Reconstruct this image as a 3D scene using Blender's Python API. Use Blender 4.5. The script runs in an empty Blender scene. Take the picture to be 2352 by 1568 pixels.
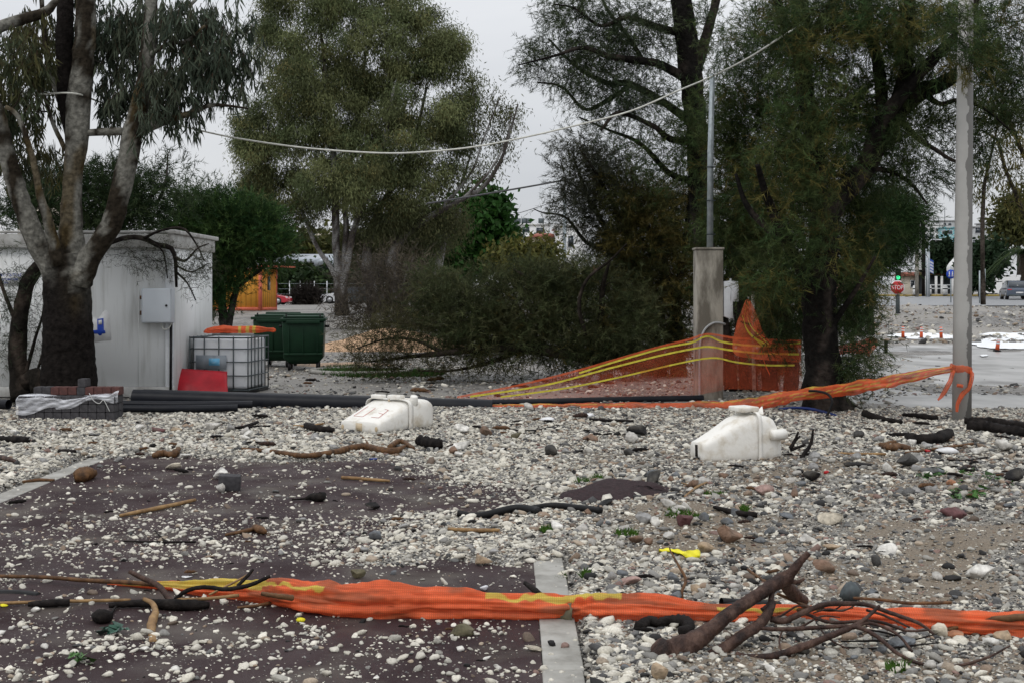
import bpy, bmesh, math, random
import numpy as np
from mathutils import Vector, Matrix

random.seed(11)
rng = np.random.default_rng(11)
SC = bpy.context.scene
COL = SC.collection

# ------------------------------------------------------------------ camera, world, sun, exposure
F, CX, HY, EYE = 3000.0, 1176.0, 665.0, 1.75      # photo measured in a 2352 x 1568 frame
cam_data = bpy.data.cameras.new('camera')
cam = bpy.data.objects.new('camera', cam_data); COL.objects.link(cam)
cam.location = (0, 0, EYE); cam.rotation_euler = (math.radians(90), 0, 0)
cam_data.sensor_width = 36.0; cam_data.lens = F / 2352 * 36
cam_data.shift_y = -(784 - HY) / 2352
cam_data.clip_start = 0.1; cam_data.clip_end = 3000
SC.camera = cam

SUN_EL, SUN_AZ = 52.0, 200.0
w = bpy.data.worlds.new('World'); SC.world = w; w.use_nodes = True
nt = w.node_tree; nt.nodes.clear()
o_ = nt.nodes.new('ShaderNodeOutputWorld'); bg = nt.nodes.new('ShaderNodeBackground')
sky = nt.nodes.new('ShaderNodeTexSky'); sky.sky_type = 'NISHITA'; sky.sun_disc = False
sky.sun_elevation = math.radians(SUN_EL); sky.sun_rotation = math.radians(SUN_AZ)
sky.dust_density = 3.0; sky.air_density = 1.0
tc = nt.nodes.new('ShaderNodeTexCoord'); mp = nt.nodes.new('ShaderNodeMapping')
mp.inputs['Scale'].default_value = (1.0, 1.0, 3.2)
nz = nt.nodes.new('ShaderNodeTexNoise'); nz.inputs['Scale'].default_value = 2.6
nz.inputs['Detail'].default_value = 5; nz.inputs['Roughness'].default_value = 0.52; nz.inputs['Distortion'].default_value = 0.3
cr = nt.nodes.new('ShaderNodeValToRGB')
cr.color_ramp.elements[0].position = 0.30; cr.color_ramp.elements[0].color = (0.72, 0.745, 0.79, 1)
cr.color_ramp.elements[1].position = 0.72; cr.color_ramp.elements[1].color = (0.95, 0.96, 0.98, 1)
mulc = nt.nodes.new('ShaderNodeVectorMath'); mulc.operation = 'SCALE'; mulc.inputs['Scale'].default_value = 6.6
mixc = nt.nodes.new('ShaderNodeMix'); mixc.data_type = 'RGBA'; mixc.inputs[0].default_value = 0.9
bg.inputs['Strength'].default_value = 0.1
L = nt.links.new
L(tc.outputs['Generated'], mp.inputs['Vector']); L(mp.outputs[0], nz.inputs['Vector']); L(nz.outputs['Fac'], cr.inputs[0])
# an overcast sky is brighter overhead than at the horizon
sxyz = nt.nodes.new('ShaderNodeSeparateXYZ'); mr_ = nt.nodes.new('ShaderNodeMapRange'); mr_.inputs[1].default_value = 0.0; mr_.inputs[2].default_value = 1.0; mr_.inputs[3].default_value = 7.8; mr_.inputs[4].default_value = 17.0
L(tc.outputs['Generated'], sxyz.inputs[0]); L(sxyz.outputs[2], mr_.inputs[0]); L(mr_.outputs[0], mulc.inputs['Scale'])
L(cr.outputs[0], mulc.inputs[0]); L(sky.outputs[0], mixc.inputs[6]); L(mulc.outputs[0], mixc.inputs[7])
L(mixc.outputs[2], bg.inputs['Color']); L(bg.outputs[0], o_.inputs['Surface'])

sd = bpy.data.lights.new('sun', 'SUN'); sun = bpy.data.objects.new('sun', sd); COL.objects.link(sun)
sd.energy = 0.6; sd.angle = math.radians(18); sd.color = (1.0, 0.97, 0.93)
az, el = math.radians(SUN_AZ), math.radians(SUN_EL)
sdir = Vector((math.sin(az) * math.cos(el), math.cos(az) * math.cos(el), math.sin(el)))
sun.rotation_euler = (-sdir).to_track_quat('-Z', 'Y').to_euler()
sun.location = (0, -20, 60)
SC.view_settings.view_transform = 'Standard'; SC.view_settings.look = 'None'
SC.view_settings.exposure = 0.0; SC.view_settings.gamma = 1.0
SC.cycles.max_bounces = 6; SC.cycles.diffuse_bounces = 3; SC.cycles.transparent_max_bounces = 12

# ------------------------------------------------------------------ numeric helpers
def at(px, py, Y):
    return np.array([(px - CX) / F * Y, Y, EYE - (py - HY) / F * Y])

_ys = [-50, 47, 52, 60, 75, 100, 130, 400, 900]; _zR = [0, 0, .25, .55, .75, .95, 1.1, 3.0, 4.0]
_yl = [-50, 28, 50, 82, 130, 400, 900]; _zL = [0, 0, .15, .45, .33, 2.5, 4.0]
def terrain(X, Y):
    X = np.asarray(X, float); Y = np.asarray(Y, float)
    b = np.clip((X / np.maximum(Y, 1) * F + CX - 1000) / 500, 0, 1)
    return np.interp(Y, _ys, _zR) * b + np.interp(Y, _yl, _zL) * (1 - b)

_YS = 4.0 * 1.004 ** np.arange(1260)
def gnd(px, py, lift=0.0):
    X = (px - CX) / F * _YS; Z = EYE - (py - HY) / F * _YS
    k = int(np.argmax(Z <= terrain(X, _YS))); Y = _YS[k] if Z[k] <= terrain(X[k], _YS[k]) else 600.0
    p = at(px, py, Y); p[2] = float(terrain(p[0], p[1])) + lift
    return p

def hash2(ix, iy, s):
    h = (ix.astype(np.int64) * 374761393 + iy.astype(np.int64) * 668265263 + s * 1442695041) & 0x7fffffff
    h = ((h ^ (h >> 13)) * 1274126177) & 0x7fffffff
    return ((h ^ (h >> 16)) & 0xffff) / 65535.0
def vnoise(x, y, s=0):
    x = np.asarray(x, float); y = np.asarray(y, float)
    ix = np.floor(x); iy = np.floor(y); fx = x - ix; fy = y - iy
    fx = fx * fx * (3 - 2 * fx); fy = fy * fy * (3 - 2 * fy)
    a = hash2(ix, iy, s); b = hash2(ix + 1, iy, s); c = hash2(ix, iy + 1, s); d = hash2(ix + 1, iy + 1, s)
    return (a * (1 - fx) + b * fx) * (1 - fy) + (c * (1 - fx) + d * fx) * fy
def fbm(x, y, s=0, o=4):
    t = 0; amp = .5; n = 0
    for k in range(o):
        t = t + amp * vnoise(x * 2 ** k, y * 2 ** k, s + k * 17); n += amp; amp *= .5
    return t / n
def sst(a, b, x):
    t = np.clip((x - a) / (b - a), 0, 1); return t * t * (3 - 2 * t)

def catmull(P, n):
    P = np.asarray(P, float)
    if len(P) == 2:
        t = np.linspace(0, 1, n)[:, None]; return P[0] * (1 - t) + P[1] * t
    Q = np.vstack([2 * P[0] - P[1], P, 2 * P[-1] - P[-2]])
    d = np.r_[0, np.cumsum(np.linalg.norm(np.diff(P[:, :3], axis=0), axis=1) + 1e-9)]
    ts = np.linspace(0, d[-1], n); out = []
    for t in ts:
        i = min(np.searchsorted(d, t, side='right') - 1, len(P) - 2)
        u = (t - d[i]) / (d[i + 1] - d[i])
        p0, p1, p2, p3 = Q[i], Q[i + 1], Q[i + 2], Q[i + 3]
        out.append(.5 * ((2 * p1) + (p2 - p0) * u + (2 * p0 - 5 * p1 + 4 * p2 - p3) * u * u + (-p0 + 3 * p1 - 3 * p2 + p3) * u ** 3))
    return np.array(out)
def unit(v):
    v = np.asarray(v, float); return v / (np.linalg.norm(v, axis=-1, keepdims=True) + 1e-12)

# ------------------------------------------------------------------ mesh builder, things, parts
class MB:
    def __init__(s): s.V = []; s.Q = []; s.T = []; s.C = []; s.M = []; s.n = 0
    def add(s, V, Q=None, T=None, col=None):
        V = np.asarray(V, float).reshape(-1, 3)
        if Q is not None and len(Q): s.Q.append(np.asarray(Q, np.int64).reshape(-1, 4) + s.n)
        if T is not None and len(T): s.T.append(np.asarray(T, np.int64).reshape(-1, 3) + s.n)
        s.V.append(V)
        if col is not None:
            c = np.asarray(col, float)
            if c.ndim == 1: c = np.tile(c, (len(V), 1))
            s.C.append(c[:, :3])
        s.n += len(V)
    def box(s, c, size, rz=0.0, ax=None, col=None, taper=1.0):
        sx, sy, sz = np.array(size) / 2
        V = np.array([[-sx, -sy, -sz], [sx, -sy, -sz], [sx, sy, -sz], [-sx, sy, -sz], [-sx, -sy, sz], [sx, -sy, sz], [sx, sy, sz], [-sx, sy, sz]])
        V[4:, :2] *= taper
        if ax is not None: V = V @ np.asarray(ax, float)
        elif rz:
            k, q = math.cos(rz), math.sin(rz); V = V @ np.array([[k, q, 0], [-q, k, 0], [0, 0, 1]])
        s.add(V + np.asarray(c, float), Q=[[3, 2, 1, 0], [4, 5, 6, 7], [0, 1, 5, 4], [1, 2, 6, 5], [2, 3, 7, 6], [3, 0, 4, 7]], col=col)
    def bar(s, a, b, w, h=None, col=None):
        a = np.asarray(a, float); b = np.asarray(b, float); d = b - a; l = np.linalg.norm(d); x = d / l
        up = np.array([0, 0, 1.]) if abs(x[2]) < .95 else np.array([0, 1., 0])
        y = unit(np.cross(up, x)); z = np.cross(x, y)
        s.box((a + b) / 2, (l, w, h or w), ax=[x, y, z], col=col)
    def tube(s, P, R, sides=8, cap=True, col=None, flat=1.0, rough=0.0):
        P = np.asarray(P, float); n = len(P); R = np.broadcast_to(np.asarray(R, float), (n,))
        T = np.gradient(P, axis=0); T = unit(T)
        up = np.array([0, 0, 1.]) if abs(T[0][2]) < .9 else np.array([1., 0, 0])
        N = unit(np.cross(T[0], up)); rings = []
        ang = np.arange(sides) / sides * 2 * np.pi
        for i in range(n):
            N = unit(N - T[i] * np.dot(N, T[i])); B = np.cross(T[i], N)
            rr = R[i] * (1 + (rng.uniform(-rough, rough, sides) if rough else 0))
            rr = np.broadcast_to(rr, (sides,))
            rings.append(P[i] + (np.cos(ang) * rr)[:, None] * N + (np.sin(ang) * rr)[:, None] * B * flat)
        V = np.vstack(rings); i = np.arange(n - 1)[:, None] * sides; j = np.arange(sides)[None]; k = (j + 1) % sides
        Q = np.stack([i + j, i + k, i + sides + k, i + sides + j], -1).reshape(-1, 4); Tn = None
        if cap:
            V = np.vstack([V, P[0], P[-1]]); b = n * sides; jj = np.arange(sides); kk = (jj + 1) % sides
            Tn = np.vstack([np.stack([kk, jj, np.full(sides, b)], -1), np.stack([(n - 1) * sides + jj, (n - 1) * sides + kk, np.full(sides, b + 1)], -1)])
        s.add(V, Q=Q, T=Tn, col=col)
    def grid(s, G, col=None, wrap=False):
        G = np.asarray(G, float); a, b = G.shape[:2]
        i = np.arange(a - 1)[:, None]; j = np.arange(b if wrap else b - 1)[None]; k = (j + 1) % b
        Q = np.stack([i * b + j, i * b + k, (i + 1) * b + k, (i + 1) * b + j], -1).reshape(-1, 4)
        s.add(G.reshape(-1, 3), Q=Q, col=None if col is None else (col if np.ndim(col) == 1 else np.asarray(col).reshape(-1, 3)))
    def prism(s, P2, z0, z1, fn, col=None):
        n = len(P2); V = [fn(p[0], p[1], z0) for p in P2] + [fn(p[0], p[1], z1) for p in P2]
        Q = [[i, (i + 1) % n, n + (i + 1) % n, n + i] for i in range(n)]
        c0 = np.mean(V[:n], 0); c1 = np.mean(V[n:], 0); V = V + [c0, c1]
        T = [[(i + 1) % n, i, 2 * n] for i in range(n)] + [[n + i, n + (i + 1) % n, 2 * n + 1] for i in range(n)]
        s.add(V, Q=Q, T=T, col=col)
    def data(s, name, smooth=False):
        me = bpy.data.meshes.new(name); V = np.vstack(s.V).astype(np.float32)
        Q = np.vstack(s.Q) if s.Q else np.zeros((0, 4), np.int64); T = np.vstack(s.T) if s.T else np.zeros((0, 3), np.int64)
        me.vertices.add(len(V)); me.vertices.foreach_set('co', V.ravel())
        nl = Q.size + T.size; me.loops.add(nl); me.loops.foreach_set('vertex_index', np.r_[Q.ravel(), T.ravel()].astype(np.int32))
        me.polygons.add(len(Q) + len(T))
        st = np.r_[np.arange(len(Q)) * 4, Q.size + np.arange(len(T)) * 3].astype(np.int32)
        me.polygons.foreach_set('loop_start', st)
        if smooth: me.polygons.foreach_set('use_smooth', np.ones(len(Q) + len(T), bool))
        if s.C:
            a = me.color_attributes.new('col', 'FLOAT_COLOR', 'POINT'); C = np.vstack(s.C)
            a.data.foreach_set('color', np.hstack([C, np.ones((len(C), 1))]).astype(np.float32).ravel())
        me.update(calc_edges=True); me.validate()
        return me
    def build(s, name, mat, parent=None, smooth=False, bevel=0.0, solid=0.0, auto=False):
        me = s.data(name, smooth); me.materials.append(mat)
        return put(name, me, parent, bevel, solid)

def put(name, me, parent=None, bevel=0.0, solid=0.0):
    o = bpy.data.objects.new(name, me); COL.objects.link(o)
    if parent is not None:
        o.parent = parent
        m = parent.matrix_basis if parent.parent is None else None
        if m is not None: o.matrix_parent_inverse = m.inverted()
    if bevel:
        b = o.modifiers.new('bevel', 'BEVEL'); b.width = bevel; b.segments = 2; b.limit_method = 'ANGLE'; b.angle_limit = math.radians(40)
    if solid:
        b = o.modifiers.new('thickness', 'SOLIDIFY'); b.thickness = solid; b.offset = 0
    return o
def tag(o, label, cat, group=None, kind=None):
    o['label'] = label; o['category'] = cat
    if group: o['group'] = group
    if kind: o['kind'] = kind
    return o
def thing(name, label, cat, loc=(0, 0, 0), group=None):
    o = bpy.data.objects.new(name, None); COL.objects.link(o); o.location = [float(v) for v in loc]
    o.empty_display_size = .1
    bpy.context.view_layer.update() if False else None
    o.matrix_basis = Matrix.Translation(Vector([float(v) for v in loc]))
    return tag(o, label, cat, group)
def kids(o): return [c for c in o.children]
def dup(o, parent=None, loc=None, label=None):
    c = o.copy(); COL.objects.link(c)
    if parent is not None: c.parent = parent
    if loc is not None: c.location = loc
    if label: c['label'] = label
    for ch in list(o.children): dup(ch, c)
    return c

# ------------------------------------------------------------------ materials
def _mat(name):
    m = bpy.data.materials.new(name); m.use_nodes = True
    n = m.node_tree; b = n.nodes['Principled BSDF']; return m, n, b
def M(name, c1, c2=None, scale=6.0, rough=.6, bump=0.0, bscale=None, metal=0.0, stretch=(1, 1, 1), detail=6, lo=.35, hi=.65, spec=.25, c3=None, dist=0.0):
    m, n, b = _mat(name); Lk = n.links.new
    b.inputs['Roughness'].default_value = rough; b.inputs['Metallic'].default_value = metal
    b.inputs['Specular IOR Level'].default_value = spec
    t = n.nodes.new('ShaderNodeTexCoord'); mp = n.nodes.new('ShaderNodeMapping'); mp.inputs['Scale'].default_value = stretch
    Lk(t.outputs['Object'], mp.inputs[0])
    if c2 is None: c2 = tuple(v * .8 for v in c1)
    z = n.nodes.new('ShaderNodeTexNoise'); z.inputs['Scale'].default_value = scale; z.inputs['Detail'].default_value = detail
    z.inputs['Roughness'].default_value = .6; z.inputs['Distortion'].default_value = dist
    Lk(mp.outputs[0], z.inputs['Vector'])
    r = n.nodes.new('ShaderNodeValToRGB'); e = r.color_ramp.elements
    e[0].position = lo; e[0].color = (*c2, 1); e[1].position = hi; e[1].color = (*c1, 1)
    if c3: k = e.new((lo + hi) / 2); k.color = (*c3, 1)
    Lk(z.outputs['Fac'], r.inputs[0]); Lk(r.outputs[0], b.inputs['Base Color'])
    if bump:
        z2 = n.nodes.new('ShaderNodeTexNoise'); z2.inputs['Scale'].default_value = bscale or scale * 4; z2.inputs['Detail'].default_value = 5
        Lk(mp.outputs[0], z2.inputs['Vector'])
        bp = n.nodes.new('ShaderNodeBump'); bp.inputs['Strength'].default_value = 1.0; bp.inputs['Distance'].default_value = bump
        Lk(z2.outputs['Fac'], bp.inputs['Height']); Lk(bp.outputs[0], b.inputs['Normal'])
    return m
def MA(name, rough=.6, bump=0.0, bscale=40, vary=.25, vscale=30, spec=.4, trans=0.0):
    m, n, b = _mat(name); Lk = n.links.new
    b.inputs['Roughness'].default_value = rough; b.inputs['Specular IOR Level'].default_value = spec
    a = n.nodes.new('ShaderNodeVertexColor'); a.layer_name = 'col'
    if vary:
        t = n.nodes.new('ShaderNodeTexCoord'); z = n.nodes.new('ShaderNodeTexNoise'); z.inputs['Scale'].default_value = vscale; z.inputs['Detail'].default_value = 4
        Lk(t.outputs['Object'], z.inputs['Vector'])
        mr = n.nodes.new('ShaderNodeMapRange'); mr.inputs[1].default_value = .3; mr.inputs[2].default_value = .7
        mr.inputs[3].default_value = 1 - vary; mr.inputs[4].default_value = 1 + vary
        Lk(z.outputs['Fac'], mr.inputs[0])
        vm = n.nodes.new('ShaderNodeVectorMath'); vm.operation = 'SCALE'
        Lk(a.outputs[0], vm.inputs[0]); Lk(mr.outputs[0], vm.inputs['Scale']); Lk(vm.outputs[0], b.inputs['Base Color'])
        if bump:
            bp = n.nodes.new('ShaderNodeBump'); bp.inputs['Distance'].default_value = bump
            z2 = n.nodes.new('ShaderNodeTexNoise'); z2.inputs['Scale'].default_value = bscale; z2.inputs['Detail'].default_value = 4
            Lk(t.outputs['Object'], z2.inputs['Vector']); Lk(z2.outputs['Fac'], bp.inputs['Height']); Lk(bp.outputs[0], b.inputs['Normal'])
    else: Lk(a.outputs[0], b.inputs['Base Color'])
    if trans:
        out = n.nodes['Material Output']; tr = n.nodes.new('ShaderNodeBsdfTranslucent'); mx = n.nodes.new('ShaderNodeMixShader')
        mx.inputs[0].default_value = trans; Lk(a.outputs[0], tr.inputs[0]); Lk(b.outputs[0], mx.inputs[1]); Lk(tr.outputs[0], mx.inputs[2]); Lk(mx.outputs[0], out.inputs[0])
    return m
def glass_mat(name, c=(.03, .04, .05)):
    m, n, b = _mat(name); b.inputs['Base Color'].default_value = (*c, 1); b.inputs['Roughness'].default_value = .06
    b.inputs['Specular IOR Level'].default_value = .6; return m
def net_mat(name, alpha, c, c2, scale=300.0):
    """woven debris netting: opaque threads with open holes too fine to draw one by one"""
    m, n, b = _mat(name); Lk = n.links.new; out = n.nodes['Material Output']
    b.inputs['Roughness'].default_value = .55; b.inputs['Specular IOR Level'].default_value = .3
    a = n.nodes.new('ShaderNodeVertexColor'); a.layer_name = 'col'
    t = n.nodes.new('ShaderNodeTexCoord'); z = n.nodes.new('ShaderNodeTexNoise'); z.inputs['Scale'].default_value = 9; z.inputs['Detail'].default_value = 6
    Lk(t.outputs['Object'], z.inputs['Vector'])
    mr = n.nodes.new('ShaderNodeMapRange'); mr.inputs[1].default_value = .3; mr.inputs[2].default_value = .7; mr.inputs[3].default_value = .78; mr.inputs[4].default_value = 1.12
    Lk(z.outputs['Fac'], mr.inputs[0]); vm = n.nodes.new('ShaderNodeVectorMath'); vm.operation = 'SCALE'
    Lk(a.outputs[0], vm.inputs[0]); Lk(mr.outputs[0], vm.inputs['Scale']); Lk(vm.outputs[0], b.inputs['Base Color'])
    wv = n.nodes.new('ShaderNodeTexWave'); wv.wave_type = 'BANDS'; wv.bands_direction = 'X'; wv.inputs['Scale'].default_value = scale / 6.28
    wv2 = n.nodes.new('ShaderNodeTexWave'); wv2.wave_type = 'BANDS'; wv2.bands_direction = 'Z'; wv2.inputs['Scale'].default_value = scale / 6.28
    Lk(t.outputs['Object'], wv.inputs[0]); Lk(t.outputs['Object'], wv2.inputs[0])
    mul = n.nodes.new('ShaderNodeMath'); mul.operation = 'MULTIPLY'; Lk(wv.outputs['Fac'], mul.inputs[0]); Lk(wv2.outputs['Fac'], mul.inputs[1])
    m2 = n.nodes.new('ShaderNodeMapRange'); m2.inputs[1].default_value = 0; m2.inputs[2].default_value = .6
    m2.inputs[3].default_value = max(0, alpha - .10); m2.inputs[4].default_value = min(1, alpha + .12)
    Lk(mul.outputs[0], m2.inputs[0])
    tr = n.nodes.new('ShaderNodeBsdfTransparent'); tl = n.nodes.new('ShaderNodeBsdfTranslucent'); mx = n.nodes.new('ShaderNodeMixShader'); mx2 = n.nodes.new('ShaderNodeMixShader')
    Lk(vm.outputs[0], tl.inputs[0]); mx2.inputs[0].default_value = .3; Lk(b.outputs[0], mx2.inputs[1]); Lk(tl.outputs[0], mx2.inputs[2])
    Lk(m2.outputs[0], mx.inputs[0]); Lk(tr.outputs[0], mx.inputs[1]); Lk(mx2.outputs[0], mx.inputs[2]); Lk(mx.outputs[0], out.inputs[0])
    return m

MT = dict(
    wood_bark=M('dark_bark', (.055, .042, .032), (.018, .014, .011), 9, .9, .02, 30, stretch=(1, 1, .25), spec=.08),
    black_wood=M('black_wood', (.022, .018, .016), (.006, .005, .005), 14, .75, .008, 60, spec=.12),
    drift=M('red_brown_driftwood', (.105, .062, .046), (.020, .012, .010), 13, .55, .014, 60, stretch=(1, 1, .5), spec=.2, c3=(.052, .028, .021)),
    cane=M('tan_cane', (.34, .21, .09), (.16, .09, .04), 14, .55, .002, 90),
    brownwood=M('brown_stick', (.17, .085, .035), (.05, .025, .012), 16, .6, .004, 80),
    rubber=M('black_rubber', (.012, .012, .013), (.008, .008, .008), 8, .45, .001, 60, spec=.18),
    pipe=M('black_pipe', (.007, .008, .012), (.014, .015, .018), 5, .42, 0, spec=.16),
    white_plastic=M('white_moulded_plastic', (.82, .80, .745), (.56, .50, .40), 5.5, .5, .003, 25, lo=.28, hi=.50),
    rust_stain=M('tan_stain', (.52, .40, .24), (.62, .52, .38), 20, .6),
    hole=M('dark_recess', (.03, .025, .02), (.015, .012, .01), 10, .8),
    redpaint=M('red_marker', (.62, .20, .17), (.70, .42, .38), 30, .6),
    concrete=M('weathered_concrete', (.40, .37, .315), (.15, .135, .11), 5, .85, .005, 60, stretch=(1, 1, .3), c3=(.27, .25, .21), lo=.40, hi=.60),
    galv=M('galvanised_steel', (.42, .47, .49), (.30, .34, .36), 12, .42, 0, metal=.35),
    steel_dark=M('dull_steel', (.10, .12, .125), (.06, .07, .075), 20, .5, metal=.3),
    white_paint=M('white_paint', (.72, .74, .76), (.62, .64, .66), 8, .5),
    cabin=M('cabin_panel', (.76, .775, .77), (.52, .525, .50), 1.6, .5, .0015, 6, stretch=(5, 5, .5), lo=.22, hi=.48),
    cabin_trim=M('cabin_trim', (.50, .50, .48), (.30, .29, .27), 5, .6),
    green_bin=M('green_bin_plastic', (.009, .036, .017), (.006, .024, .012), 3, .5, spec=.2),
    orange_panel=M('orange_panel', (.88, .44, .07), (.80, .36, .06), 3, .55),
    orange_frame=M('coral_frame', (.72, .19, .11), (.55, .13, .08), 6, .55),
    red=M('red_sheet', (.42, .014, .025), (.28, .01, .018), 4, .4, .004, 14),
    ibc=M('milky_tank', (.78, .79, .80), (.66, .68, .71), 3, .4),
    tyre=M('tyre', (.018, .018, .018), (.03, .03, .03), 12, .8),
    alloy=M('alloy', (.45, .46, .47), (.3, .3, .31), 20, .35, metal=.7),
    glass=glass_mat('dark_glass'),
    paver=M('grey_paver', (.075, .072, .076), (.045, .043, .046), 25, .85, .002, 200),
    paver_red=M('red_paver', (.125, .055, .048), (.085, .042, .038), 25, .85, .002, 200),
    rooftile=M('red_roof_tiles', (.36, .13, .09), (.24, .09, .07), 12, .8),
    whitewall=M('white_wall', (.80, .80, .79), (.70, .70, .69), 3, .8),
    cream=M('cream_wall', (.62, .57, .47), (.52, .47, .38), 3, .8),
    greywall=M('grey_wall', (.46, .47, .47), (.36, .37, .37), 3, .8),
    dark_wall=M('dark_facade', (.035, .04, .045), (.02, .024, .028), 3, .5),
    tinroof=M('tin_roof', (.42, .46, .50), (.30, .33, .36), 4, .35, metal=.4, stretch=(12, 1, 1)),
    yellow=M('yellow_cloth', (.82, .74, .03), (.66, .58, .02), 10, .5),
    cable=M('white_cable', (.66, .66, .60), (.50, .50, .45), 10, .5),
    cable_dark=M('dark_cable', (.10, .10, .11), (.06, .06, .06), 10, .5),
    blue=M('blue_hose', (.015, .035, .17), (.01, .025, .11), 10, .4),
    bluesign=M('blue_sign', (.02, .07, .45), (.02, .06, .38), 5, .4),
    stopred=M('stop_red', (.52, .03, .035), (.42, .025, .03), 6, .4),
    conduit=M('grey_conduit', (.42, .43, .43), (.32, .33, .33), 12, .5),
    maroon=M('maroon_asphalt_slab', (.045, .026, .028), (.022, .014, .015), 30, .85, .01, 90),
    stopwhite=M('sign_white', (.78, .78, .78), (.66, .66, .66), 9, .4),
    wrap_line=M('dull_strap', (.6, .6, .58), (.5, .5, .48), 9, .5),
)
MT['leaf'] = MA('foliage', .6, 0, vary=.0, spec=.12, trans=.25)
MT['stone'] = MA('stone', .6, .006, 60, .3, 28, spec=.2)
MT['pebble'] = MA('pebbles', .6, 0, vary=.2, vscale=110, spec=.2)
MT['bark'] = MA('patchy_bark', .9, .03, 18, .5, 14, spec=.06)
MT['carpaint'] = MA('car_paint', .25, 0, vary=0, spec=.6)
# ------------------------------------------------------------------ the ground
PL, PR, KW = -4.2, 0.14, 0.19            # the dark path and the width of its concrete edging
def cover(X, Y):
    """1 where the flood left a bed of gravel, 0 where path or edging lies bare"""
    n = fbm(X * 1.3, Y * 1.3, 3) - .5; n2 = fbm(X * 4, Y * 4, 9) - .5
    Yn = Y + n * 1.2 + n2 * .5; Xn = X + n * .7 + n2 * .35
    right = sst(PR + KW - .01, PR + KW + .07, X + n2 * .10)
    left = sst(0, .14, (PL - KW) - X + n2 * .25)
    band = sst(8.35, 8.75, Yn) * (1 - sst(9.9, 10.35, Yn)) * sst(-1.5, -.1, Xn)
    far = sst(13.15, 13.7, Yn - .25 * sst(-2, -3.8, X))
    kerb2 = sst(8.3, 8.6, Yn) * sst(PR - .25, PR + .05, Xn) * (1 - .9 * sst(.52, .62, vnoise(X * 2 + 5, Y * 1.1, 21)))
    ne = sst(10.1, 13.6, Yn) * sst(-1.2, .0, Xn + (Y - 11.8) * .28)
    return np.clip(np.maximum.reduce([right, left, band, far, kerb2, ne]), 0, 1)
def wetmask(X, Y):
    """pooled, swept road surface on the right"""
    n = fbm(X * .5, Y * .35, 31) - .5; n2 = fbm(X * 2.2, Y * 1.2, 37) - .5
    s = X / np.maximum(Y, 1) * F + CX + n * 260 + n2 * 130
    a = sst(2000, 2100, s) * sst(18.9, 19.4, Y + n2 * .8) * (1 - sst(20.8, 21.6, Y + n * 2 + n2))
    b = sst(2040, 2200, s) * sst(23.2, 24.6, Y + n * 3) * (1 - sst(33, 36, Y + n * 6))
    return np.clip(np.maximum(a, b), 0, 1)
def ground_z(X, Y):
    X = np.asarray(X, float); Y = np.asarray(Y, float)
    c = cover(X, Y); nearw = 1 - sst(18.3, 20.5, Y)
    z = terrain(X, Y)
    bed = .035 + .045 * (fbm(X * .8, Y * .8, 41) - .45) + .035 * (fbm(X * 5, Y * 5, 43) - .5)
    z = z + nearw * (c * bed - (1 - c) * .035)
    z = z + (1 - nearw) * (.05 * (fbm(X * .5, Y * .4, 47) - .5) - .05 * wetmask(X, Y))
    sx = X / np.maximum(Y, 1) * F + CX
    mound = sst(1950, 2080, sx) * (sst(45, 52, Y) * (1 - sst(66, 76, Y)))
    z = z + mound * (1.0 * (fbm(X * .35, Y * .2, 53) - .5) + .4 * (fbm(X * 1.1, Y * .7, 57) - .5))
    z = z + (.10 * sst(1.0, 1.8, fbm(X * .9, Y * .9, 61) * 2)) * (1 - sst(12, 14, Y)) * sst(.6, 1.4, X)
    return z

Yr = [-12.0]
while Yr[-1] < 3.6: Yr.append(Yr[-1] + .8 if Yr[-1] < 3 else 3.7)
while Yr[-1] < 24: Yr.append(Yr[-1] * 1.0062)
while Yr[-1] < 90: Yr.append(Yr[-1] * 1.014)
while Yr[-1] < 1500: Yr.append(Yr[-1] * 1.06)
Yr = np.array(Yr)
sm = np.linspace(-1, 1, 461); ex = np.array([1.15, 1.4, 1.9, 2.8, 4.5])
sm = np.r_[-ex[::-1], sm, ex]
hw = .44 * np.maximum(Yr, 5) + .5
GX = sm[None] * hw[:, None]; GY = np.repeat(Yr[:, None], len(sm), 1)
GZ = ground_z(GX, GY)
sxp = GX / np.maximum(GY, 1) * F + CX
sandm = np.clip(sst(.46, .58, fbm(GX * .9 + 3, GY * .9, 71)) * sst(.4, 1.0, GX) * (1 - sst(13, 15, GY)), 0, 1)
finem = sst(1.4, 2.6, GX) * (1 - sst(9.5, 11, GY)) * (1 - .0 * GX)
wetm = wetmask(GX, GY); farm = sst(18.4, 20.5, GY)
mb = MB(); mb.grid(np.stack([GX, GY, GZ], -1), col=np.stack([sandm, farm, finem], -1))

m, n, b = _mat('gravel_ground'); Lk = n.links.new
b.inputs['Specular IOR Level'].default_value = .35; b.inputs['Roughness'].default_value = .6
a = n.nodes.new('ShaderNodeVertexColor'); a.layer_name = 'col'; sp = n.nodes.new('ShaderNodeSeparateColor'); Lk(a.outputs[0], sp.inputs[0])
t = n.nodes.new('ShaderNodeTexCoord')
def vor(scale):
    v = n.nodes.new('ShaderNodeTexVoronoi'); v.inputs['Scale'].default_value = scale; Lk(t.outputs['Object'], v.inputs['Vector'])
    v.inputs['Randomness'].default_value = 1.0
    return v
def ramp(src, stops, interp='LINEAR'):
    r = n.nodes.new('ShaderNodeValToRGB'); e = r.color_ramp; e.interpolation = interp
    while len(e.elements) < len(stops): e.elements.new(.5)
    for k, (p, c) in enumerate(stops): e.elements[k].position = p; e.elements[k].color = (*c, 1)
    Lk(src, r.inputs[0]); return r.outputs[0]
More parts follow.
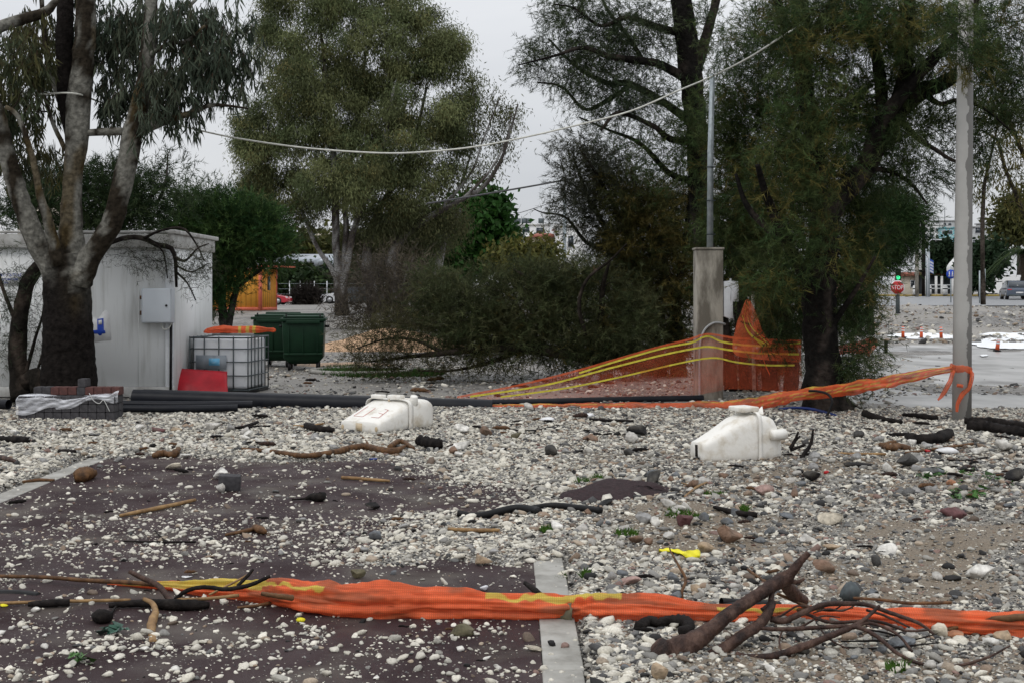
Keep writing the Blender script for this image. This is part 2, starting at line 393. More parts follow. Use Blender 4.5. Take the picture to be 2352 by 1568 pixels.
def mix(f, c1, c2):
    x = n.nodes.new('ShaderNodeMix'); x.data_type = 'RGBA'
    for s_, v in ((0, f), (6, c1), (7, c2)):
        if hasattr(v, 'links'): Lk(v, x.inputs[s_])
        else: x.inputs[s_].default_value = (*v, 1) if s_ else v
    return x.outputs[2]
def noi(scale, d=5):
    z = n.nodes.new('ShaderNodeTexNoise'); z.inputs['Scale'].default_value = scale; z.inputs['Detail'].default_value = d; Lk(t.outputs['Object'], z.inputs['Vector']); return z.outputs['Fac']
def mth(op, x, y):
    k = n.nodes.new('ShaderNodeMath'); k.operation = op
    for i, v in enumerate((x, y)):
        if hasattr(v, 'links'): Lk(v, k.inputs[i])
        else: k.inputs[i].default_value = v
    return k.outputs[0]
STN = [(0, (.02, .019, .018)), (.22, (.07, .066, .062)), (.36, (.15, .14, .125)), (.55, (.27, .25, .225)), (.75, (.43, .41, .37)), (1, (.62, .60, .55))]
v1 = vor(42); v2 = vor(95)
s1 = n.nodes.new('ShaderNodeSeparateColor'); Lk(v1.outputs['Color'], s1.inputs[0]); s2 = n.nodes.new('ShaderNodeSeparateColor'); Lk(v2.outputs['Color'], s2.inputs[0])
g1 = ramp(s1.outputs[0], STN); g2 = ramp(s2.outputs[0], STN)
grav = mix(ramp(noi(3.0), [(.4, (0, 0, 0)), (.6, (1, 1, 1))]), g1, g2)
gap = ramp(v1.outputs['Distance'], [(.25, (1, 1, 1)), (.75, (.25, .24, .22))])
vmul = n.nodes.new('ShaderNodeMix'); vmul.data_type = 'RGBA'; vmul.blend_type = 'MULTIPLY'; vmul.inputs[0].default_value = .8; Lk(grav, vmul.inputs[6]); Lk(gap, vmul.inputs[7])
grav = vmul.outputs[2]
sand = mix(noi(30), (.14, .105, .07), (.27, .215, .15))
fine = mix(ramp(noi(160, 2), [(.35, (0, 0, 0)), (.65, (1, 1, 1))]), (.10, .095, .085), (.36, .34, .30))
c_ = mix(mth('MULTIPLY', sp.outputs[2], .75), grav, fine)
c_ = mix(mth('MULTIPLY', sp.outputs[0], .85), c_, sand)
# swept ground far behind the pipes: wet grit with streaks of debris
sc2 = n.nodes.new('ShaderNodeMapping'); sc2.inputs['Scale'].default_value = (1, .35, 1); Lk(t.outputs['Object'], sc2.inputs[0])
zf = n.nodes.new('ShaderNodeTexNoise'); zf.inputs['Scale'].default_value = 5.5; zf.inputs['Detail'].default_value = 8; zf.inputs['Roughness'].default_value = .75; Lk(sc2.outputs[0], zf.inputs['Vector'])
far1 = ramp(zf.outputs['Fac'], [(.34, (.045, .043, .04)), (.46, (.13, .122, .112)), (.55, (.215, .205, .19)), (.66, (.40, .385, .36))])
zl = n.nodes.new('ShaderNodeTexNoise'); zl.inputs['Scale'].default_value = .22; zl.inputs['Detail'].default_value = 3; Lk(t.outputs['Object'], zl.inputs['Vector'])
far2 = mix(ramp(zl.outputs['Fac'], [(.4, (0, 0, 0)), (.62, (1, 1, 1))]), far1, (.30, .28, .25))
c_ = mix(sp.outputs[1], c_, far2)
Lk(c_, b.inputs['Base Color'])
bp = n.nodes.new('ShaderNodeBump'); bp.inputs['Distance'].default_value = .018; bp.inputs['Strength'].default_value = .9
Lk(mth('ADD', mth('MULTIPLY', v1.outputs['Distance'], -1.0), mth('MULTIPLY', v2.outputs['Distance'], -.5)), bp.inputs['Height']); Lk(bp.outputs[0], b.inputs['Normal'])
Lk(mth('SUBTRACT', .75, mth('MULTIPLY', noi(1.2), .4)), b.inputs['Roughness'])
g = mb.build('ground', m, smooth=True); g['kind'] = 'structure'

# dark maroon path and its concrete edging
m, n, b = _mat('maroon_asphalt'); b.inputs['Specular IOR Level'].default_value = .10; Lk = n.links.new; t = n.nodes.new('ShaderNodeTexCoord')
c_ = mix(ramp(noi(1.3, 4), [(.38, (0, 0, 0)), (.62, (1, 1, 1))]), (.028, .0145, .0160), (.052, .034, .035))
c_ = mix(ramp(noi(260, 1), [(.6, (0, 0, 0)), (.75, (1, 1, 1))]), c_, (.10, .085, .085))
v3 = n.nodes.new('ShaderNodeTexVoronoi'); v3.inputs['Scale'].default_value = 30; Lk(t.outputs['Object'], v3.inputs['Vector'])
grit = mth('MULTIPLY', ramp(v3.outputs['Distance'], [(.10, (1, 1, 1)), (.17, (0, 0, 0))]), ramp(noi(2.2, 4), [(.45, (0, 0, 0)), (.7, (1, 1, 1))]))
c_ = mix(ramp(noi(1.7, 6), [(.50, (0, 0, 0)), (.68, (.55, .55, .55))]), c_, (.14, .125, .105))
c_ = mix(grit, c_, (.45, .43, .38))
Lk(c_, b.inputs['Base Color']); Lk(ramp(noi(2.5, 4), [(.35, (.42, .42, .42)), (.7, (.75, .75, .75))]), b.inputs['Roughness'])
bp = n.nodes.new('ShaderNodeBump'); bp.inputs['Distance'].default_value = .004; Lk(noi(220, 2), bp.inputs['Height']); Lk(bp.outputs[0], b.inputs['Normal'])
mb = MB(); xs = np.linspace(PL, PR, 12); ys = np.linspace(-6, 15.5, 40)
mb.grid(np.stack([*np.meshgrid(xs, ys, indexing='xy'), np.zeros((40, 12))], -1))
p = mb.build('path', m); p['kind'] = 'structure'
m = M('edging_concrete', (.40, .39, .36), (.24, .23, .205), 5, .7, .003, 60, c3=(.33, .32, .29))
for x0, x1, nm in ((PL - KW, PL, 'kerb'), (PR, PR + KW, 'kerb')):
    mb = MB(); yy = -6
    while yy < 14.6:
        mb.box(((x0 + x1) / 2 + rng.uniform(-.004, .004), yy + .5, -.05 + .006), (x1 - x0 - .002, .994, .1)); yy += 1.0
    k = mb.build(nm, m, bevel=.006); k['kind'] = 'structure'

# swept wet road on the right, the road beyond, white patches
m, n, b = _mat('wet_road'); Lk = n.links.new; t = n.nodes.new('ShaderNodeTexCoord')
sc2 = n.nodes.new('ShaderNodeMapping'); sc2.inputs['Scale'].default_value = (.5, .3, 1); Lk(t.outputs['Object'], sc2.inputs[0])
zf = n.nodes.new('ShaderNodeTexNoise'); zf.inputs['Scale'].default_value = 1.6; zf.inputs['Detail'].default_value = 7; Lk(sc2.outputs[0], zf.inputs['Vector'])
Lk(ramp(zf.outputs['Fac'], [(.35, (.19, .185, .175)), (.5, (.32, .315, .30)), (.7, (.44, .43, .41))]), b.inputs['Base Color'])
Lk(ramp(zf.outputs['Fac'], [(.3, (.6, .6, .6)), (.6, (.3, .3, .3))]), b.inputs['Roughness'])
mb = MB(); ys = np.linspace(18.6, 44, 30); G = np.array([[(k, y, 0.0) for k in np.linspace(.23 * y, .23 * y + 24, 10)] for y in ys]); mb.grid(G)
o = mb.build('wet_road', m); o['kind'] = 'structure'
m = M('asphalt', (.26, .265, .27), (.19, .195, .20), 3, .45, .003, 80)
mb = MB(); G = np.array([[(x, y, float(terrain(x, y)) + .05) for x in np.linspace(.2 * y, .2 * y + 90, 12)] for y in np.linspace(76, 122, 12)]); mb.grid(G)
o = mb.build('road', m); o['kind'] = 'structure'
m = M('yellow_kerb_paint', (.42, .30, .06), (.30, .22, .07), 2, .7)
mb = MB(); 
for x in np.arange(22, 110, 4.0): mb.box((x + 2, 122.6, float(terrain(x, 122.6)) + .06), (3.98, 1.0, .3))
o = mb.build('kerb', m); o['kind'] = 'structure'
m = M('pavement_slabs', (.48, .45, .40), (.38, .36, .32), 3, .8)
mb = MB(); mb.box((66, 127.2, float(terrain(66, 124)) + .06), (88, 8, .3)); o = mb.build('pavement', m); o['kind'] = 'structure'
m = M('foam', (.90, .91, .92), (.80, .82, .83), 3, .7, .03, 5)  # plain matt white sheets laid just above the ground
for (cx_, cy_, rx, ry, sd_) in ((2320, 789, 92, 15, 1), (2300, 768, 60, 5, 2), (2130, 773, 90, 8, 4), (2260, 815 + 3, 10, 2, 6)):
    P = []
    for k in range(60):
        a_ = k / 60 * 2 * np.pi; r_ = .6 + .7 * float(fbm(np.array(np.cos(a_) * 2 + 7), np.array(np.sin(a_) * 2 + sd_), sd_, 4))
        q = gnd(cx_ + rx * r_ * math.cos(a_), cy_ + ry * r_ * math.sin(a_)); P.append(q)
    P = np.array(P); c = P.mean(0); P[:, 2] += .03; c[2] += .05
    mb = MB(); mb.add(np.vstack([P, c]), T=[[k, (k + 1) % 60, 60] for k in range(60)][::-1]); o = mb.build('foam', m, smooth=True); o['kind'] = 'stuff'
    o['label'] = 'white patch on the flooded road'; o['category'] = 'foam'

# ------------------------------------------------------------------ loose gravel (nobody could count it)
def ico(sub):
    bm = bmesh.new(); bmesh.ops.create_icosphere(bm, subdivisions=sub, radius=1)
    V = np.array([v.co[:] for v in bm.verts]); T = np.array([[v.index for v in f.verts] for f in bm.faces]); bm.free(); return V, T
I1, T1 = ico(1); I2, T2 = ico(2); I3, T3 = ico(3)
PAL = np.array([(.69, .655, .565), (.60, .565, .475), (.45, .43, .375), (.33, .315, .28), (.23, .222, .205), (.14, .138, .133), (.062, .061, .06), (.018, .017, .016), (.27, .20, .145), (.38, .31, .235), (.23, .15, .125), (.14, .105, .08)])
def pebble_shape(V, seed, cuts=7, lo=.42, hi=.82):
    r = np.random.default_rng(seed); W = V.copy()
    for k in range(cuts):                      # plane cuts make facets
        d = unit(r.normal(size=3)); h = r.uniform(lo, hi); q = W @ d
        W = W - np.clip(q - h, 0, None)[:, None] * d * .9
    return W * (1 + r.uniform(-.08, .08, (len(W), 1)))
def scatter(name, label, n, yr, fcov, rmed, rsig, V0, T0, wts, keep_gap=None, yexp=1.3, rmax=.045, flat=.57, sink=.55, minr=.004, kerbz=False):
    u = rng.random(n); e = 1 - yexp
    Y = (yr[0] ** e + u * (yr[1] ** e - yr[0] ** e)) ** (1 / e)
    X = rng.uniform(-.425, .425, n) * Y; X = X + 0
    ok = rng.random(n) < fcov(X, Y); X, Y = X[ok], Y[ok]; n = len(X)
    r = np.clip(rmed * np.exp(rng.normal(0, rsig, n)) * (1 + .0 * Y), minr, rmax)
    Z = np.maximum(ground_z(X, Y), np.where((X > PL - KW) & (X < PR + KW) & (Y < 15), 0.0, -9)) + r * flat * (1 - sink) * .6
    base = [pebble_shape(V0, 100 + k) for k in range(24)]
    idx = rng.integers(0, 24, n); nv = len(V0)
    B = np.array(base)[idx]
    S = np.stack([r * rng.uniform(.85, 1.5, n), r * rng.uniform(.7, 1.1, n), r * flat * rng.uniform(.7, 1.25, n)], -1)
    B = B * S[:, None, :]
    a = rng.uniform(0, 2 * np.pi, n); tl = rng.normal(0, .35, n)
    ct, st = np.cos(tl)[:, None], np.sin(tl)[:, None]; x, y, z = B[..., 0], B[..., 1], B[..., 2]
    x, z = x * ct - z * st, x * st + z * ct
    ca, sa = np.cos(a)[:, None], np.sin(a)[:, None]; x, y = x * ca - y * sa, x * sa + y * ca
    P = np.stack([x + X[:, None], y + Y[:, None], z + Z[:, None]], -1).reshape(-1, 3)
    wt = wts(X, Y); cum = np.cumsum(wt, 1); cum /= cum[:, -1:]
    pi = (rng.random(n)[:, None] > cum).sum(1).clip(0, len(PAL) - 1)
    c = PAL[pi] * rng.uniform(.70, 1.08, (n, 1))
    T = (T0[None] + (np.arange(n) * nv)[:, None, None]).reshape(-1, 3)
    mb = MB(); mb.add(P, T=T, col=np.repeat(c, nv, 0))
    o = mb.build(name, MT['pebble']); o['kind'] = 'stuff'; o['label'] = label; o['category'] = 'gravel'
    return o
WR = np.array([.11, .11, .12, .13, .13, .12, .09, .05, .06, .05, .025, .03]); WL = np.array([.30, .24, .14, .08, .06, .06, .04, .035, .03, .04, .015, .02])
def wt_mix(X, Y):
    f = (sst(-.3, 1.6, X) * (1 - .55 * sst(13, 15, Y)))[:, None]
    return WL[None] * (1 - f) + WR[None] * f
def cov_gravel(X, Y):
    s = sst(.47, .58, fbm(X * .9 + 3, Y * .9, 71)) * sst(.4, 1.0, X) * (1 - sst(13, 15, Y))
    fi = sst(1.6, 2.8, X) * (1 - sst(9.5, 11, Y))
    return np.clip(cover(X, Y) * (1 - .72 * s) * (1 - .45 * fi), 0, 1) * (1 - sst(18.0, 19.6, Y))
def cov_path(X, Y):
    on = ((X > PL - KW - .05) & (X < PR + KW)) & (Y < 14)
    cl = fbm(X * 2.0, Y * 2.0, 81); cl2 = fbm(X * 7, Y * 7, 83)
    d = .13 + .75 * sst(.50, .68, cl) * sst(.42, .6, cl2) + .35 * sst(.58, .7, cl2)
    d = d * (.55 + .45 * sst(-.5, -2.0, X)) * np.where((Y > 7.0) & (Y < 8.2) & (X > -2.2), .45, 1)
    d = np.where((Y > 10) & (Y < 13.5), .06 + d * .75, d)
    d = np.maximum(d, (.45 + .5 * cl2) * sst(8.2, 8.6, Y) * (1 - sst(9.9, 10.2, Y)) * sst(-4.2, -2.4, X + 1.2 * (fbm(X, Y, 91) - .5)))
    return np.where(on, np.clip(d, 0, 1), 0) * (1 - cover(X, Y))
QN = 1.0
scatter('gravel', 'coarse pebbles of the near gravel bed', int(105000 * QN), (5.2, 10.5), cov_gravel, .0088, .62, I2, T2, wt_mix, yexp=1.2)
scatter('gravel', 'fine grit filling the near gravel bed', int(110000 * QN), (5.2, 13), cov_gravel, .0068, .35, I1, T1, wt_mix, yexp=1.3, rmax=.014, minr=.003)
scatter('gravel', 'pale gravel bed around the two white floats', int(240000 * QN), (10, 19.6), cov_gravel, .0100, .62, I1, T1, wt_mix, yexp=1.1, rmax=.06)
scatter('gravel', 'white gravel strewn over the dark path', int(30000 * QN), (5.2, 13.8), cov_path, .0125, .45, I2, T2, lambda X, Y: np.repeat(WL[None] * np.array([1.5, 1.2, 1, .7, .5, .4, .3, .3, .8, 1, .8, .5]), len(X), 0), yexp=1.3, rmax=.04)
scatter('gravel', 'white grit sprinkled over the dark path', int(40000 * QN), (5.2, 13.8), lambda X, Y: np.clip(cov_path(X, Y) * 1.1 + .10 * (vnoise(X * 3, Y * 3, 5) > .4), 0, 1), .005, .35, I1, T1, lambda X, Y: np.repeat(WL[None], len(X), 0), yexp=1.5, rmax=.01, minr=.0025)
scatter('gravel', 'grit and small stones strewn on the wet ground', int(26000 * QN), (18.3, 34), lambda X, Y: .25 + .75 * sst(.45, .65, fbm(X * 1.2, Y * .8, 95)) * (1 - .93 * wetmask(X, Y)), .022, .5, I1, T1, lambda X, Y: np.repeat(WR[None], len(X), 0), yexp=1.2, rmax=.09)
scatter('gravel', 'rubble heaped in front of the far road', int(20000 * QN), (42, 76), lambda X, Y: sst(1900, 2050, X / Y * F + CX) * (.3 + .7 * sst(.45, .6, fbm(X * .4, Y * .3, 97))),   .05, .6, I1, T1, lambda X, Y: np.repeat((WR * np.array([1, 1, 1, 1, 1, 1, .8, .5, 2.5, 2.5, 1, 1]))[None], len(X), 0), yexp=1.2, rmax=.2)
# ------------------------------------------------------------------ trees
class Tree:
    def __init__(s, name, label, Y, group=None, bark=((.20, .19, .17), (.06, .05, .042)), cat='tree'):
        s.name, s.label, s.Y, s.group, s.cat = name, label, Y, group, cat
        s.wood = MB(); s.PT = np.zeros((60000, 3)); s.RD = np.zeros(60000); s.np_ = 0; s.leafV = []; s.leafF = []; s.leafC = []; s.nl = 0; s.bark = bark; s.quad = False; s.base = None
    def reg(s, P, R):
        k = len(P); s.PT[s.np_:s.np_ + k] = P; s.RD[s.np_:s.np_ + k] = R; s.np_ += k
    def bcol(s, P, r, k):
        h = vnoise(P[:, 0] * (7.0 if s.Y < 21 else 2.5) + P[:, 1], P[:, 2] * .9, k) ; h = sst(.49, .57, h * .6 + .4 * vnoise(P[:, 0] * 9, P[:, 2] * 5, k + 3))
        a, b_ = np.array(s.bark[0]), np.array(s.bark[1]); return a * h[:, None] + b_ * (1 - h[:, None])
    def limb(s, pix, dY=(0, 0), sides=9, n=None, wob=.02, rough=.06, black=None):
        """pix = (px, py, radius in px) along the limb; dY offsets in depth at its two ends"""
        k = len(pix); P = []
        for i, (px, py, r) in enumerate(pix):
            Y = s.Y + dY[0] + (dY[1] - dY[0]) * i / max(1, k - 1); P.append([*at(px, py, Y), r * Y / F])
        P = np.array(P); L_ = np.linalg.norm(np.diff(P[:, :3], axis=0), axis=1).sum()
        C = catmull(P, n or max(6, int(L_ / (s.Y * .006)) + 4)); R = np.maximum(C[:, 3], .004); C = C[:, :3]
        C = C + rng.normal(0, wob, C.shape) * R[:, None] * 1.5
        if s.base is None: s.base = C[0].copy(); s.base[2] = float(terrain(C[0][0], C[0][1]))
        n0 = s.wood.n; s.wood.tube(C, R, sides, rough=rough)
        V = s.wood.V[-1]; col = s.bcol(V, R, 5)
        if getattr(s, 'patchy', False):
            oc = sst(.64, .70, vnoise(V[:, 0] * 5 + 3, V[:, 2] * 1.1, 91))[:, None] * .75; col = col * (1 - oc) + np.array((.070, .050, .022)) * oc
        if black is not None:
            z0, z1 = black; f = sst(z1, z0, V[:, 2] + .9 * (vnoise(V[:, 0] * 4, V[:, 2] * 1.2, 77) - .5))[:, None]; col = col * (1 - f) + np.array((.012, .010, .009)) * f
        s.wood.C.append(col)
        s.reg(C, R)
        return C
    def twig(s, a, b, r0, r1, sag=0.0, sides=4, n=6, crook=.12):
        a = np.asarray(a); b = np.asarray(b); L_ = np.linalg.norm(b - a)
        t = np.linspace(0, 1, n)[:, None]; P = a * (1 - t) + b * t
        P = P + np.sin(t * np.pi) * np.array([0, 0, sag * L_]) + np.vstack([np.zeros(3), rng.normal(0, crook * L_ / n, (n - 2, 3)), np.zeros(3)])
        R = np.linspace(r0, r1, n); s.wood.tube(P, R, sides, cap=False); V = s.wood.V[-1]; s.wood.C.append(s.bcol(V, R, 8) * .8)
        s.reg(P[1:], R[1:])
        return P
    def blobs(s, specs, nsub, shell=2.2, r0=.02, up=.25, reach=1.0):
        """sub-clump centres inside ellipsoids, each joined by a branch to the nearest wood"""
        out = []; vol = np.array([b_[2] * b_[3] * (b_[5] if len(b_) > 5 else 1) for b_ in specs], float); vol /= vol.sum()
        for b_, v in zip(specs, vol):
            px, py, rx, ry, dY = b_[:5]; Y = s.Y + dY; c = at(px, py, Y); R = np.array([rx * Y / F, 0, ry * Y / F]); R[1] = min(R[0], R[2]) * 1.0
            for _ in range(max(2, int(round(nsub * v)))):
                d = unit(rng.normal(size=3)); q = c + d * R * rng.random() ** (1 / shell)
                out.append((q, d, c))
        P0 = s.PT[:s.np_].copy(); out.sort(key=lambda o: np.min(((P0 - o[0]) ** 2).sum(1)))
        for q, d, c in out:
            P = s.PT[:s.np_]; w_ = P - q; dd = (w_ ** 2).sum(1) + np.where(P[:, 2] > q[2], 2.0, 0) * np.abs(P[:, 2] - q[2]) * up
            i = int(np.argmin(dd)); r = min(s.RD[i] * .55, r0)
            s.twig(P[i], q, max(r, .0045 * s.Y / 20), .003 * s.Y / 20, sag=rng.uniform(-.05, .12), n=6)
        return out
    def needles(s, subs, per, K, sig, L_=(.10, .22), w_=.008, pal=((.030, .050, .020), (.055, .062, .022)), out=.7, grav=-.15, spread=.6, tint=.35, ochre=0.0, plume=1.0):
        for q, d, c in subs:
            o = q + rng.normal(0, sig, (per, 3)) * np.array([1, 1, .8])
            dr = unit(d * out + rng.normal(0, .5, (per, 3)) + np.array([0, 0, grav]))
            a = np.repeat(o, K, 0); D = np.repeat(dr, K, 0); l = rng.uniform(*L_, len(a))[:, None]
            a = a + D * rng.uniform(-.2, 1.0, (len(a), 1)) * L_[1] * 1.5 * plume
            D = unit(D + rng.normal(0, spread, D.shape)); side = unit(np.cross(D, rng.normal(size=D.shape))) * w_ * .5
            V = np.stack([a - side, a + side, a + D * l], 1).reshape(-1, 3)
            tn = rng.uniform(1 - tint, 1 + tint); m_ = rng.random(); cc = np.array(pal[0]) * (1 - m_) + np.array(pal[1]) * m_
            if rng.random() < ochre: cc = np.array((.13, .095, .025)) * .6 + cc * .4
            C = np.repeat(cc[None] * tn * rng.uniform(.65, 1.35, (per, 1)), K, 0)
            s.leafV.append(V); s.leafC.append(np.repeat(C, 3, 0)); s.leafF.append(np.arange(len(V)).reshape(-1, 3) + s.nl); s.nl += len(V)
    def leaves(s, subs, per, sig, L_=(.12, .2), w_=.03, hang=1.0, pal=((.05, .065, .035), (.10, .105, .045)), tint=.25, sx=1.0, strand=0):
        for q, d, c in subs:
            if strand:                           # leaves set along drooping twigs
                o = []
                for _ in range(strand):
                    st = q + rng.normal(0, sig * .7, 3); dv = np.array([rng.normal(0, .35), rng.normal(0, .35), -1.0]); ln = rng.uniform(.25, .6) * sig * 2.2
                    k = max(2, per // strand); t = np.linspace(.1, 1, k)[:, None]; Pp = st + dv * t * ln; o.append(Pp + rng.normal(0, .02, Pp.shape))
                    e_ = np.vstack([st[None], Pp[-1:]]); s.wood.tube(e_, [.004, .0025], 3, cap=False); s.wood.C.append(np.tile((.07, .045, .03), (6, 1)))
                a = np.vstack(o)
            else: a = q + rng.normal(0, sig, (per, 3)) * np.array([1, 1, .85])
            N = len(a); D = unit(rng.normal(0, .5, (N, 3)) + d * .15 + np.array([0, 0, -hang])); l = rng.uniform(*L_, N)[:, None]
            side = unit(np.cross(D, rng.normal(size=D.shape))) * w_ * rng.uniform(.7, 1.2, (N, 1)) * .5
            V = np.stack([a, a + D * l * .4 + side, a + D * l, a + D * l * .4 - side], 1).reshape(-1, 3)
            tn = rng.uniform(1 - tint, 1 + tint); m_ = rng.random(); cc = np.array(pal[0]) * (1 - m_) + np.array(pal[1]) * m_
            C = cc[None] * tn * rng.uniform(.7, 1.3, (N, 1))
            s.leafV.append(V); s.leafC.append(np.repeat(C, 4, 0)); s.leafF.append(np.arange(len(V)).reshape(-1, 4) + s.nl); s.nl += len(V); s.quad = True
    def build(s, trunk='trunk', crown='crown', leafmat='leaf'):
        root = thing(s.name, s.label, s.cat, s.base if s.base is not None else (0, 0, 0), s.group)
        s.wood.build(trunk, MT['bark'], root, smooth=True)
        if s.leafV:
            mb = MB(); V = np.vstack(s.leafV); Fc = np.vstack(s.leafF)
            mb.add(V, Q=Fc if s.quad else None, T=None if s.quad else Fc, col=np.vstack(s.leafC)); mb.build(crown, MT[leafmat], root)
        return root
D_ = 1.0      # foliage density

# the big gum tree in front of the cabin
EUB = ((.160, .155, .135), (.026, .021, .015))
T = Tree('eucalyptus_tree', 'tall gum tree with patchy peeling bark and black wet base beside the white cabin', 19.5, bark=EUB)
T.patchy = True
T.limb([(160, 945, 70), (159, 900, 64), (157, 800, 58), (155, 700, 53), (154, 640, 54), (152, 585, 50)], sides=20, n=40, wob=.006, rough=.035, black=(1.25, 2.75))
T.limb([(142, 650, 36), (112, 600, 28), (84, 555, 25), (55, 480, 22), (25, 390, 20), (2, 300, 19), (-30, 180, 17)], (0, -.4), 14, rough=.05)
T.limb([(136, 610, 16), (118, 540, 13), (108, 500, 12), (92, 450, 9), (74, 361, 7), (41, 267, 6), (12, 246, 5)], (-.3, -.8), 9)
T.limb([(162, 630, 40), (164, 570, 31), (163, 500, 25), (166, 430, 22), (172, 360, 23), (178, 300, 27), (180, 240, 27), (190, 150, 25), (196, 60, 23), (198, -40, 20), (200, -200, 14)], (0, .2), 16, rough=.05)
T.limb([(172, 330, 16), (158, 270, 18), (150, 200, 20), (148, 110, 20), (150, 20, 19), (152, -80, 15)], (.15, .5), 12, rough=.06, black=(9, 12))
T.limb([(176, 645, 36), (205, 595, 26), (238, 545, 24), (262, 500, 24), (286, 400, 23), (306, 300, 23), (326, 220, 19), (340, 130, 17), (345, 50, 16), (350, -60, 12)], (-.1, -.3), 14, rough=.05)
T.limb([(198, 306, 8), (240, 303, 9), (285, 303, 9)], (.1, .1), 8)
T.limb([(318, 305, 13), (345, 292, 11), (390, 275, 9), (440, 260, 7), (480, 243, 5), (520, 243, 3.5), (570, 250, 2)], (-.3, -.9), 8)
T.limb([(340, 130, 6), (385, 102, 5), (430, 95, 4), (470, 60, 3)], (-.3, -.9), 7)
T.limb([(348, 75, 6), (390, 40, 5), (440, 10, 4), (480, -40, 3)], (-.3, .3), 7)
T.limb([(140, 240, 7), (112, 150, 6), (100, 60, 6), (92, -60, 5)], (.3, .6), 7)
T.limb([(-40, 80, 15), (10, 58, 14), (60, 42, 13), (105, 28, 11), (130, 0, 8)], (-.6, 0), 9)
T.limb([(150, 345, 6), (120, 280, 5), (100, 215, 4), (85, 170, 3)], (.2, .5), 7)
sb = T.blobs([(440, 40, 110, 70, -.5), (490, 140, 80, 80, -.6), (300, 160, 80, 110, .8), (400, 190, 80, 60, -.4), (250, 60, 70, 90, .9), (545, 90, 40, 80, -.4), (330, 30, 70, 60, .4), (380, 255, 70, 25, -.6)], int(125 * D_), r0=.02)
T.leaves(sb, 84, .22, (.13, .24), .030, 1.6, pal=((.042, .060, .042), (.075, .088, .058)), strand=7)
sb = T.blobs([(30, 140, 90, 90, -.4), (70, 230, 60, 70, .8), (20, 260, 60, 60, .3), (60, 350, 60, 60, 1.2), (90, 60, 60, 60, .7)], int(62 * D_), r0=.015)
T.leaves(sb, 78, .22, (.13, .24), .030, 1.5, pal=((.042, .058, .034), (.085, .08, .03)), strand=7)
T.build()

# thin dark tamarisk beside it, wisps hanging over the cabin wall
T = Tree('tamarisk_tree', 'thin dark leaning tamarisk with sparse wisps left of the gum tree', 19.9, bark=((.045, .035, .028), (.014, .012, .01)))
T.limb([(52, 915, 30), (46, 880, 23), (40, 800, 21), (47, 720, 18), (60, 660, 17), (82, 622, 16), (110, 590, 12)], (0, .3), 10)
T.limb([(46, 760, 6), (20, 700, 5), (0, 640, 4), (-15, 560, 3)], (0, .5), 6)
T.limb([(55, 870, 5), (80, 780, 4), (98, 720, 2.5), (105, 650, 2)], (0, .3), 5)
T.limb([(70, 890, 4), (95, 820, 3), (103, 760, 2)], (0, .2), 5)
T.limb([(60, 880, 22), (84, 862, 20), (92, 900, 22)], (0, -.1), 9)
sb = T.blobs([(10, 600, 40, 50, .2), (20, 800, 30, 60, .2), (60, 690, 50, 40, .2), (90, 780, 22, 60, .2), (10, 700, 25, 50, .2), (95, 590, 25, 50, .2)], 46, r0=.01)
T.needles(sb, 8, 10, .10, (.06, .15), .007, pal=((.03, .045, .025), (.05, .06, .03)), grav=-.5)
T.build()

# hillside and backyard trees behind the cabin
T = Tree('pine_tree', 'dark trees rising behind the cabin roof left of the bright green tamarisk', 44, bark=((.05, .045, .04), (.02, .018, .015)))
T.limb([(250, 760, 12), (245, 600, 9), (240, 480, 6), (235, 380, 3)], sides=7); T.limb([(245, 560, 6), (320, 480, 4), (370, 430, 3)], sides=6); T.limb([(245, 540, 6), (150, 460, 4), (90, 420, 3)], sides=6)
T.limb([(360, 470, 4), (380, 420, 3), (386, 350, 1.5)], sides=6)
sb = T.blobs([(240, 460, 100, 70, 0), (130, 440, 80, 50, 0), (320, 470, 60, 45, 0), (50, 480, 60, 50, 0), (300, 420, 40, 30, 0), (382, 410, 12, 50, 0), (230, 520, 120, 40, 0), (398, 440, 22, 36, 0)], int(190 * D_))
T.needles(sb, 22, 14, .36, (.12, .28), .024, pal=((.020, .040, .016), (.04, .058, .024)), grav=.25)
T.build()
T = Tree('tamarisk_tree', 'rounded bright green tamarisk between the cabin and the orange kiosk', 48, bark=((.05, .045, .04), (.02, .018, .015)))
T.limb([(515, 775, 11), (512, 720, 10), (505, 650, 9), (500, 560, 7), (490, 480, 4)], sides=8); T.limb([(520, 770, 10), (535, 700, 8), (560, 600, 6), (590, 520, 4)], sides=7)
T.limb([(503, 640, 6), (450, 560, 4), (420, 500, 3)], sides=6); T.limb([(545, 660, 5), (610, 610, 4), (650, 580, 2)], sides=6)
sb = T.blobs([(515, 535, 95, 80, 0), (430, 520, 65, 70, 0), (600, 568, 45, 50, 0), (570, 510, 65, 60, 0), (500, 630, 60, 45, 0), (440, 600, 55, 55, 0), (545, 570, 60, 48, 0), (480, 470, 50, 30, 0), (605, 545, 40, 45, 0), (510, 600, 55, 50, 0), (488, 675, 36, 34, 0)], int(400 * D_))
T.needles(sb, 26, 16, .36, (.10, .24), .022, pal=((.020, .056, .016), (.050, .085, .024)), grav=.2, out=1.0, tint=.45)
T.build()

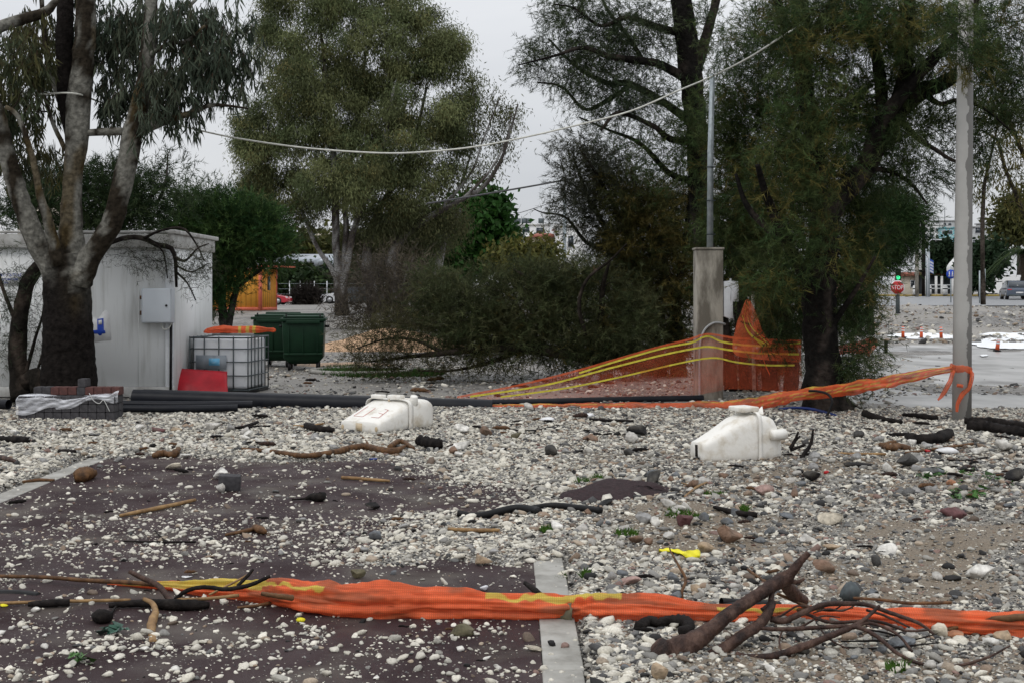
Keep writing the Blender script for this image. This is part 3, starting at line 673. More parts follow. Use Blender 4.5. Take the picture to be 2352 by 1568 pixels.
# the great olive green gum tree in the middle
T = Tree('eucalyptus_tree', 'great olive green gum tree with several pale stems in the middle distance', 70, bark=((.24, .235, .23), (.07, .06, .055)))
T.limb([(786, 735, 19), (784, 700, 16), (781, 650, 15), (780, 610, 12)], sides=12, black=(.4, 2.0))
T.limb([(779, 640, 10), (772, 560, 9), (770, 480, 9), (766, 350, 7), (750, 200, 5), (735, 60, 3)], sides=9)
T.limb([(788, 660, 9), (800, 590, 8), (815, 520, 7), (850, 430, 7), (880, 340, 5), (905, 200, 3)], (0, -1), 9)
T.limb([(784, 660, 8), (757, 610, 6), (735, 580, 5), (715, 540, 5), (700, 500, 4), (660, 420, 3)], sides=8)
T.limb([(783, 640, 7), (795, 540, 7), (793, 430, 6), (820, 300, 5), (840, 120, 3)], (0, 1), 8)
T.limb([(860, 720, 16), (852, 660, 14), (842, 600, 12), (855, 520, 9), (900, 430, 7), (950, 330, 5), (980, 200, 3)], (1, 2), 9)
T.limb([(925, 715, 17), (905, 640, 16), (900, 590, 14), (925, 545, 10), (985, 500, 8), (1055, 462, 6), (1110, 430, 5), (1150, 370, 4), (1170, 310, 3), (1190, 240, 1.5)], (1, -1), 9)
T.limb([(1060, 460, 4), (1120, 400, 3), (1160, 330, 2), (1175, 260, 1.5)], (-1, -1), 6); T.limb([(1000, 495, 4), (1080, 400, 3), (1110, 320, 2), (1150, 220, 1.5)], (0, -1), 6)
T.limb([(1010, 490, 4), (1060, 420, 3), (1090, 300, 2), (1085, 180, 1.5)], (0, 0), 6)
T.limb([(1000, 660, 12), (1010, 600, 9), (1025, 540, 7), (1060, 480, 4)], (2, 2), 8)
sb = T.blobs([(745, 130, 100, 100, 0), (870, 110, 110, 100, 0), (1000, 120, 60, 90, 0), (625, 330, 80, 120, 0), (770, 310, 150, 150, 1), (930, 280, 140, 140, 0), (1045, 260, 60, 110, 0), (660, 450, 110, 60, 0), (870, 440, 140, 70, 0), (625, 110, 50, 90, 0), (820, 0, 150, 50, 0), (585, 390, 45, 80, 0), (990, 400, 80, 50, 0), (690, 220, 80, 80, -2), (640, 40, 45, 50, 0), (790, 420, 110, 50, -3), (570, 300, 40, 70, 0), (950, 40, 70, 50, 0), (700, 10, 70, 50, 0), (1030, 140, 40, 70, 0), (940, 150, 60, 60, 0), (810, 200, 80, 60, 0)], int(540 * D_), r0=.05, shell=2.8)
T.leaves(sb, 430, .37, (.15, .29), .046, .8, pal=((.084, .108, .048), (.155, .168, .074)), tint=.42)
low = T.blobs([(910, 505, 110, 45, 0), (690, 500, 40, 25, 0), (1010, 520, 80, 40, 1), (860, 555, 80, 30, 2), (960, 560, 70, 30, 2)], 120, r0=.04)
T.leaves(low, 280, .45, (.12, .25), .04, .8, pal=((.06, .072, .034), (.10, .102, .046)), tint=.35)
T.leaves(sb[::3], 200, .26, (.15, .28), .046, .8, pal=((.12, .128, .055), (.19, .175, .07)), tint=.25)
sb = T.blobs([(1130, 250, 45, 50, 0), (1150, 330, 40, 60, 0), (1100, 400, 40, 50, 0), (1080, 190, 45, 30, 0), (1040, 470, 40, 20, 0), (1170, 260, 20, 40, 0)], 80, r0=.04)
T.leaves(sb, 45, .42, (.16, .32), .055, .8, pal=((.06, .07, .03), (.09, .095, .04)))
T.build()

# the wall of tamarisks on the right
BK = ((.032, .026, .022), (.010, .009, .008))
TP = ((.035, .068, .023), (.072, .090, .030))
T = Tree('tamarisk_tree', 'tall tamarisk with bare twisting branches reaching left over the fallen bush', 24, bark=BK)
T.limb([(1655, 900, 34), (1640, 780, 28), (1628, 650, 24), (1610, 500, 22), (1602, 400, 24), (1600, 300, 24), (1590, 200, 26), (1578, 100, 26), (1565, 0, 24), (1550, -120, 18)], (0, 0), 12)
T.limb([(1598, 160, 16), (1620, 90, 12), (1640, 20, 10), (1660, -60, 8)], (0, .3), 9)
T.limb([(1590, 190, 13), (1520, 150, 10), (1470, 140, 9), (1400, 130, 7), (1340, 110, 5), (1270, 130, 3), (1190, 150, 1.5)], (0, -1), 8)
T.limb([(1598, 290, 11), (1530, 240, 9), (1450, 195, 8), (1390, 190, 6), (1320, 150, 4), (1260, 90, 2)], (0, 1), 8)
T.limb([(1450, 195, 6), (1380, 240, 5), (1340, 250, 4), (1290, 200, 3), (1235, 190, 2)], (.5, 0), 7)
T.limb([(1575, 80, 10), (1500, 60, 8), (1440, 40, 6), (1380, 60, 4), (1320, 20, 3), (1270, 10, 1.5)], (0, -.5), 7)
T.limb([(1600, 330, 10), (1540, 320, 8), (1500, 290, 6), (1420, 260, 5), (1380, 300, 3)], (0, -.6), 7)
T.limb([(1604, 420, 9), (1540, 400, 7), (1470, 330, 5), (1400, 300, 3), (1330, 270, 2)], (0, .4), 7)
T.limb([(1480, 145, 6), (1440, 80, 5), (1400, 30, 4), (1370, -30, 3)], (0, .6), 6)
sb = T.blobs([(1330, 60, 95, 75, 0), (1420, 120, 110, 90, 0), (1290, 150, 90, 55, 0), (1480, 60, 110, 80, 0), (1450, 230, 110, 60, 0), (1380, 210, 90, 60, 0), (1300, 10, 70, 40, 0), (1230, 130, 50, 35, 0)], int(340 * D_), r0=.012, shell=2.5)
T.needles(sb, 13, 15, .15, (.05, .13), .0090, pal=((.038, .058, .030), (.062, .078, .038)), grav=-.3)
sb = T.blobs([(1540, 330, 90, 60, 0), (1500, 290, 100, 50, 0), (1610, 280, 60, 150, -.5), (1630, 60, 80, 80, .3), (1560, 400, 60, 60, 0)], int(110 * D_), r0=.013)
T.needles(sb, 12, 18, .17, (.06, .14), .009, pal=TP, grav=-.2)
T.build()

T = Tree('tamarisk_tree', 'huge dark tamarisk with forked black trunk right of the concrete pillar', 18.8, bark=BK)
T.limb([(1905, 965, 66), (1895, 930, 52), (1890, 860, 44), (1885, 780, 38), (1880, 680, 37), (1890, 580, 36), (1895, 480, 32)], (0, 0), 14, rough=.09)
T.limb([(1960, 960, 30), (1930, 930, 24), (1905, 880, 20)], (.2, 0), 9)
T.limb([(1895, 500, 30), (1930, 450, 27), (1985, 390, 25), (2020, 320, 25), (2060, 260, 23), (2110, 215, 21), (2170, 190, 17), (2230, 150, 12), (2300, 110, 7)], (0, .4), 12, rough=.08)
T.limb([(1990, 380, 20), (2020, 290, 18), (2070, 220, 16), (2130, 150, 14), (2190, 90, 11), (2230, 30, 9), (2260, -60, 7)], (0, -.4), 10)
T.limb([(1890, 520, 22), (1880, 420, 20), (1870, 300, 20), (1850, 220, 20), (1842, 120, 22), (1838, 20, 20), (1830, -100, 15)], (0, .6), 11)
T.limb([(1845, 160, 14), (1815, 80, 12), (1790, 20, 11), (1770, -60, 8)], (.6, .4), 9); T.limb([(1848, 120, 13), (1880, 60, 11), (1910, 10, 10), (1940, -60, 8)], (.6, .9), 9)
T.limb([(2020, 330, 14), (2025, 240, 14), (2018, 150, 14), (2000, 80, 14), (1990, 0, 13), (1985, -80, 10)], (.1, .9), 10)
T.limb([(2060, 240, 16), (2080, 160, 15), (2085, 80, 15), (2090, 0, 13), (2095, -80, 10)], (.1, -.6), 10)
T.limb([(1880, 690, 16), (1830, 600, 14), (1790, 520, 12), (1760, 450, 9), (1740, 380, 6)], (0, -.9), 9)
T.limb([(1875, 640, 12), (1800, 560, 9), (1720, 480, 7), (1690, 400, 4)], (0, .5), 8)
T.limb([(2060, 270, 9), (2110, 320, 7), (2150, 345, 5), (2190, 370, 4), (2230, 375, 2)], (.2, -.4), 7); T.limb([(2000, 385, 7), (2060, 400, 5), (2100, 430, 4), (2130, 470, 2)], (.1, .6), 6)
T.limb([(2120, 215, 8), (2160, 240, 6), (2200, 230, 5), (2260, 250, 3), (2320, 300, 2)], (.3, -.5), 7)
T.limb([(1880, 790, 9), (1930, 720, 7), (1975, 650, 5), (2010, 590, 3)], (0, -.5), 7)
sb = T.blobs([(1720, 280, 80, 110, 3.2), (1750, 200, 90, 80, 2.6), (1700, 470, 80, 130, 3.4), (1770, 580, 70, 130, 3.2), (1800, 420, 90, 120, 2.4), (1850, 330, 110, 90, 1.0), (1880, 450, 80, 90, 1.2), (1960, 290, 80, 80, .9), (1950, 560, 70, 110, .9), (1840, 640, 70, 110, 1.2), (1970, 440, 60, 90, .9), (1690, 340, 60, 110, 3.0), (1930, 700, 60, 70, .8), (1790, 740, 50, 80, 1.6), (2010, 230, 70, 70, .5)], int(520 * D_), r0=.016)
T.needles(sb, 17, 22, .17, (.06, .15), .0088, pal=TP, grav=-.2, ochre=.14, tint=.5)
sb = T.blobs([(2200, 60, 50, 70, -2.3), (2225, 130, 40, 40, -2.2), (1990, 90, 50, 60, -.6), (1840, 100, 70, 90, -.4), (2070, 60, 70, 60, -.6), (1900, 560, 40, 60, -.8), (1760, 640, 50, 90, -.5), (1830, 520, 60, 90, -.6), (1800, 330, 70, 80, -.4), (1900, 400, 60, 80, -.7), (1740, 430, 50, 80, 1.5), (1900, 250, 70, 70, -.5)], int(200 * D_), r0=.012)
T.needles(sb, 13, 20, .15, (.06, .15), .0088, pal=TP, grav=-.2, ochre=.2, tint=.4)
sb = T.blobs([(2000, 50, 180, 60, 0), (2150, 110, 110, 90, 0), (2290, 70, 80, 80, 0), (2060, 300, 60, 50, 0), (1960, 800, 50, 70, .2), (1968, 690, 42, 60, .2), (2050, 370, 60, 40, .4), (2120, 290, 80, 40, .3), (2130, 400, 60, 40, .3), (2320, 180, 50, 80, 0), (2260, 200, 50, 60, -.3), (1945, 850, 40, 45, .2), (1900, 20, 150, 50, .5), (1740, 90, 80, 90, 1.5), (2250, 320, 40, 50, .2), (1860, 130, 110, 80, .6), (2310, 260, 40, 40, 0)], int(560 * D_), r0=.011, shell=2.6)
T.needles(sb, 12, 18, .15, (.06, .15), .0090, pal=((.032, .060, .024), (.064, .080, .028)), grav=-.3, ochre=.08)
T.build()

T = Tree('tamarisk_tree', 'dense dark tamarisk stems standing behind the orange fence net', 22.6, bark=BK)
for q in ([(1720, 905, 22), (1715, 800, 20), (1700, 700, 18), (1690, 560, 14), (1700, 420, 8)], [(1770, 900, 20), (1765, 820, 18), (1755, 720, 15), (1770, 600, 11), (1800, 480, 7)], [(1815, 905, 18), (1820, 830, 16), (1805, 730, 13), (1790, 640, 9)], [(1680, 900, 16), (1672, 800, 13), (1655, 690, 11), (1640, 560, 8)]): T.limb(q, (0, 0), 9)
sb = T.blobs([(1690, 640, 60, 120, .4), (1760, 700, 60, 90, .5), (1650, 560, 50, 120, .6), (1800, 740, 50, 80, .5), (1720, 540, 80, 90, .7), (1670, 760, 45, 60, .6), (1740, 845, 50, 40, .8), (1800, 835, 40, 50, .8), (1690, 850, 40, 40, .8)], int(220 * D_), r0=.015)
T.needles(sb, 16, 20, .17, (.06, .15), .010, pal=TP, grav=-.25, ochre=.08, tint=.45)
T.build()

T = Tree('tamarisk_tree', 'ochre tinged tamarisk thicket left of the concrete pillar', 26.5, bark=BK)
T.limb([(1560, 870, 20), (1555, 780, 17), (1540, 660, 13), (1500, 560, 9), (1470, 470, 6), (1450, 390, 3)], sides=9); T.limb([(1520, 870, 16), (1500, 760, 13), (1460, 640, 10), (1400, 540, 7), (1350, 450, 5), (1320, 370, 2)], (0, .6), 8)
T.limb([(1545, 700, 10), (1570, 600, 8), (1580, 500, 6), (1585, 420, 3)], sides=7); T.limb([(1460, 640, 7), (1430, 520, 5), (1370, 400, 4), (1330, 340, 2)], sides=6)
T.limb([(1400, 560, 6), (1350, 560, 5), (1300, 500, 3), (1250, 490, 2), (1225, 480, 1.2)], (.4, .4), 6)
sb = T.blobs([(1480, 530, 85, 100, 0), (1530, 650, 75, 130, 0), (1440, 640, 65, 100, 0), (1550, 480, 60, 80, .4), (1520, 790, 80, 60, 0), (1450, 460, 65, 60, 0), (1580, 600, 40, 120, .4)], int(330 * D_), r0=.016)
T.needles(sb, 19, 20, .19, (.07, .17), .011, pal=((.036, .050, .018), (.082, .076, .024)), grav=-.2, ochre=.3, tint=.45)
sb = T.blobs([(1340, 400, 70, 70, .3), (1390, 470, 60, 80, .3), (1370, 540, 40, 60, .3), (1420, 380, 70, 60, .2), (1340, 330, 60, 35, .2), (1400, 620, 40, 50, .3), (1330, 470, 50, 60, .3)], int(240 * D_), r0=.014)
sp2 = T.blobs([(1310, 500, 40, 30, .3), (1255, 488, 32, 20, .3)], 14, r0=.01); T.needles(sp2, 9, 12, .12, (.07, .16), .009, pal=((.045, .055, .03), (.06, .07, .03)))
T.needles(sb, 10, 16, .16, (.07, .16), .010, pal=((.045, .05, .036), (.06, .064, .034)), grav=-.1)
T.build()

# the uprooted bush lying across the middle
T = Tree('fallen_tamarisk', 'uprooted brownish tamarisk lying on its side behind the black pipe', 25.2, bark=((.06, .048, .04), (.018, .015, .012)), cat='fallen tree')
T.limb([(1500, 840, 22), (1420, 830, 19), (1330, 815, 16), (1220, 800, 13), (1120, 800, 10), (1020, 810, 7), (930, 820, 4), (850, 830, 2)], (0, -.5), 9)
T.limb([(1420, 830, 14), (1350, 760, 11), (1290, 700, 9), (1230, 650, 6), (1180, 620, 3)], (0, .5), 8); T.limb([(1330, 815, 11), (1240, 760, 8), (1150, 730, 6), (1060, 700, 4), (1000, 660, 2)], (0, .6), 8)
T.limb([(1360, 820, 10), (1380, 740, 8), (1385, 660, 6), (1400, 600, 3)], (0, -.5), 7); T.limb([(1150, 800, 7), (1070, 770, 5), (980, 750, 3), (880, 740, 2)], (0, .3), 6)
T.limb([(1020, 810, 5), (950, 780, 3.5), (880, 780, 2.5), (820, 800, 1.5)], (-.3, -.6), 5); T.limb([(1200, 800, 7), (1130, 830, 5), (1040, 850, 3), (960, 850, 2)], (0, -.6), 6)
T.limb([(1345, 770, 6), (1330, 700, 5), (1350, 640, 4), (1400, 600, 3), (1440, 560, 2)], (-.6, -.8), 6)
sb = T.blobs([(1060, 730, 100, 72, 0), (1200, 695, 140, 80, .3), (1340, 675, 110, 66, .3), (1440, 740, 70, 90, .3), (1280, 780, 150, 50, 0), (1120, 780, 100, 45, 0), (1020, 660, 55, 45, .5), (1230, 645, 90, 28, .6), (1400, 810, 90, 35, -.2)], int(560 * D_), r0=.016, shell=2.6)
T.needles(sb, 16, 18, .19, (.07, .17), .0105, pal=((.046, .064, .026), (.092, .096, .044)), grav=0.0, ochre=.08, tint=.45)
sb = T.blobs([(890, 790, 110, 55, -.3), (960, 830, 110, 35, -.4), (850, 830, 60, 25, -.4), (940, 730, 80, 50, .4), (1090, 840, 120, 20, -.5), (900, 770, 70, 40, -.4)], int(330 * D_), r0=.012, shell=2.8)
T.needles(sb, 6, 9, .14, (.06, .15), .009, pal=((.05, .05, .02), (.07, .065, .03)), grav=0)
T.build()

# dead grey brush under the middle gum tree
T = Tree('dead_shrub', 'tangle of bare grey branches under the great gum tree', 52, bark=((.16, .145, .135), (.07, .06, .055)), cat='shrub')
T.limb([(920, 760, 7), (915, 700, 5), (930, 640, 3), (950, 590, 1.5)], sides=6); T.limb([(860, 760, 7), (850, 690, 5), (840, 640, 3), (820, 600, 1.5)], sides=6); T.limb([(880, 760, 5), (890, 700, 4), (870, 640, 2.5), (880, 590, 1.5)], sides=6)
sb = T.blobs([(850, 650, 60, 60, 0), (930, 650, 60, 60, 0), (880, 720, 90, 40, 0), (960, 710, 50, 40, 0), (800, 740, 60, 20, 0)], 330, r0=.03, shell=2.5)
T.needles(sb[::2], 14, 5, .3, (.2, .5), .022, pal=((.07, .06, .05), (.09, .075, .05)), grav=.1)
T.build(crown='twigs')

def roundtree(name, label, Y, blobs, base, n, pal, leaf=(.3, .5), w_=.2, sig=.7, per=60, group=None, needle=False, hang=.2, bark=((.06, .05, .045), (.03, .025, .02)), cat='tree'):
    T = Tree(name, label, Y, group, bark, cat)
    T.limb([(base[0], base[1], base[2]), (base[0], (base[1] + blobs[0][1]) / 2, base[2] * .8), (blobs[0][0], blobs[0][1], base[2] * .4)], sides=7)
    sb = T.blobs(blobs, n, r0=.05)
    if needle: T.needles(sb, per, 7, sig, leaf, w_, pal=pal, grav=.1)
    else: T.leaves(sb, per, sig, leaf, w_, hang, pal=pal)
    return T.build()
roundtree('broadleaf_tree', 'dense rounded bright green tree right of the great gum tree', 96, [(1090, 540, 60, 80, 0), (1115, 510, 38, 60, 0), (1060, 590, 60, 40, 0), (1020, 570, 40, 60, 1), (1130, 550, 24, 40, 0)], (1075, 700, 9), 170, ((.020, .062, .012), (.030, .082, .016)), (.4, .7), .34, .7, 90, hang=.1)
roundtree('tamarisk_tree', 'small dark green tamarisk behind the stop sign', 36, [(2040, 530, 45, 70, 0), (2080, 490, 28, 40, 0), (2000, 590, 45, 50, 0), (2030, 460, 25, 25, 0), (2085, 545, 20, 25, 0)], (2000, 770, 9), 170, ((.020, .046, .014), (.036, .060, .02)), (.10, .24), .018, .24, 44, needle=True)
T = Tree('eucalyptus_tree', 'open crowned ochre green tree at the right edge behind the concrete pole', 40, bark=((.06, .05, .042), (.03, .025, .02)))
T.limb([(2258, 700, 6), (2257, 600, 5), (2257, 500, 5), (2262, 420, 4), (2280, 340, 3), (2300, 250, 2)], sides=7); T.limb([(2360, 520, 6), (2335, 450, 5), (2310, 390, 4), (2290, 320, 3)], sides=6); T.limb([(2380, 420, 7), (2340, 330, 5), (2310, 260, 4), (2280, 220, 2)], sides=6); T.limb([(2290, 320, 3), (2250, 300, 2), (2235, 330, 1.5)], sides=5)
sb = T.blobs([(2265, 370, 30, 60, 0), (2320, 300, 45, 70, 0), (2330, 420, 40, 60, 0), (2290, 240, 50, 50, 0), (2340, 500, 30, 30, 0), (2250, 440, 22, 34, 0)], 75, r0=.03)
T.leaves(sb, 42, .24, (.14, .26), .036, .9, pal=((.06, .066, .02), (.12, .10, .03))); T.build()
roundtree('broadleaf_tree', 'dark green tree under the white flats left of the concrete pole', 140, [(2170, 590, 20, 30, 0), (2195, 592, 25, 34, 0), (2145, 580, 10, 16, 0), (2150, 604, 14, 12, 0)], (2165, 680, 4), 80, ((.014, .03, .014), (.024, .042, .02)), (.4, .7), .34, .6, 70)
roundtree('broadleaf_tree', 'dark green bushy tree between the concrete pole and the palm', 118, [(2258, 600, 24, 32, 0), (2242, 630, 16, 26, 0), (2280, 585, 14, 18, 0)], (2250, 690, 4), 80, ((.016, .034, .016), (.026, .045, .02)), (.4, .7), .3, .6, 70)
roundtree('broadleaf_tree', 'olive tree at the right edge behind the palm', 128, [(2335, 490, 40, 40, 0), (2320, 530, 30, 24, 0)], (2340, 660, 5), 80, ((.05, .06, .02), (.075, .075, .025)), (.4, .7), .3, .8, 60)
roundtree('flowering_shrub', 'yellowish bushes before the white house at centre', 90, [(1200, 600, 46, 20, 0), (1250, 590, 18, 24, 0), (1165, 605, 22, 16, 0)], (1210, 690, 4), 80, ((.07, .08, .022), (.13, .12, .03)), (.3, .6), .2, .7, 50, cat='shrub')
roundtree('pine_tree', 'flat topped dark green pine in front of the white flats at centre', 150, [(1180, 542, 22, 9, 0), (1166, 556, 20, 10, 0), (1240, 562, 8, 12, 0)], (1190, 640, 3), 60, ((.03, .06, .035), (.045, .08, .045)), (.3, .5), .25, .5, 60)
roundtree('broadleaf_tree', 'yellow green trees above the grey tin roof', 190, [(720, 572, 60, 22, 0), (800, 570, 60, 25, 0), (660, 560, 40, 30, 0), (900, 580, 60, 30, 0), (980, 600, 60, 40, 0)], (760, 640, 3), 130, ((.05, .062, .02), (.085, .085, .025)), (.8, 1.3), .6, 1.4, 50)
roundtree('dark_shrub', 'dark rounded bush between the red and the white car', 118, [(705, 680, 24, 17, 0), (722, 686, 10, 11, 0), (685, 689, 14, 9, 0)], (705, 706, 3), 70, ((.020, .017, .015), (.032, .026, .022)), (.3, .6), .08, .35, 70, hang=-.5, cat='shrub')
roundtree('hedge', 'green hedge along the white posts in front of the dark pavilion', 134, [(660, 645, 40, 26, 0), (740, 650, 40, 20, 0), (820, 650, 50, 22, 0), (900, 655, 60, 20, 0), (980, 660, 60, 20, 0)], (760, 690, 3), 170, ((.018, .034, .014), (.034, .055, .018)), (.5, .8), .35, .9, 50, cat='hedge')
roundtree('broadleaf_tree', 'dark trees closing the view under the great gum tree', 98, [(930, 560, 70, 60, 0), (1000, 540, 60, 70, 0), (860, 580, 50, 45, 0), (1040, 600, 40, 50, 0), (960, 630, 70, 40, 0)], (960, 690, 6), 150, ((.030, .034, .016), (.05, .05, .022)), (.3, .55), .2, .7, 90)
# palm at the right edge
root = thing('palm_tree', 'palm with drooping fronds above the dark car at the right edge', 'palm', at(2356, 690, 104))
mb = MB(); P = catmull([at(2358, 692, 104), at(2357, 640, 104), at(2354, 580, 104)], 8); mb.tube(P, np.linspace(.45, .35, 8), 9, rough=.1, col=(.05, .04, .03)); mb.build('trunk', MT['bark'], root)
for k in range(26):
    a_ = k / 26 * 2 * np.pi; c0 = P[-1]; ln = rng.uniform(2.6, 3.9); el_ = rng.uniform(.1, .9)
    d = np.array([math.cos(a_), math.sin(a_), 0]); t = np.linspace(0, 1, 14)[:, None]
    S = c0 + d * t * ln * math.cos(el_ * .6) + np.array([0, 0, 1]) * (t * ln * el_ * .7 - t ** 2 * ln * .85)
    mb = MB(); mb.tube(S, np.linspace(.04, .01, 14), 4, col=(.05, .07, .02))
    for i in range(1, 14):
        for sg in (-1, 1):
            sd_ = np.cross(d, [0, 0, 1]) * sg
            for f in (0, .33, .66):
                q = S[i - 1] * (1 - f) + S[i] * f; tip = q + (sd_ * .75 + d * .45 + np.array([0, 0, -.35])) * .62 * (1 - .5 * i / 14); wv = d * .035
                mb.add([q - wv, q + wv, tip], T=[[0, 1, 2]], col=np.array((.035, .062, .022)) * rng.uniform(.7, 1.3))
    mb.build('frond', MT['leaf'], root)
# ------------------------------------------------------------------ writing helper: text as real mesh on a plane
def text_mesh(txt, size):
    cu = bpy.data.curves.new('txt', 'FONT'); cu.body = txt; cu.size = size; cu.align_x = 'CENTER'; cu.align_y = 'CENTER'; cu.extrude = .0015; cu.resolution_u = 3
    o = bpy.data.objects.new('txt', cu); COL.objects.link(o); dg = bpy.context.evaluated_depsgraph_get()
    me = bpy.data.meshes.new_from_object(o.evaluated_get(dg)); bpy.data.objects.remove(o); return me
def text_obj(name, txt, size, pos, mat, parent, rot=(math.radians(90), 0, 0), sx=1.0):
    me = text_mesh(txt, size); me.transform(Matrix.Translation(Vector(pos)) @ Matrix.Rotation(rot[2], 4, 'Z') @ Matrix.Rotation(rot[0], 4, 'X') @ Matrix.Diagonal((sx, 1, 1, 1)))
    me.materials.append(mat); return put(name, me, parent)

# ------------------------------------------------------------------ white prefabricated cabin
Y0 = 21.3; XL, XR = -11.0, -5.53; TOPZ = 2.66
cab = thing('prefab_cabin', 'white prefabricated cabin with flat roof behind the big gum tree', 'cabin', (-7.5, Y0, 0))
mb = MB(); mb.box(((XL + XR) / 2, Y0 + 1.42, 1.22), (XR - XL, 2.74, 2.44)); mb.build('wall', MT['cabin'], cab)
mb = MB()
for k in np.arange(XL, XR, .98): mb.box((k, Y0 + .046, 1.22), (.012, .012, 2.43))
mb.build('panel_joint', MT['cabin'], cab)
mb = MB(); mb.box(((XL + XR) / 2 - .02, Y0 + 1.42, 2.54), (XR - XL + .10, 2.95, .225)); mb.box((XR + .0, Y0 + 1.47, 2.685), (.14, 3.1, .07)); mb.box(((XL + XR) / 2, Y0 + .0, 2.685), (XR - XL + .1, .12, .04))
roof = mb.build('roof', MT['cabin_trim'], cab, bevel=.012)
mb = MB(); mb.box((XR - .06, Y0 + .03, 1.2), (.13, .05, 2.4)); mb.build('corner_post', MT['white_paint'], cab, bevel=.006)
mb = MB(); mb.box(((XL + XR) / 2, Y0 + .02, .09), (XR - XL + .04, .05, .16)); mb.build('base_rail', MT['cabin_trim'], cab, bevel=.004)
mb = MB(); a = at(395, 870, Y0 - .03); mb.bar(at(393, 745, Y0 - .03), (at(393, 745, Y0)[0], Y0 - .03, .02), .035); mb.build('downpipe', MT['rubber'], cab)
# switch box on the wall
c = at(363, 702, Y0 - .1)
mb = MB(); mb.box((c[0], Y0 - .09, c[2]), (.48, .24, .56)); eb = mb.build('switch_box', M('box_grey', (.55, .59, .63), (.50, .54, .58), 3, .4), cab, bevel=.012)
mb = MB(); mb.box((c[0] + .008, Y0 - .218, c[2]), (.45, .012, .53)); bd = mb.build('box_door', M('box_door_grey', (.58, .62, .66), (.53, .57, .61), 2, .38), eb, bevel=.004)
mb = MB(); mb.tube([(c[0] + .17, Y0 - .22, c[2]), (c[0] + .17, Y0 - .245, c[2])], .018, 10); mb.build('lock', MT['rubber'], eb)
mb = MB(); mb.box((c[0] - .27, Y0 - .06, c[2] - .12), (.05, .1, .07)); mb.box((c[0] - .27, Y0 - .06, c[2] + .13), (.05, .1, .06)); mb.build('cable_gland', MT['brownwood'], eb)
mb = MB(); mb.tube(catmull([(c[0] + .05, Y0 - .1, c[2] - .28), (c[0] + .1, Y0 - .14, c[2] - .38), (c[0] + .18, Y0 - .1, c[2] - .36), (c[0] + .24, Y0 - .05, c[2] - .2)], 12), .009, 5); mb.build('wire', MT['cable'], eb)
# notice on the wall at the left
c = at(18, 641, Y0); sg = None
mb = MB(); mb.box((c[0] - .06, Y0 + .035, c[2]), (.62, .012, .20)); sg = mb.build('notice_board', MT['stopwhite'], cab)
text_obj('lettering', 'ΔΗΜΟΤΙΚΗ ΠΑΤΡΑΣ', .062, (c[0] - .08, Y0 + .0275, c[2] + .06), MT['bluesign'], sg)
text_obj('lettering', 'ΤΜΗΜΑ ΕΠΙΣΚΕΥΩΝ', .046, (c[0] - .07, Y0 + .0275, c[2] - .01), MT['bluesign'], sg)
text_obj('lettering', 'ΠΑΤΡΑ', .040, (c[0] - .07, Y0 + .0275, c[2] - .065), MT['bluesign'], sg)
# torn poster with a blue lorry
def wall_prism(mb, pts, y0, y1): mb.prism([(at(px, py, Y0)[0], at(px, py, Y0)[2]) for px, py in pts], y0, y1, lambda a, b, z: np.array([a, z, b]))
mb = MB(); wall_prism(mb, [(196, 735), (212, 728), (222, 733), (229, 724), (240, 712), (248, 718), (251, 740), (254, 781), (236, 782), (214, 786), (196, 780)], Y0 + .040, Y0 + .044); po = mb.build('poster', MT['stopwhite'], cab)
mb = MB(); wall_prism(mb, [(222, 733), (236, 731), (237, 758), (240, 760), (241, 766), (233, 767), (231, 771), (226, 771), (223, 767), (200, 767), (200, 760), (222, 758)], Y0 + .032, Y0 + .036)
wall_prism(mb, [(200, 737), (206, 733), (208, 752), (202, 756)], Y0 + .032, Y0 + .036); mb.build('lorry_picture', MT['bluesign'], po)
mb = MB(); wall_prism(mb, [(225, 736), (233, 735), (233, 745), (225, 746)], Y0 + .026, Y0 + .029); mb.build('lorry_window', MT['stopwhite'], po)

# broken branch draped over the cabin roof
T = Tree('broken_branch', 'dark broken branch with bare twigs hooked over the cabin roof edge', 21.0, bark=((.045, .038, .032), (.016, .013, .012)), cat='branch')
T.limb([(250, 560, 5), (290, 546, 6), (330, 548, 6), (360, 563, 6), (390, 568, 6), (402, 590, 5), (404, 625, 4), (405, 660, 3)], (.1, 0), 7); T.limb([(330, 548, 4), (370, 530, 3), (420, 525, 3), (450, 560, 2), (470, 600, 1.5)], (0, .2), 5)
T.limb([(402, 590, 3.5), (425, 600, 3), (455, 570, 2), (480, 560, 1.5)], (0, 0), 5); T.limb([(405, 625, 3), (430, 650, 2), (450, 690, 1.5)], (0, 0), 5); T.limb([(345, 553, 3), (375, 580, 2), (385, 640, 1.5)], (0, 0), 5); T.limb([(404, 610, 2.5), (440, 625, 2), (478, 605, 1.2)], (0, 0), 5)
sb = T.blobs([(440, 590, 45, 40, 0), (430, 650, 35, 40, 0), (360, 590, 40, 50, 0), (300, 580, 50, 30, 0), (450, 620, 30, 60, 0)], 90, r0=.007)
T.needles(sb[::2], 10, 8, .10, (.05, .14), .006, pal=((.035, .042, .022), (.05, .055, .03)), grav=-.4); T.base = at(330, 545, 21.0); T.build('branch', 'foliage')

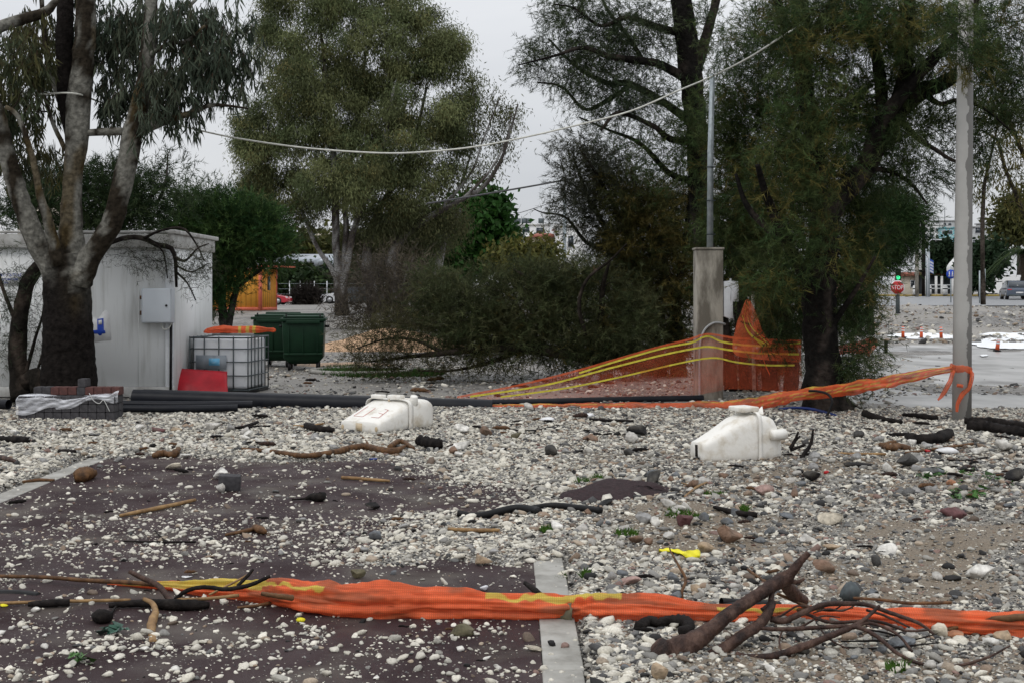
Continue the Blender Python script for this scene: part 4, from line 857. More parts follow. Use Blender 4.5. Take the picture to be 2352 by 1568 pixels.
# ------------------------------------------------------------------ paving stones on a pallet, wrapped in film
YP = 17.2; bw = .1155; bh = .107
pv = bpy.data.meshes.new('paver'); bm = bmesh.new(); bmesh.ops.create_cube(bm, size=1); bmesh.ops.scale(bm, vec=(bw - .004, .196, bh - .004), verts=bm.verts); bmesh.ops.bevel(bm, geom=bm.edges[:], offset=.006, segments=2, affect='EDGES'); bm.to_mesh(pv); bm.free(); pv.materials.append(MT['paver'])
pv2 = pv.copy(); pv2.materials.clear(); pv2.materials.append(MT['paver_red'])
x0 = at(41, 970, YP)[0]; gx = lambda i: x0 + bw * (i + .5)
rows = {0: 'bottom', 1: 'second', 2: 'third'}
for r in range(3):
    for i in range(11):
        for d in range(2):
            if d == 1 and i < 9 and r < 2: continue
            o = put('paving_block', pv); o.location = (gx(i) + rng.uniform(-.002, .002), YP + .1 + d * .2 + rng.uniform(-.003, .003), .03 + bh * (r + .5))
            tag(o, 'grey paving block in the %s course of the film wrapped stack' % rows[r] + (', back row' if d else ''), 'paving block', 'paving blocks in the wrapped stack')
for i in range(10):
    rd = i in (2, 3, 4, 6, 7, 8, 9)
    o = put('paving_block', pv2 if rd else pv); o.location = (gx(i + 1) + .02, YP + .27 + rng.uniform(-.01, .01), .03 + bh * 3.5); o.rotation_euler = (0, 0, rng.uniform(-.02, .02))
    tag(o, ('reddish paving block' if rd else 'grey paving block') + ' on the top course of the wrapped stack', 'paving block', 'paving blocks in the wrapped stack')
o = put('paving_block', pv); o.location = (gx(6) + .03, YP + .28, .03 + bh * 4.5); tag(o, 'single grey paving block lying on top of the wrapped stack', 'paving block', 'paving blocks in the wrapped stack')
mb = MB()
for k in range(3): mb.box((x0 + .63, YP + .08 + k * .16, -.01), (1.32, .09, .07))
tag(mb.build('pallet', MT['brownwood']), 'wooden pallet half buried under the wrapped paving stack', 'pallet')
m, n, b = _mat('stretch_film'); Lk = n.links.new; b.inputs['Base Color'].default_value = (.75, .76, .80, 1); b.inputs['Roughness'].default_value = .22; b.inputs['Specular IOR Level'].default_value = .7
t = n.nodes.new('ShaderNodeTexCoord'); mpp = n.nodes.new('ShaderNodeMapping'); mpp.inputs['Scale'].default_value = (2.0, 2, 9); Lk(t.outputs['Object'], mpp.inputs[0])
z = n.nodes.new('ShaderNodeTexNoise'); z.inputs['Scale'].default_value = 3.5; z.inputs['Detail'].default_value = 7; Lk(mpp.outputs[0], z.inputs['Vector'])
fr = ramp(z.outputs['Fac'], [(.34, (.22, .22, .22)), (.52, (.55, .55, .55)), (.66, (.85, .85, .85))]); tr = n.nodes.new('ShaderNodeBsdfTransparent'); mx = n.nodes.new('ShaderNodeMixShader')
Lk(fr, mx.inputs[0]); Lk(tr.outputs[0], mx.inputs[1]); Lk(b.outputs[0], mx.inputs[2]); Lk(mx.outputs[0], n.nodes['Material Output'].inputs[0])
mb = MB(); nx = 90; G = []
for i in range(nx):
    s = i / (nx - 1); x = x0 - .02 + 1.31 * s; yf = YP - .012
    if s > .985: yf = YP + .1
    top = .345 + .02 * math.sin(s * 9); bot = .345 - (.23 - .17 * s + .03 * math.sin(s * 14)) - .05 * (.3 + math.sin(s * 5 + 1)) * (s > .4)
    if s > .93: top += .06 * (s - .93) / .07
    col_ = []
    for j in range(12):
        v = j / 11; col_.append((x, yf - .014 * abs(math.sin(17 * s + 7 * v)) * (1 if .1 < v < .95 else .4) + (.12 * (1 - v / .15) if v < .15 else 0), top * (1 - v) + bot * v + (0.012 if v < .15 else 0)))
    G.append(col_)
mb.grid(G)
tag(mb.build('stretch_film', m, smooth=True), 'torn clear stretch film hanging round the paving block stack', 'plastic wrap')
mb = MB(); mb.tube(catmull([at(205, 902, YP - .03), at(214, 918, YP - .04), at(228, 926, YP - .04), at(238, 918, YP - .03), at(252, 944, YP - .03)], 18), .005, 5); tag(mb.build('strap', MT['wrap_line']), 'loose white strap dangling from the wrapped paving stack', 'strap')

# ------------------------------------------------------------------ caged liquid tank, red panel, netting on top
YT = 22.0; xa, xb = -5.46, -4.43; ya, yb = YT, YT + 1.02; zt = .955
tk = thing('caged_water_tank', 'white plastic tank in a grey wire cage beside the cabin', 'water tank', ((xa + xb) / 2, YT + .5, 0))
mb = MB(); mb.box(((xa + xb) / 2, (ya + yb) / 2, .5), (xb - xa - .07, yb - ya - .07, .86)); mb.build('tank', MT['ibc'], tk, bevel=.06)
mb = MB()
for z in (.06, .30, .53, .75, zt - .02):
    for (p, q) in (((xa, ya), (xb, ya)), ((xb, ya), (xb, yb)), ((xb, yb), (xa, yb)), ((xa, yb), (xa, ya))): mb.tube([(*p, z), (*q, z)], .011 if z < .9 else .016, 6)
for k in range(5):
    x = xa + (xb - xa) * k / 4; mb.tube([(x, ya, .04), (x, ya, zt)], .011, 6); mb.tube([(x, yb, .04), (x, yb, zt)], .011, 6)
for k in range(1, 7):
    y = ya + (yb - ya) * k / 6; mb.tube([(xb, y, .04), (xb, y, zt)], .011, 6); mb.tube([(xa, y, .04), (xa, y, zt)], .011, 6)
mb.build('cage', MT['steel_dark'], tk, smooth=True)
mb = MB(); mb.box(((xa + xb) / 2, (ya + yb) / 2, .02), (xb - xa, yb - ya, .09)); mb.build('pallet', MT['rubber'], tk)
mb = MB(); c = at(484, 832, YT); mb.box((c[0], ya - .018, c[2]), (.54, .008, .24)); lb = mb.build('label_plate', M('plate_grey', (.30, .33, .36), (.20, .23, .26), 6, .35), tk)
mb = MB(); c = at(492, 831, YT); mb.box((c[0], ya - .026, c[2]), (.19, .006, .12)); tk.rotation_euler = (0, 0, -.15); tk.location.x += .06; tk.location.y += .09
mb.build('sticker', M('sticker_blue', (.16, .45, .68), (.5, .65, .75), 14, .4, lo=.3, hi=.5), lb)
mb = MB(); P = [at(395, 905, 21.62), at(408, 846, 21.85), at(521, 852, 21.9), at(526, 862, 21.88), at(525, 912, 21.6)]
G = []
for i in range(20):
    s = i / 19; a = np.array(at(395 + 130 * s, 908, 21.55)); b_ = np.array(at(408 + 114 * s, 846 + 7 * s, 21.88)); G.append([a * (1 - v) + b_ * v + np.array([0, -.035 * math.sin(v * 3.1) * (1 + .6 * math.sin(s * 7)), 0]) for v in np.linspace(0, 1, 10)])
mb.grid(G); tag(mb.build('red_tarpaulin', MT['red'], smooth=True, solid=.02), 'crumpled red sheet leaning against the caged tank', 'tarpaulin')

OR = np.array((.86, .165, .055)); OR2 = np.array((.74, .13, .05)); YE = np.array((.72, .58, .10))
NETD = net_mat('bundled_orange_net', .86, OR, YE, 175); NETS = net_mat('open_orange_net', .30, OR, YE, 120); NETM = net_mat('gathered_orange_net', .66, OR, YE, 150)
def bundle(name, label, path, parent=None, mat=None, nlen=220, ns=36, flat=.8, fold=.18, seed=1, stripe=None, rest=False):
    """path: (px, py, radius px, Y). A gathered roll of netting with lengthwise folds; stripe(s, angle) gives the yellow bands"""
    if rest:
        pp = []
        for px, py, r, Y in path:
            for _ in range(6):
                q = at(px, py, Y); zg = max(float(np.max(ground_z(np.full(9, q[0]), q[1] + np.linspace(-.12, .12, 9)))), 0.0 if q[0] < PR + KW else -9); Y = (EYE - zg - r * Y / F * flat * .86) * F / (py - HY)
            pp.append((px, py, r, Y))
        path = pp
    P = np.array([[*at(px, py, Y), r * Y / F] for px, py, r, Y in path]); C = catmull(P, nlen); R = np.maximum(C[:, 3], .008); C = C[:, :3]
    Tn = unit(np.gradient(C, axis=0)); s = np.linspace(0, 1, nlen); an = np.arange(ns) / ns * 2 * np.pi
    N = unit(np.cross(Tn, [0, 0, 1])); B = np.cross(N, Tn); B *= np.sign(B[:, 2:3])
    Lw = np.r_[0, np.cumsum(np.linalg.norm(np.diff(C, axis=0), axis=1))]
    A_, S_ = np.meshgrid(an, Lw); tw = S_ * 1.3 + 2.2 * vnoise(S_ * 1.1, S_ * 0, seed)
    f = 1 + fold * (np.abs(np.sin((A_ * 2.5 + tw) * 1.0)) - .5) + fold * .8 * (np.abs(np.sin(A_ * 4.5 - tw * 1.7 + seed)) - .5) + fold * (vnoise(S_ * 9, np.sin(A_) * 2.5 + 4, seed + 2) - .5) * 1.4 + fold * .9 * (np.abs(vnoise(S_ * 3.2, A_ * 4 + tw, seed + 4) - .5) * 2 - .5) + fold * .35 * (vnoise(S_ * 30, np.sin(A_) * 8 + np.cos(A_) * 8, seed + 6) - .5)
    G = C[:, None] + N[:, None] * (np.cos(A_) * f * R[:, None])[..., None] + B[:, None] * (np.sin(A_) * f * R[:, None] * flat)[..., None]
    col = np.tile(OR, (nlen, ns, 1)) * (.72 + .3 * vnoise(S_ * 5, A_ * 2, seed + 5) + .26 * vnoise(S_ * 7, A_ * 9 + tw * 3, seed + 7))[..., None]
    dirt = sst(.55, .68, fbm(S_ * 3.5, np.sin(A_) * 1.6 + 3, seed + 9))[..., None] * .6; col = col * (1 - dirt) + np.array((.22, .10, .05)) * dirt
    if stripe is not None:
        k = stripe(S_ / Lw[-1], (A_ + 0 * S_))[..., None]; col = col * (1 - k) + YE * k
    mb = MB(); mb.grid(G, col=col, wrap=True); o = mb.build(name, mat or NETD, parent, smooth=True)
    return tag(o, label, 'net') if label else o
def band(s, A, s0, s1, a0, a1, w):
    c = a0 + (a1 - a0) * np.clip((s - s0) / (s1 - s0), 0, 1) + .5 * (vnoise(s * 45, s * 0, 3) - .5) + .3 * (vnoise(s * 140, s * 0, 8) - .5); w = w * (.55 + .9 * vnoise(s * 38, s * 0, 5)); return sst(w, w * .75, np.abs(A - c)) * (s > s0) * (s < s1)
bundle('orange_net', 'short roll of orange netting with yellow bands lying on the caged tank', [(468, 763, 2, 22.3), (480, 760, 7, 22.3), (510, 757, 9, 22.3), (550, 757, 9, 22.4), (590, 757, 9, 22.4), (615, 757, 5, 22.4), (628, 758, 6, 22.4), (633, 757, 3, 22.4)], nlen=90, flat=.8, fold=.3, seed=5,
       stripe=lambda s, A: ((np.abs(s - .50) < .022) | (np.abs(s - .62) < .022) | (np.abs(s - .71) < .02)) * 1.0)

# ------------------------------------------------------------------ black pipes
def pipe(label, pts, r, sides=18, hollow=True, mat='pipe', name='pipe'):
    C = catmull(np.array(pts, float), 40); mb = MB(); mb.tube(C, r, sides, cap=False)
    d = unit(C[1] - C[0]); mb.tube([C[0], C[0] + d * .35], r * .9, sides, cap=False); e = unit(C[-2] - C[-1]); mb.tube([C[-1], C[-1] + e * .35], r * .9, sides, cap=False)
    for c, dd in ((C[0], d), (C[-1], e)):
        up = np.array([0, 0, 1.]); N = unit(np.cross(dd, up)); B = np.cross(dd, N); an = np.arange(sides) / sides * 2 * np.pi
        ring = lambda q: c + dd * .002 + (np.cos(an) * q)[:, None] * N + (np.sin(an) * q)[:, None] * B
        V = np.vstack([ring(r), ring(r * .9)]); j = np.arange(sides); k = (j + 1) % sides; mb.add(V, Q=np.stack([j, k, sides + k, sides + j], -1))
    return tag(mb.build(name, MT[mat], smooth=True), label, 'pipe')
pipe('longest thick black pipe lying along the gravel in front of the cabin', [at(306, 913, 19.3), at(560, 921, 19.3), at(850, 929, 19.3), at(1130, 936, 19.4)], .128)
pipe('second thick black pipe behind the longest one', [at(330, 908, 19.75), at(600, 916, 19.75), at(800, 922, 19.7), at(980, 926, 19.6)], .10)
pipe('thin black pipe running from the white float to the concrete pillar', [at(800, 923, 19.75), at(1130, 924, 19.9), at(1400, 918, 20.3), at(1615, 914, 20.55)], .052)
pipe('upper short black pipe beside the wrapped paving stack', [at(262, 927, 18.3), at(420, 929, 18.35), at(580, 928, 18.5)], .052)
pipe('lower short black pipe nearest the gravel beside the paving stack', [at(258, 938, 18.05), at(400, 938, 18.15), at(546, 936, 18.3)], .05)
pipe('black pipe stub left of the wrapped paving stack', [at(-60, 925, 18.2), at(20, 928, 18.0)], .07)

# ------------------------------------------------------------------ two white moulded floats
def superring(C, wv, hv, w_, h_, n=40, ex=4.5, dip=0.0):
    a = np.arange(n) / n * 2 * np.pi; c, s = np.cos(a), np.sin(a)
    x = np.sign(c) * np.abs(c) ** (2 / ex) * w_ / 2; y = np.sign(s) * np.abs(s) ** (2 / ex) * h_ / 2
    return C + x[:, None] * wv + y[:, None] * hv
def floatbody(root, P0, axis, secs, flange, tilt=0.0):
    axis = unit(np.array([*axis, 0.])); wv = np.array([axis[1], -axis[0], 0]); up = np.array([0, 0, 1.])
    ax = axis * math.cos(tilt) + up * math.sin(tilt); hv = up * math.cos(tilt) - axis * math.sin(tilt)
    mb = MB(); rings = []
    for (t, w_, h_, lift, sh) in secs: rings.append(superring(np.array(P0) + ax * t + hv * (h_ / 2 + lift) + wv * sh, wv, hv, w_, h_))
    for k in (0, -1):
        c = rings[k].mean(0); ins = c + (rings[k] - c) * .90 + ax * (.012 if k else -.012); cc = np.repeat(ins.mean(0)[None] , 40, 0)
        rings = [cc, ins] + rings if k == 0 else rings + [ins, cc]
    mb.grid(np.array(rings), wrap=True); body = mb.build('hull', MT['white_plastic'], root, smooth=True)
    t, w_, h_, lift, sh, th = flange; mb = MB(); R = []
    for dt, g in ((-th, .97), (-th, 1.0), (th, 1.0), (th, .97)): R.append(superring(np.array(P0) + ax * (t + dt) + hv * (h_ / 2 + lift) + wv * sh, wv, hv, w_ * g, h_ * g, ex=6))
    mb.grid(np.array(R), wrap=True); mb.build('flange', MT['white_plastic'], root)
    return ax, wv, hv
P0 = np.array([(826 - CX) / F * 15.75, 15.75, .0])
fl = thing('plastic_float', 'white moulded plastic float with red marker writing on its sloping top', 'float', P0)
ax, wv, hv = floatbody(fl, P0, (.56, .83), [(0, .60, .150, .02, 0), (.04, .62, .165, .02, 0), (.30, .645, .27, .01, 0), (.50, .66, .36, 0, 0), (.58, .67, .385, 0, 0), (.62, .67, .385, 0, .02), (.80, .62, .40, 0, .06), (.95, .54, .38, .0, .09), (1.02, .46, .33, .02, .10)], (.56, .71, .405, 0, 0, .035))
top = lambda u, t: P0 + ax * t + wv * u + hv * (np.interp(t, [.04, .30, .50], [.185, .28, .36]) + .001)
qd = [np.array(q) for q in ((770.6, 971), (875, 984), (950, 936), (830, 927.5))]
def upx(px, py):
    u, v = .5, .5
    for _ in range(40):
        p = qd[0] * (1 - u) * (1 - v) + qd[1] * u * (1 - v) + qd[2] * u * v + qd[3] * (1 - u) * v; e = np.array([px, py]) - p
        J = np.stack([(qd[1] - qd[0]) * (1 - v) + (qd[2] - qd[3]) * v, (qd[3] - qd[0]) * (1 - u) + (qd[2] - qd[1]) * u], 1); d = np.linalg.solve(J, e); u += d[0]; v += d[1]
    return top((u - .5) * .58, .02 + v * .48)
mb = MB()
for ln in ([(805, 395), (525, 585), (740, 615), (1000, 440)], [(1240, 470), (1330, 490), (1110, 655), (940, 635)], [(1215, 580), (1100, 545)]):
    Q_ = [upx(735 + x / 8.0, 891.2 + y / 8.0) for x, y in ln]
    for a, b_ in zip(Q_[:-1], Q_[1:]):
        K = np.linspace(0, 1, 7)[:, None]; mb.tube(a * (1 - K) + b_ * K + hv * .001, .005, 5, flat=.4)
mb.build('writing', MT['redpaint'], fl)
mb = MB(); mb.box(P0 + ax * .56 - wv * .17 + hv * .42, (.18, .10, .05), ax=[wv, ax, hv]); mb.box(P0 + ax * .57 + wv * .10 + hv * .425, (.20, .12, .05), ax=[wv, ax, hv]); mb.build('lug', MT['white_plastic'], fl, bevel=.012)
mb = MB(); mb.tube([P0 + ax * .66 + wv * .30 + hv * .34, P0 + ax * .64 + wv * .33 + hv * .445], [.06, .045], 14); mb.build('spout', MT['white_plastic'], fl, smooth=True, bevel=.01)
mb = MB(); mb.tube([P0 + ax * .52 + wv * .03 + hv * .383, P0 + ax * .515 + wv * .03 + hv * .386], .016, 10); 
for u in (-.26, .27): mb.tube([P0 + wv * u + hv * .085 - ax * .0135, P0 + wv * u + hv * .085 - ax * .017], [.022, .02], 10, flat=1.5)
mb.build('recess', MT['rust_stain'], fl)
mb = MB(); mb.box(P0 - ax * .013 + wv * .0 + hv * .095, (.10, .006, .10), ax=[wv, ax, hv]); mb.build('stain', MT['rust_stain'], fl)
P0 = np.array([(1603 - CX) / F * 13.1, 13.1, .0])
f2 = thing('plastic_float', 'white moulded plastic float tipped on its side with broken jagged end', 'float', P0)
ax, wv, hv = floatbody(f2, P0, (.92, .39), [(0, .27, .20, .03, 0), (.035, .285, .215, .025, 0), (.22, .33, .33, .0, 0), (.42, .38, .45, -.01, 0), (.56, .41, .50, -.02, 0), (.62, .42, .50, -.02, 0), (.76, .41, .47, -.02, 0), (.80, .39, .44, -.01, 0), (.84, .36, .36, .0, 0), (.885, .32, .24, .0, 0)], (.60, .455, .53, -.02, 0, .02), tilt=.02)
mb = MB(); mb.box(P0 + ax * .55 + hv * .53, (.20, .27, .05), ax=[ax, wv, hv]); mb.add([P0 + ax * .74 + hv * .46 - wv * .1, P0 + ax * .83 + hv * .55 - wv * .08, P0 + ax * .80 + hv * .42 - wv * .1, P0 + ax * .77 + hv * .46 + wv * .04], T=[[0, 1, 2], [0, 3, 1], [1, 3, 2], [0, 2, 3]])
mb.build('lug', MT['white_plastic'], f2, bevel=.012)
mb = MB(); mb.tube([P0 + ax * .72 + wv * .215 + hv * .27, P0 + ax * .75 + wv * .22 + hv * .27, P0 + ax * .90 + wv * .18 + hv * .265, P0 + ax * .925 + wv * .15 + hv * .262], [.048, .052, .06, .03], 16); mb.build('spout', MT['white_plastic'], f2, smooth=True)
mb = MB(); mb.box(P0 - ax * .0135 + wv * .0 + hv * .14, (.006, .045, .12), ax=[ax, wv, hv]); mb.build('slot', MT['hole'], f2)

# ------------------------------------------------------------------ concrete pillar with pole, meter box, conduit
YC = 20.75; xc = (1631 - CX) / F * YC
pl = thing('concrete_pillar', 'square concrete pillar carrying a thin steel pole and white meter box', 'pillar', (xc, YC + .2, 0))
mb = MB(); mb.box((xc, YC + .21, 1.16), (.42, .42, 2.44)); mb.build('pillar', MT['concrete'], pl, bevel=.012)
mb = MB(); mb.box((xc, YC + .21, 2.40), (.455, .455, .035)); mb.build('cap', MT['concrete'], pl, bevel=.005)
xp = (1632 - CX) / F * (YC + .2); zp = at(0, 172, YC + .2)[2]
mb = MB(); mb.tube([(xp - .01, YC + .2, 2.41), (xp + .0, YC + .2, 4.0), (xp + .03, YC + .2, zp)], [.052, .048, .04], 14); po = mb.build('pole', MT['galv'], pl, smooth=True)
mb = MB()
for z in (2.62, 3.16, 3.7): mb.tube([(xp, YC + .2, z), (xp, YC + .2, z + .02)], .057, 14); mb.bar((xp - .07, YC + .15, z + .01), (xp + .07, YC + .15, z + .01), .02)
mb.build('clamp', MT['steel_dark'], po)
c1, c2 = at(1680, 669, YC + .05), at(1674, 712, YC + .05)
mb = MB(); mb.prism([(at(px, py, YC)[0], at(px, py, YC)[2]) for px, py in ((1663, 647), (1678, 645), (1697, 647), (1697, 693), (1684, 693), (1684, 731), (1676, 732), (1663, 727))], YC + .02, YC + .16, lambda a, b, z: np.array([a, z, b])); mbx = mb.build('meter_box', MT['white_paint'], pl, bevel=.006)
q = at(1678, 643, YC + .08); mb = MB(); mb.tube([(q[0], q[1], q[2] - .03), (q[0], q[1], q[2] + .02)], .016, 8); mb.bar(at(1678, 650, YC + .015), at(1678, 692, YC + .015), .006); mb.build('knob', MT['white_paint'], mbx)
mb = MB(); mb.tube(catmull([at(1607, 918, YC - .03), at(1607, 840, YC - .03), at(1609, 785, YC - .03), at(1619, 757, YC - .03), at(1636, 743, YC - .03), at(1652, 741, YC - .03), at(1666, 745, YC + .02)], 40), .018, 9); mb.build('conduit', MT['conduit'], pl, smooth=True)
mb = MB(); mb.bar(at(1732, 905, 20.9), at(1729, 671, 20.9), .05); tag(mb.build('wooden_stake', M('pale_stake', (.40, .37, .32), (.16, .14, .12), 20, .8, lo=.4, hi=.55)), 'thin pale wooden stake behind the orange fence net', 'stake')

# ------------------------------------------------------------------ orange fence net round the pillar
def sheet(name, top, bot, mat, parent, nu=120, nv=18, col=OR, stripes=(), sag=.03, seed=0):
    Tp = catmull(np.array([at(*q) for q in top]), nu); Bt = catmull(np.array([at(*q) for q in bot]), nu); v = np.linspace(0, 1, nv)[None, :, None]
    G = Tp[:, None] * (1 - v) + Bt[:, None] * v; uu, vv = np.meshgrid(np.linspace(0, 1, nu), np.linspace(0, 1, nv), indexing='ij')
    G[..., 1] += sag * (np.sin(uu * 23 + vv * 4 + seed) * .5 + vnoise(uu * 14, vv * 3, seed) - .5) * np.sin(np.pi * np.clip(vv, .02, 1) * .8)
    mb = MB(); mb.grid(G, col=np.tile(col, (nu, nv, 1)) * (.85 + .3 * vnoise(uu * 9, vv * 5, seed + 1))[..., None]); o = mb.build(name, mat, parent, smooth=True)
    return o, G
fn = thing('orange_fence_net', 'see through orange fence net with yellow lines stretched round the concrete pillar', 'net', at(1620, 915, 20.5))
topl = [(1050, 911, 20.75), (1180, 886, 20.7), (1300, 857, 20.65), (1400, 829, 20.6), (1500, 800, 20.55), (1580, 780, 20.5), (1625, 767, 20.5), (1680, 775, 20.5), (1760, 780, 20.3), (1840, 783, 20.0)]
botl = [(1060, 916, 20.75), (1180, 916, 20.7), (1300, 916, 20.65), (1400, 916, 20.6), (1500, 914, 20.55), (1580, 908, 20.5), (1625, 902, 20.5), (1680, 893, 20.5), (1760, 897, 20.3), (1842, 905, 20.0)]
sheet('netting', topl, botl, NETS, fn, seed=3, col=OR2)
def ribbon(name, pts, wpx, mat, parent, col, up=(0, 0, 1)):
    C = catmull(np.array([[*at(px, py, Y)] for px, py, Y in pts]), 60); w_ = wpx * 20 / F / 2
    G = np.stack([C + np.array([0, -.006, w_]), C + np.array([0, -.006, -w_])], 1); mb = MB(); mb.grid(G, col=np.array(col)); return mb.build(name, mat, parent)
STR = MA('yellow_tape', .5, 0, vary=.25, vscale=14); YL = (.60, .54, .05)
ribbon('warning_stripe', [(1330, 856, 20.6), (1420, 828, 20.58), (1520, 800, 20.53), (1590, 786, 20.48), (1624, 772, 20.48), (1660, 785, 20.48), (1720, 793, 20.4), (1790, 794, 20.2), (1838, 787, 20.0)], 4.5, STR, fn, YL)
ribbon('warning_stripe', [(1080, 910, 20.7), (1250, 884, 20.62), (1400, 845, 20.58), (1520, 815, 20.53), (1600, 799, 20.48), (1630, 796, 20.48), (1680, 804, 20.46), (1750, 811, 20.3), (1835, 813, 20.0)], 4.5, STR, fn, YL)
ribbon('warning_stripe', [(1150, 911, 20.68), (1290, 892, 20.62), (1420, 866, 20.58), (1540, 838, 20.53), (1610, 824, 20.48), (1650, 822, 20.48), (1690, 831, 20.46), (1760, 838, 20.3), (1825, 838, 20.0)], 4.0, STR, fn, YL)
ribbon('hem', topl, 5, NETM, fn, OR)
sheet('raised_fold', [(1716, 688, 20.35), (1724, 692, 20.33), (1738, 722, 20.3), (1752, 760, 20.25), (1775, 784, 20.2), (1840, 792, 20.0)], [(1712, 691, 20.4), (1702, 718, 20.4), (1690, 750, 20.4), (1684, 806, 20.35), (1720, 822, 20.3), (1840, 832, 20.0)], net_mat('folded_orange_net', .52, OR, YE, 130), fn, nu=60, seed=8)
for k, (q0, q1, q2, cc) in enumerate((((1716, 692), (1722, 745), (1765, 790), YE), ((1713, 700), (1712, 750), (1752, 795), YL), ((1720, 694), (1730, 750), (1775, 790), OR), ((1705, 725), (1720, 765), (1760, 792), YL), ((1722, 700), (1734, 748), (1750, 780), OR), ((1745, 785), (1755, 830), (1768, 860), OR))):
    ribbon('fold_crease', [(*q0, 20.3), (*q1, 20.22), (*q2, 20.15)], 5 if k in (1, 3) else 4, NETM, fn, cc)
bundle('orange_net', 'long twisted orange net running over the gravel and up to the concrete lamp pole', [(1120, 933, 5, 19.4), (1250, 935, 8, 19.2), (1400, 936, 10, 19.1), (1560, 937, 12, 19.0), (1660, 936, 14, 18.9), (1740, 926, 13, 18.6), (1830, 908, 12, 18.2), (1920, 896, 12, 17.9), (2020, 881, 12, 17.5), (2110, 861, 10, 17.2), (2188, 846, 6, 16.95)], mat=NETM, nlen=240, ns=28, flat=1.0, fold=.30, seed=12,
       stripe=lambda s, A: np.maximum(band(s, A, .42, 1.01, 1.6, 1.2, .16), np.maximum(band(s, A, .58, 1.01, .4, -.0, .10), np.maximum(band(s, A + 0, .60, 1.01, 5.9, 5.7, .12), band(s, A, .0, .3, 1.4, 1.0, .2)))))
bundle('orange_net', 'scrap of orange net caught on the far side of the forked tamarisk', [(1925, 803, 7, 19.6), (1960, 800, 8, 19.7), (1985, 798, 12, 19.8), (2000, 798, 15, 19.8), (2007, 803, 6, 19.8)], mat=NETM, nlen=40, ns=20, flat=1.2, fold=.4, seed=14)
# concrete lamp pole
YQ = 17.2; xq0 = (2209 - CX) / F * YQ
lp = thing('concrete_pole', 'tall round concrete pole with dark water stain, orange net tied round it', 'pole', (xq0, YQ, 0))
m, n, b = _mat('stained_pole_concrete'); Lk = n.links.new; t = n.nodes.new('ShaderNodeTexCoord'); b.inputs['Roughness'].default_value = .75
se = n.nodes.new('ShaderNodeSeparateXYZ'); Lk(t.outputs['Object'], se.inputs[0])
mpp = n.nodes.new('ShaderNodeMapping'); mpp.inputs['Scale'].default_value = (9, 9, 5.0); Lk(t.outputs['Object'], mpp.inputs[0]); zz = n.nodes.new('ShaderNodeTexNoise'); zz.inputs['Scale'].default_value = 1.0; zz.inputs['Detail'].default_value = 6; Lk(mpp.outputs[0], zz.inputs['Vector'])
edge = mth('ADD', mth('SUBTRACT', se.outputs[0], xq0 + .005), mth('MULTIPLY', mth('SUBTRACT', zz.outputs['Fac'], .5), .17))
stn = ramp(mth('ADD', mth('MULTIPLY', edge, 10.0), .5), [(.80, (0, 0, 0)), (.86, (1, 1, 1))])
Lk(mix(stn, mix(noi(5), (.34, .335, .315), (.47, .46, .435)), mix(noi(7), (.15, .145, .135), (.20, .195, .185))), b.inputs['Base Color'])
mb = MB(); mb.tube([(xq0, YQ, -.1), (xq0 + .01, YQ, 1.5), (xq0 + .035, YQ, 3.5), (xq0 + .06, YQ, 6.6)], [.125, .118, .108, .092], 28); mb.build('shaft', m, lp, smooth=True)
mb = MB(); mb.tube([(xq0 + .055, YQ, 6.5), (xq0 + .055, YQ - .3, 6.75), (xq0 + .05, YQ - .9, 6.85)], .03, 8); mb.build('lamp_arm', MT['galv'], lp); mb = MB(); mb.box((xq0 + .05, YQ - 1.1, 6.86), (.22, .5, .1)); mb.build('lamp_head', MT['steel_dark'], lp, bevel=.03)
kn = thing('orange_net_knot', 'orange net wrapped and knotted round the concrete pole with hanging tails', 'net', (xq0, YQ, .7))
mb = MB(); an = np.linspace(0, 2 * np.pi, 40); rr = .127 + .012 * np.sin(an * 5); G = []
for z, g_ in ((.755, 1), (.735, 1.1), (.71, 1.06), (.685, 1.1), (.66, 1.0)): G.append(np.stack([xq0 + rr * g_ * np.cos(an), YQ + rr * g_ * np.sin(an), z - .02 * np.cos(an) + .01 * np.sin(an * 3)], -1))
mb.grid(G, col=OR); mb.build('loop', NETM, kn, smooth=True)
for pts in ([(2190, 850, 5, 17.05), (2180, 880, 5, 17.0), (2165, 905, 4, 17.0), (2154, 918, 2, 17.0)], [(2228, 850, 4, 17.08), (2233, 862, 5, 17.06), (2226, 890, 4, 17.05), (2210, 905, 5, 17.03), (2200, 925, 4, 17.03), (2198, 945, 3, 17.03)], [(2198, 884, 4, 17.04), (2212, 886, 4, 17.03)]): bundle('tail', None, pts, kn, NETM, 24, 10, 1, .3)

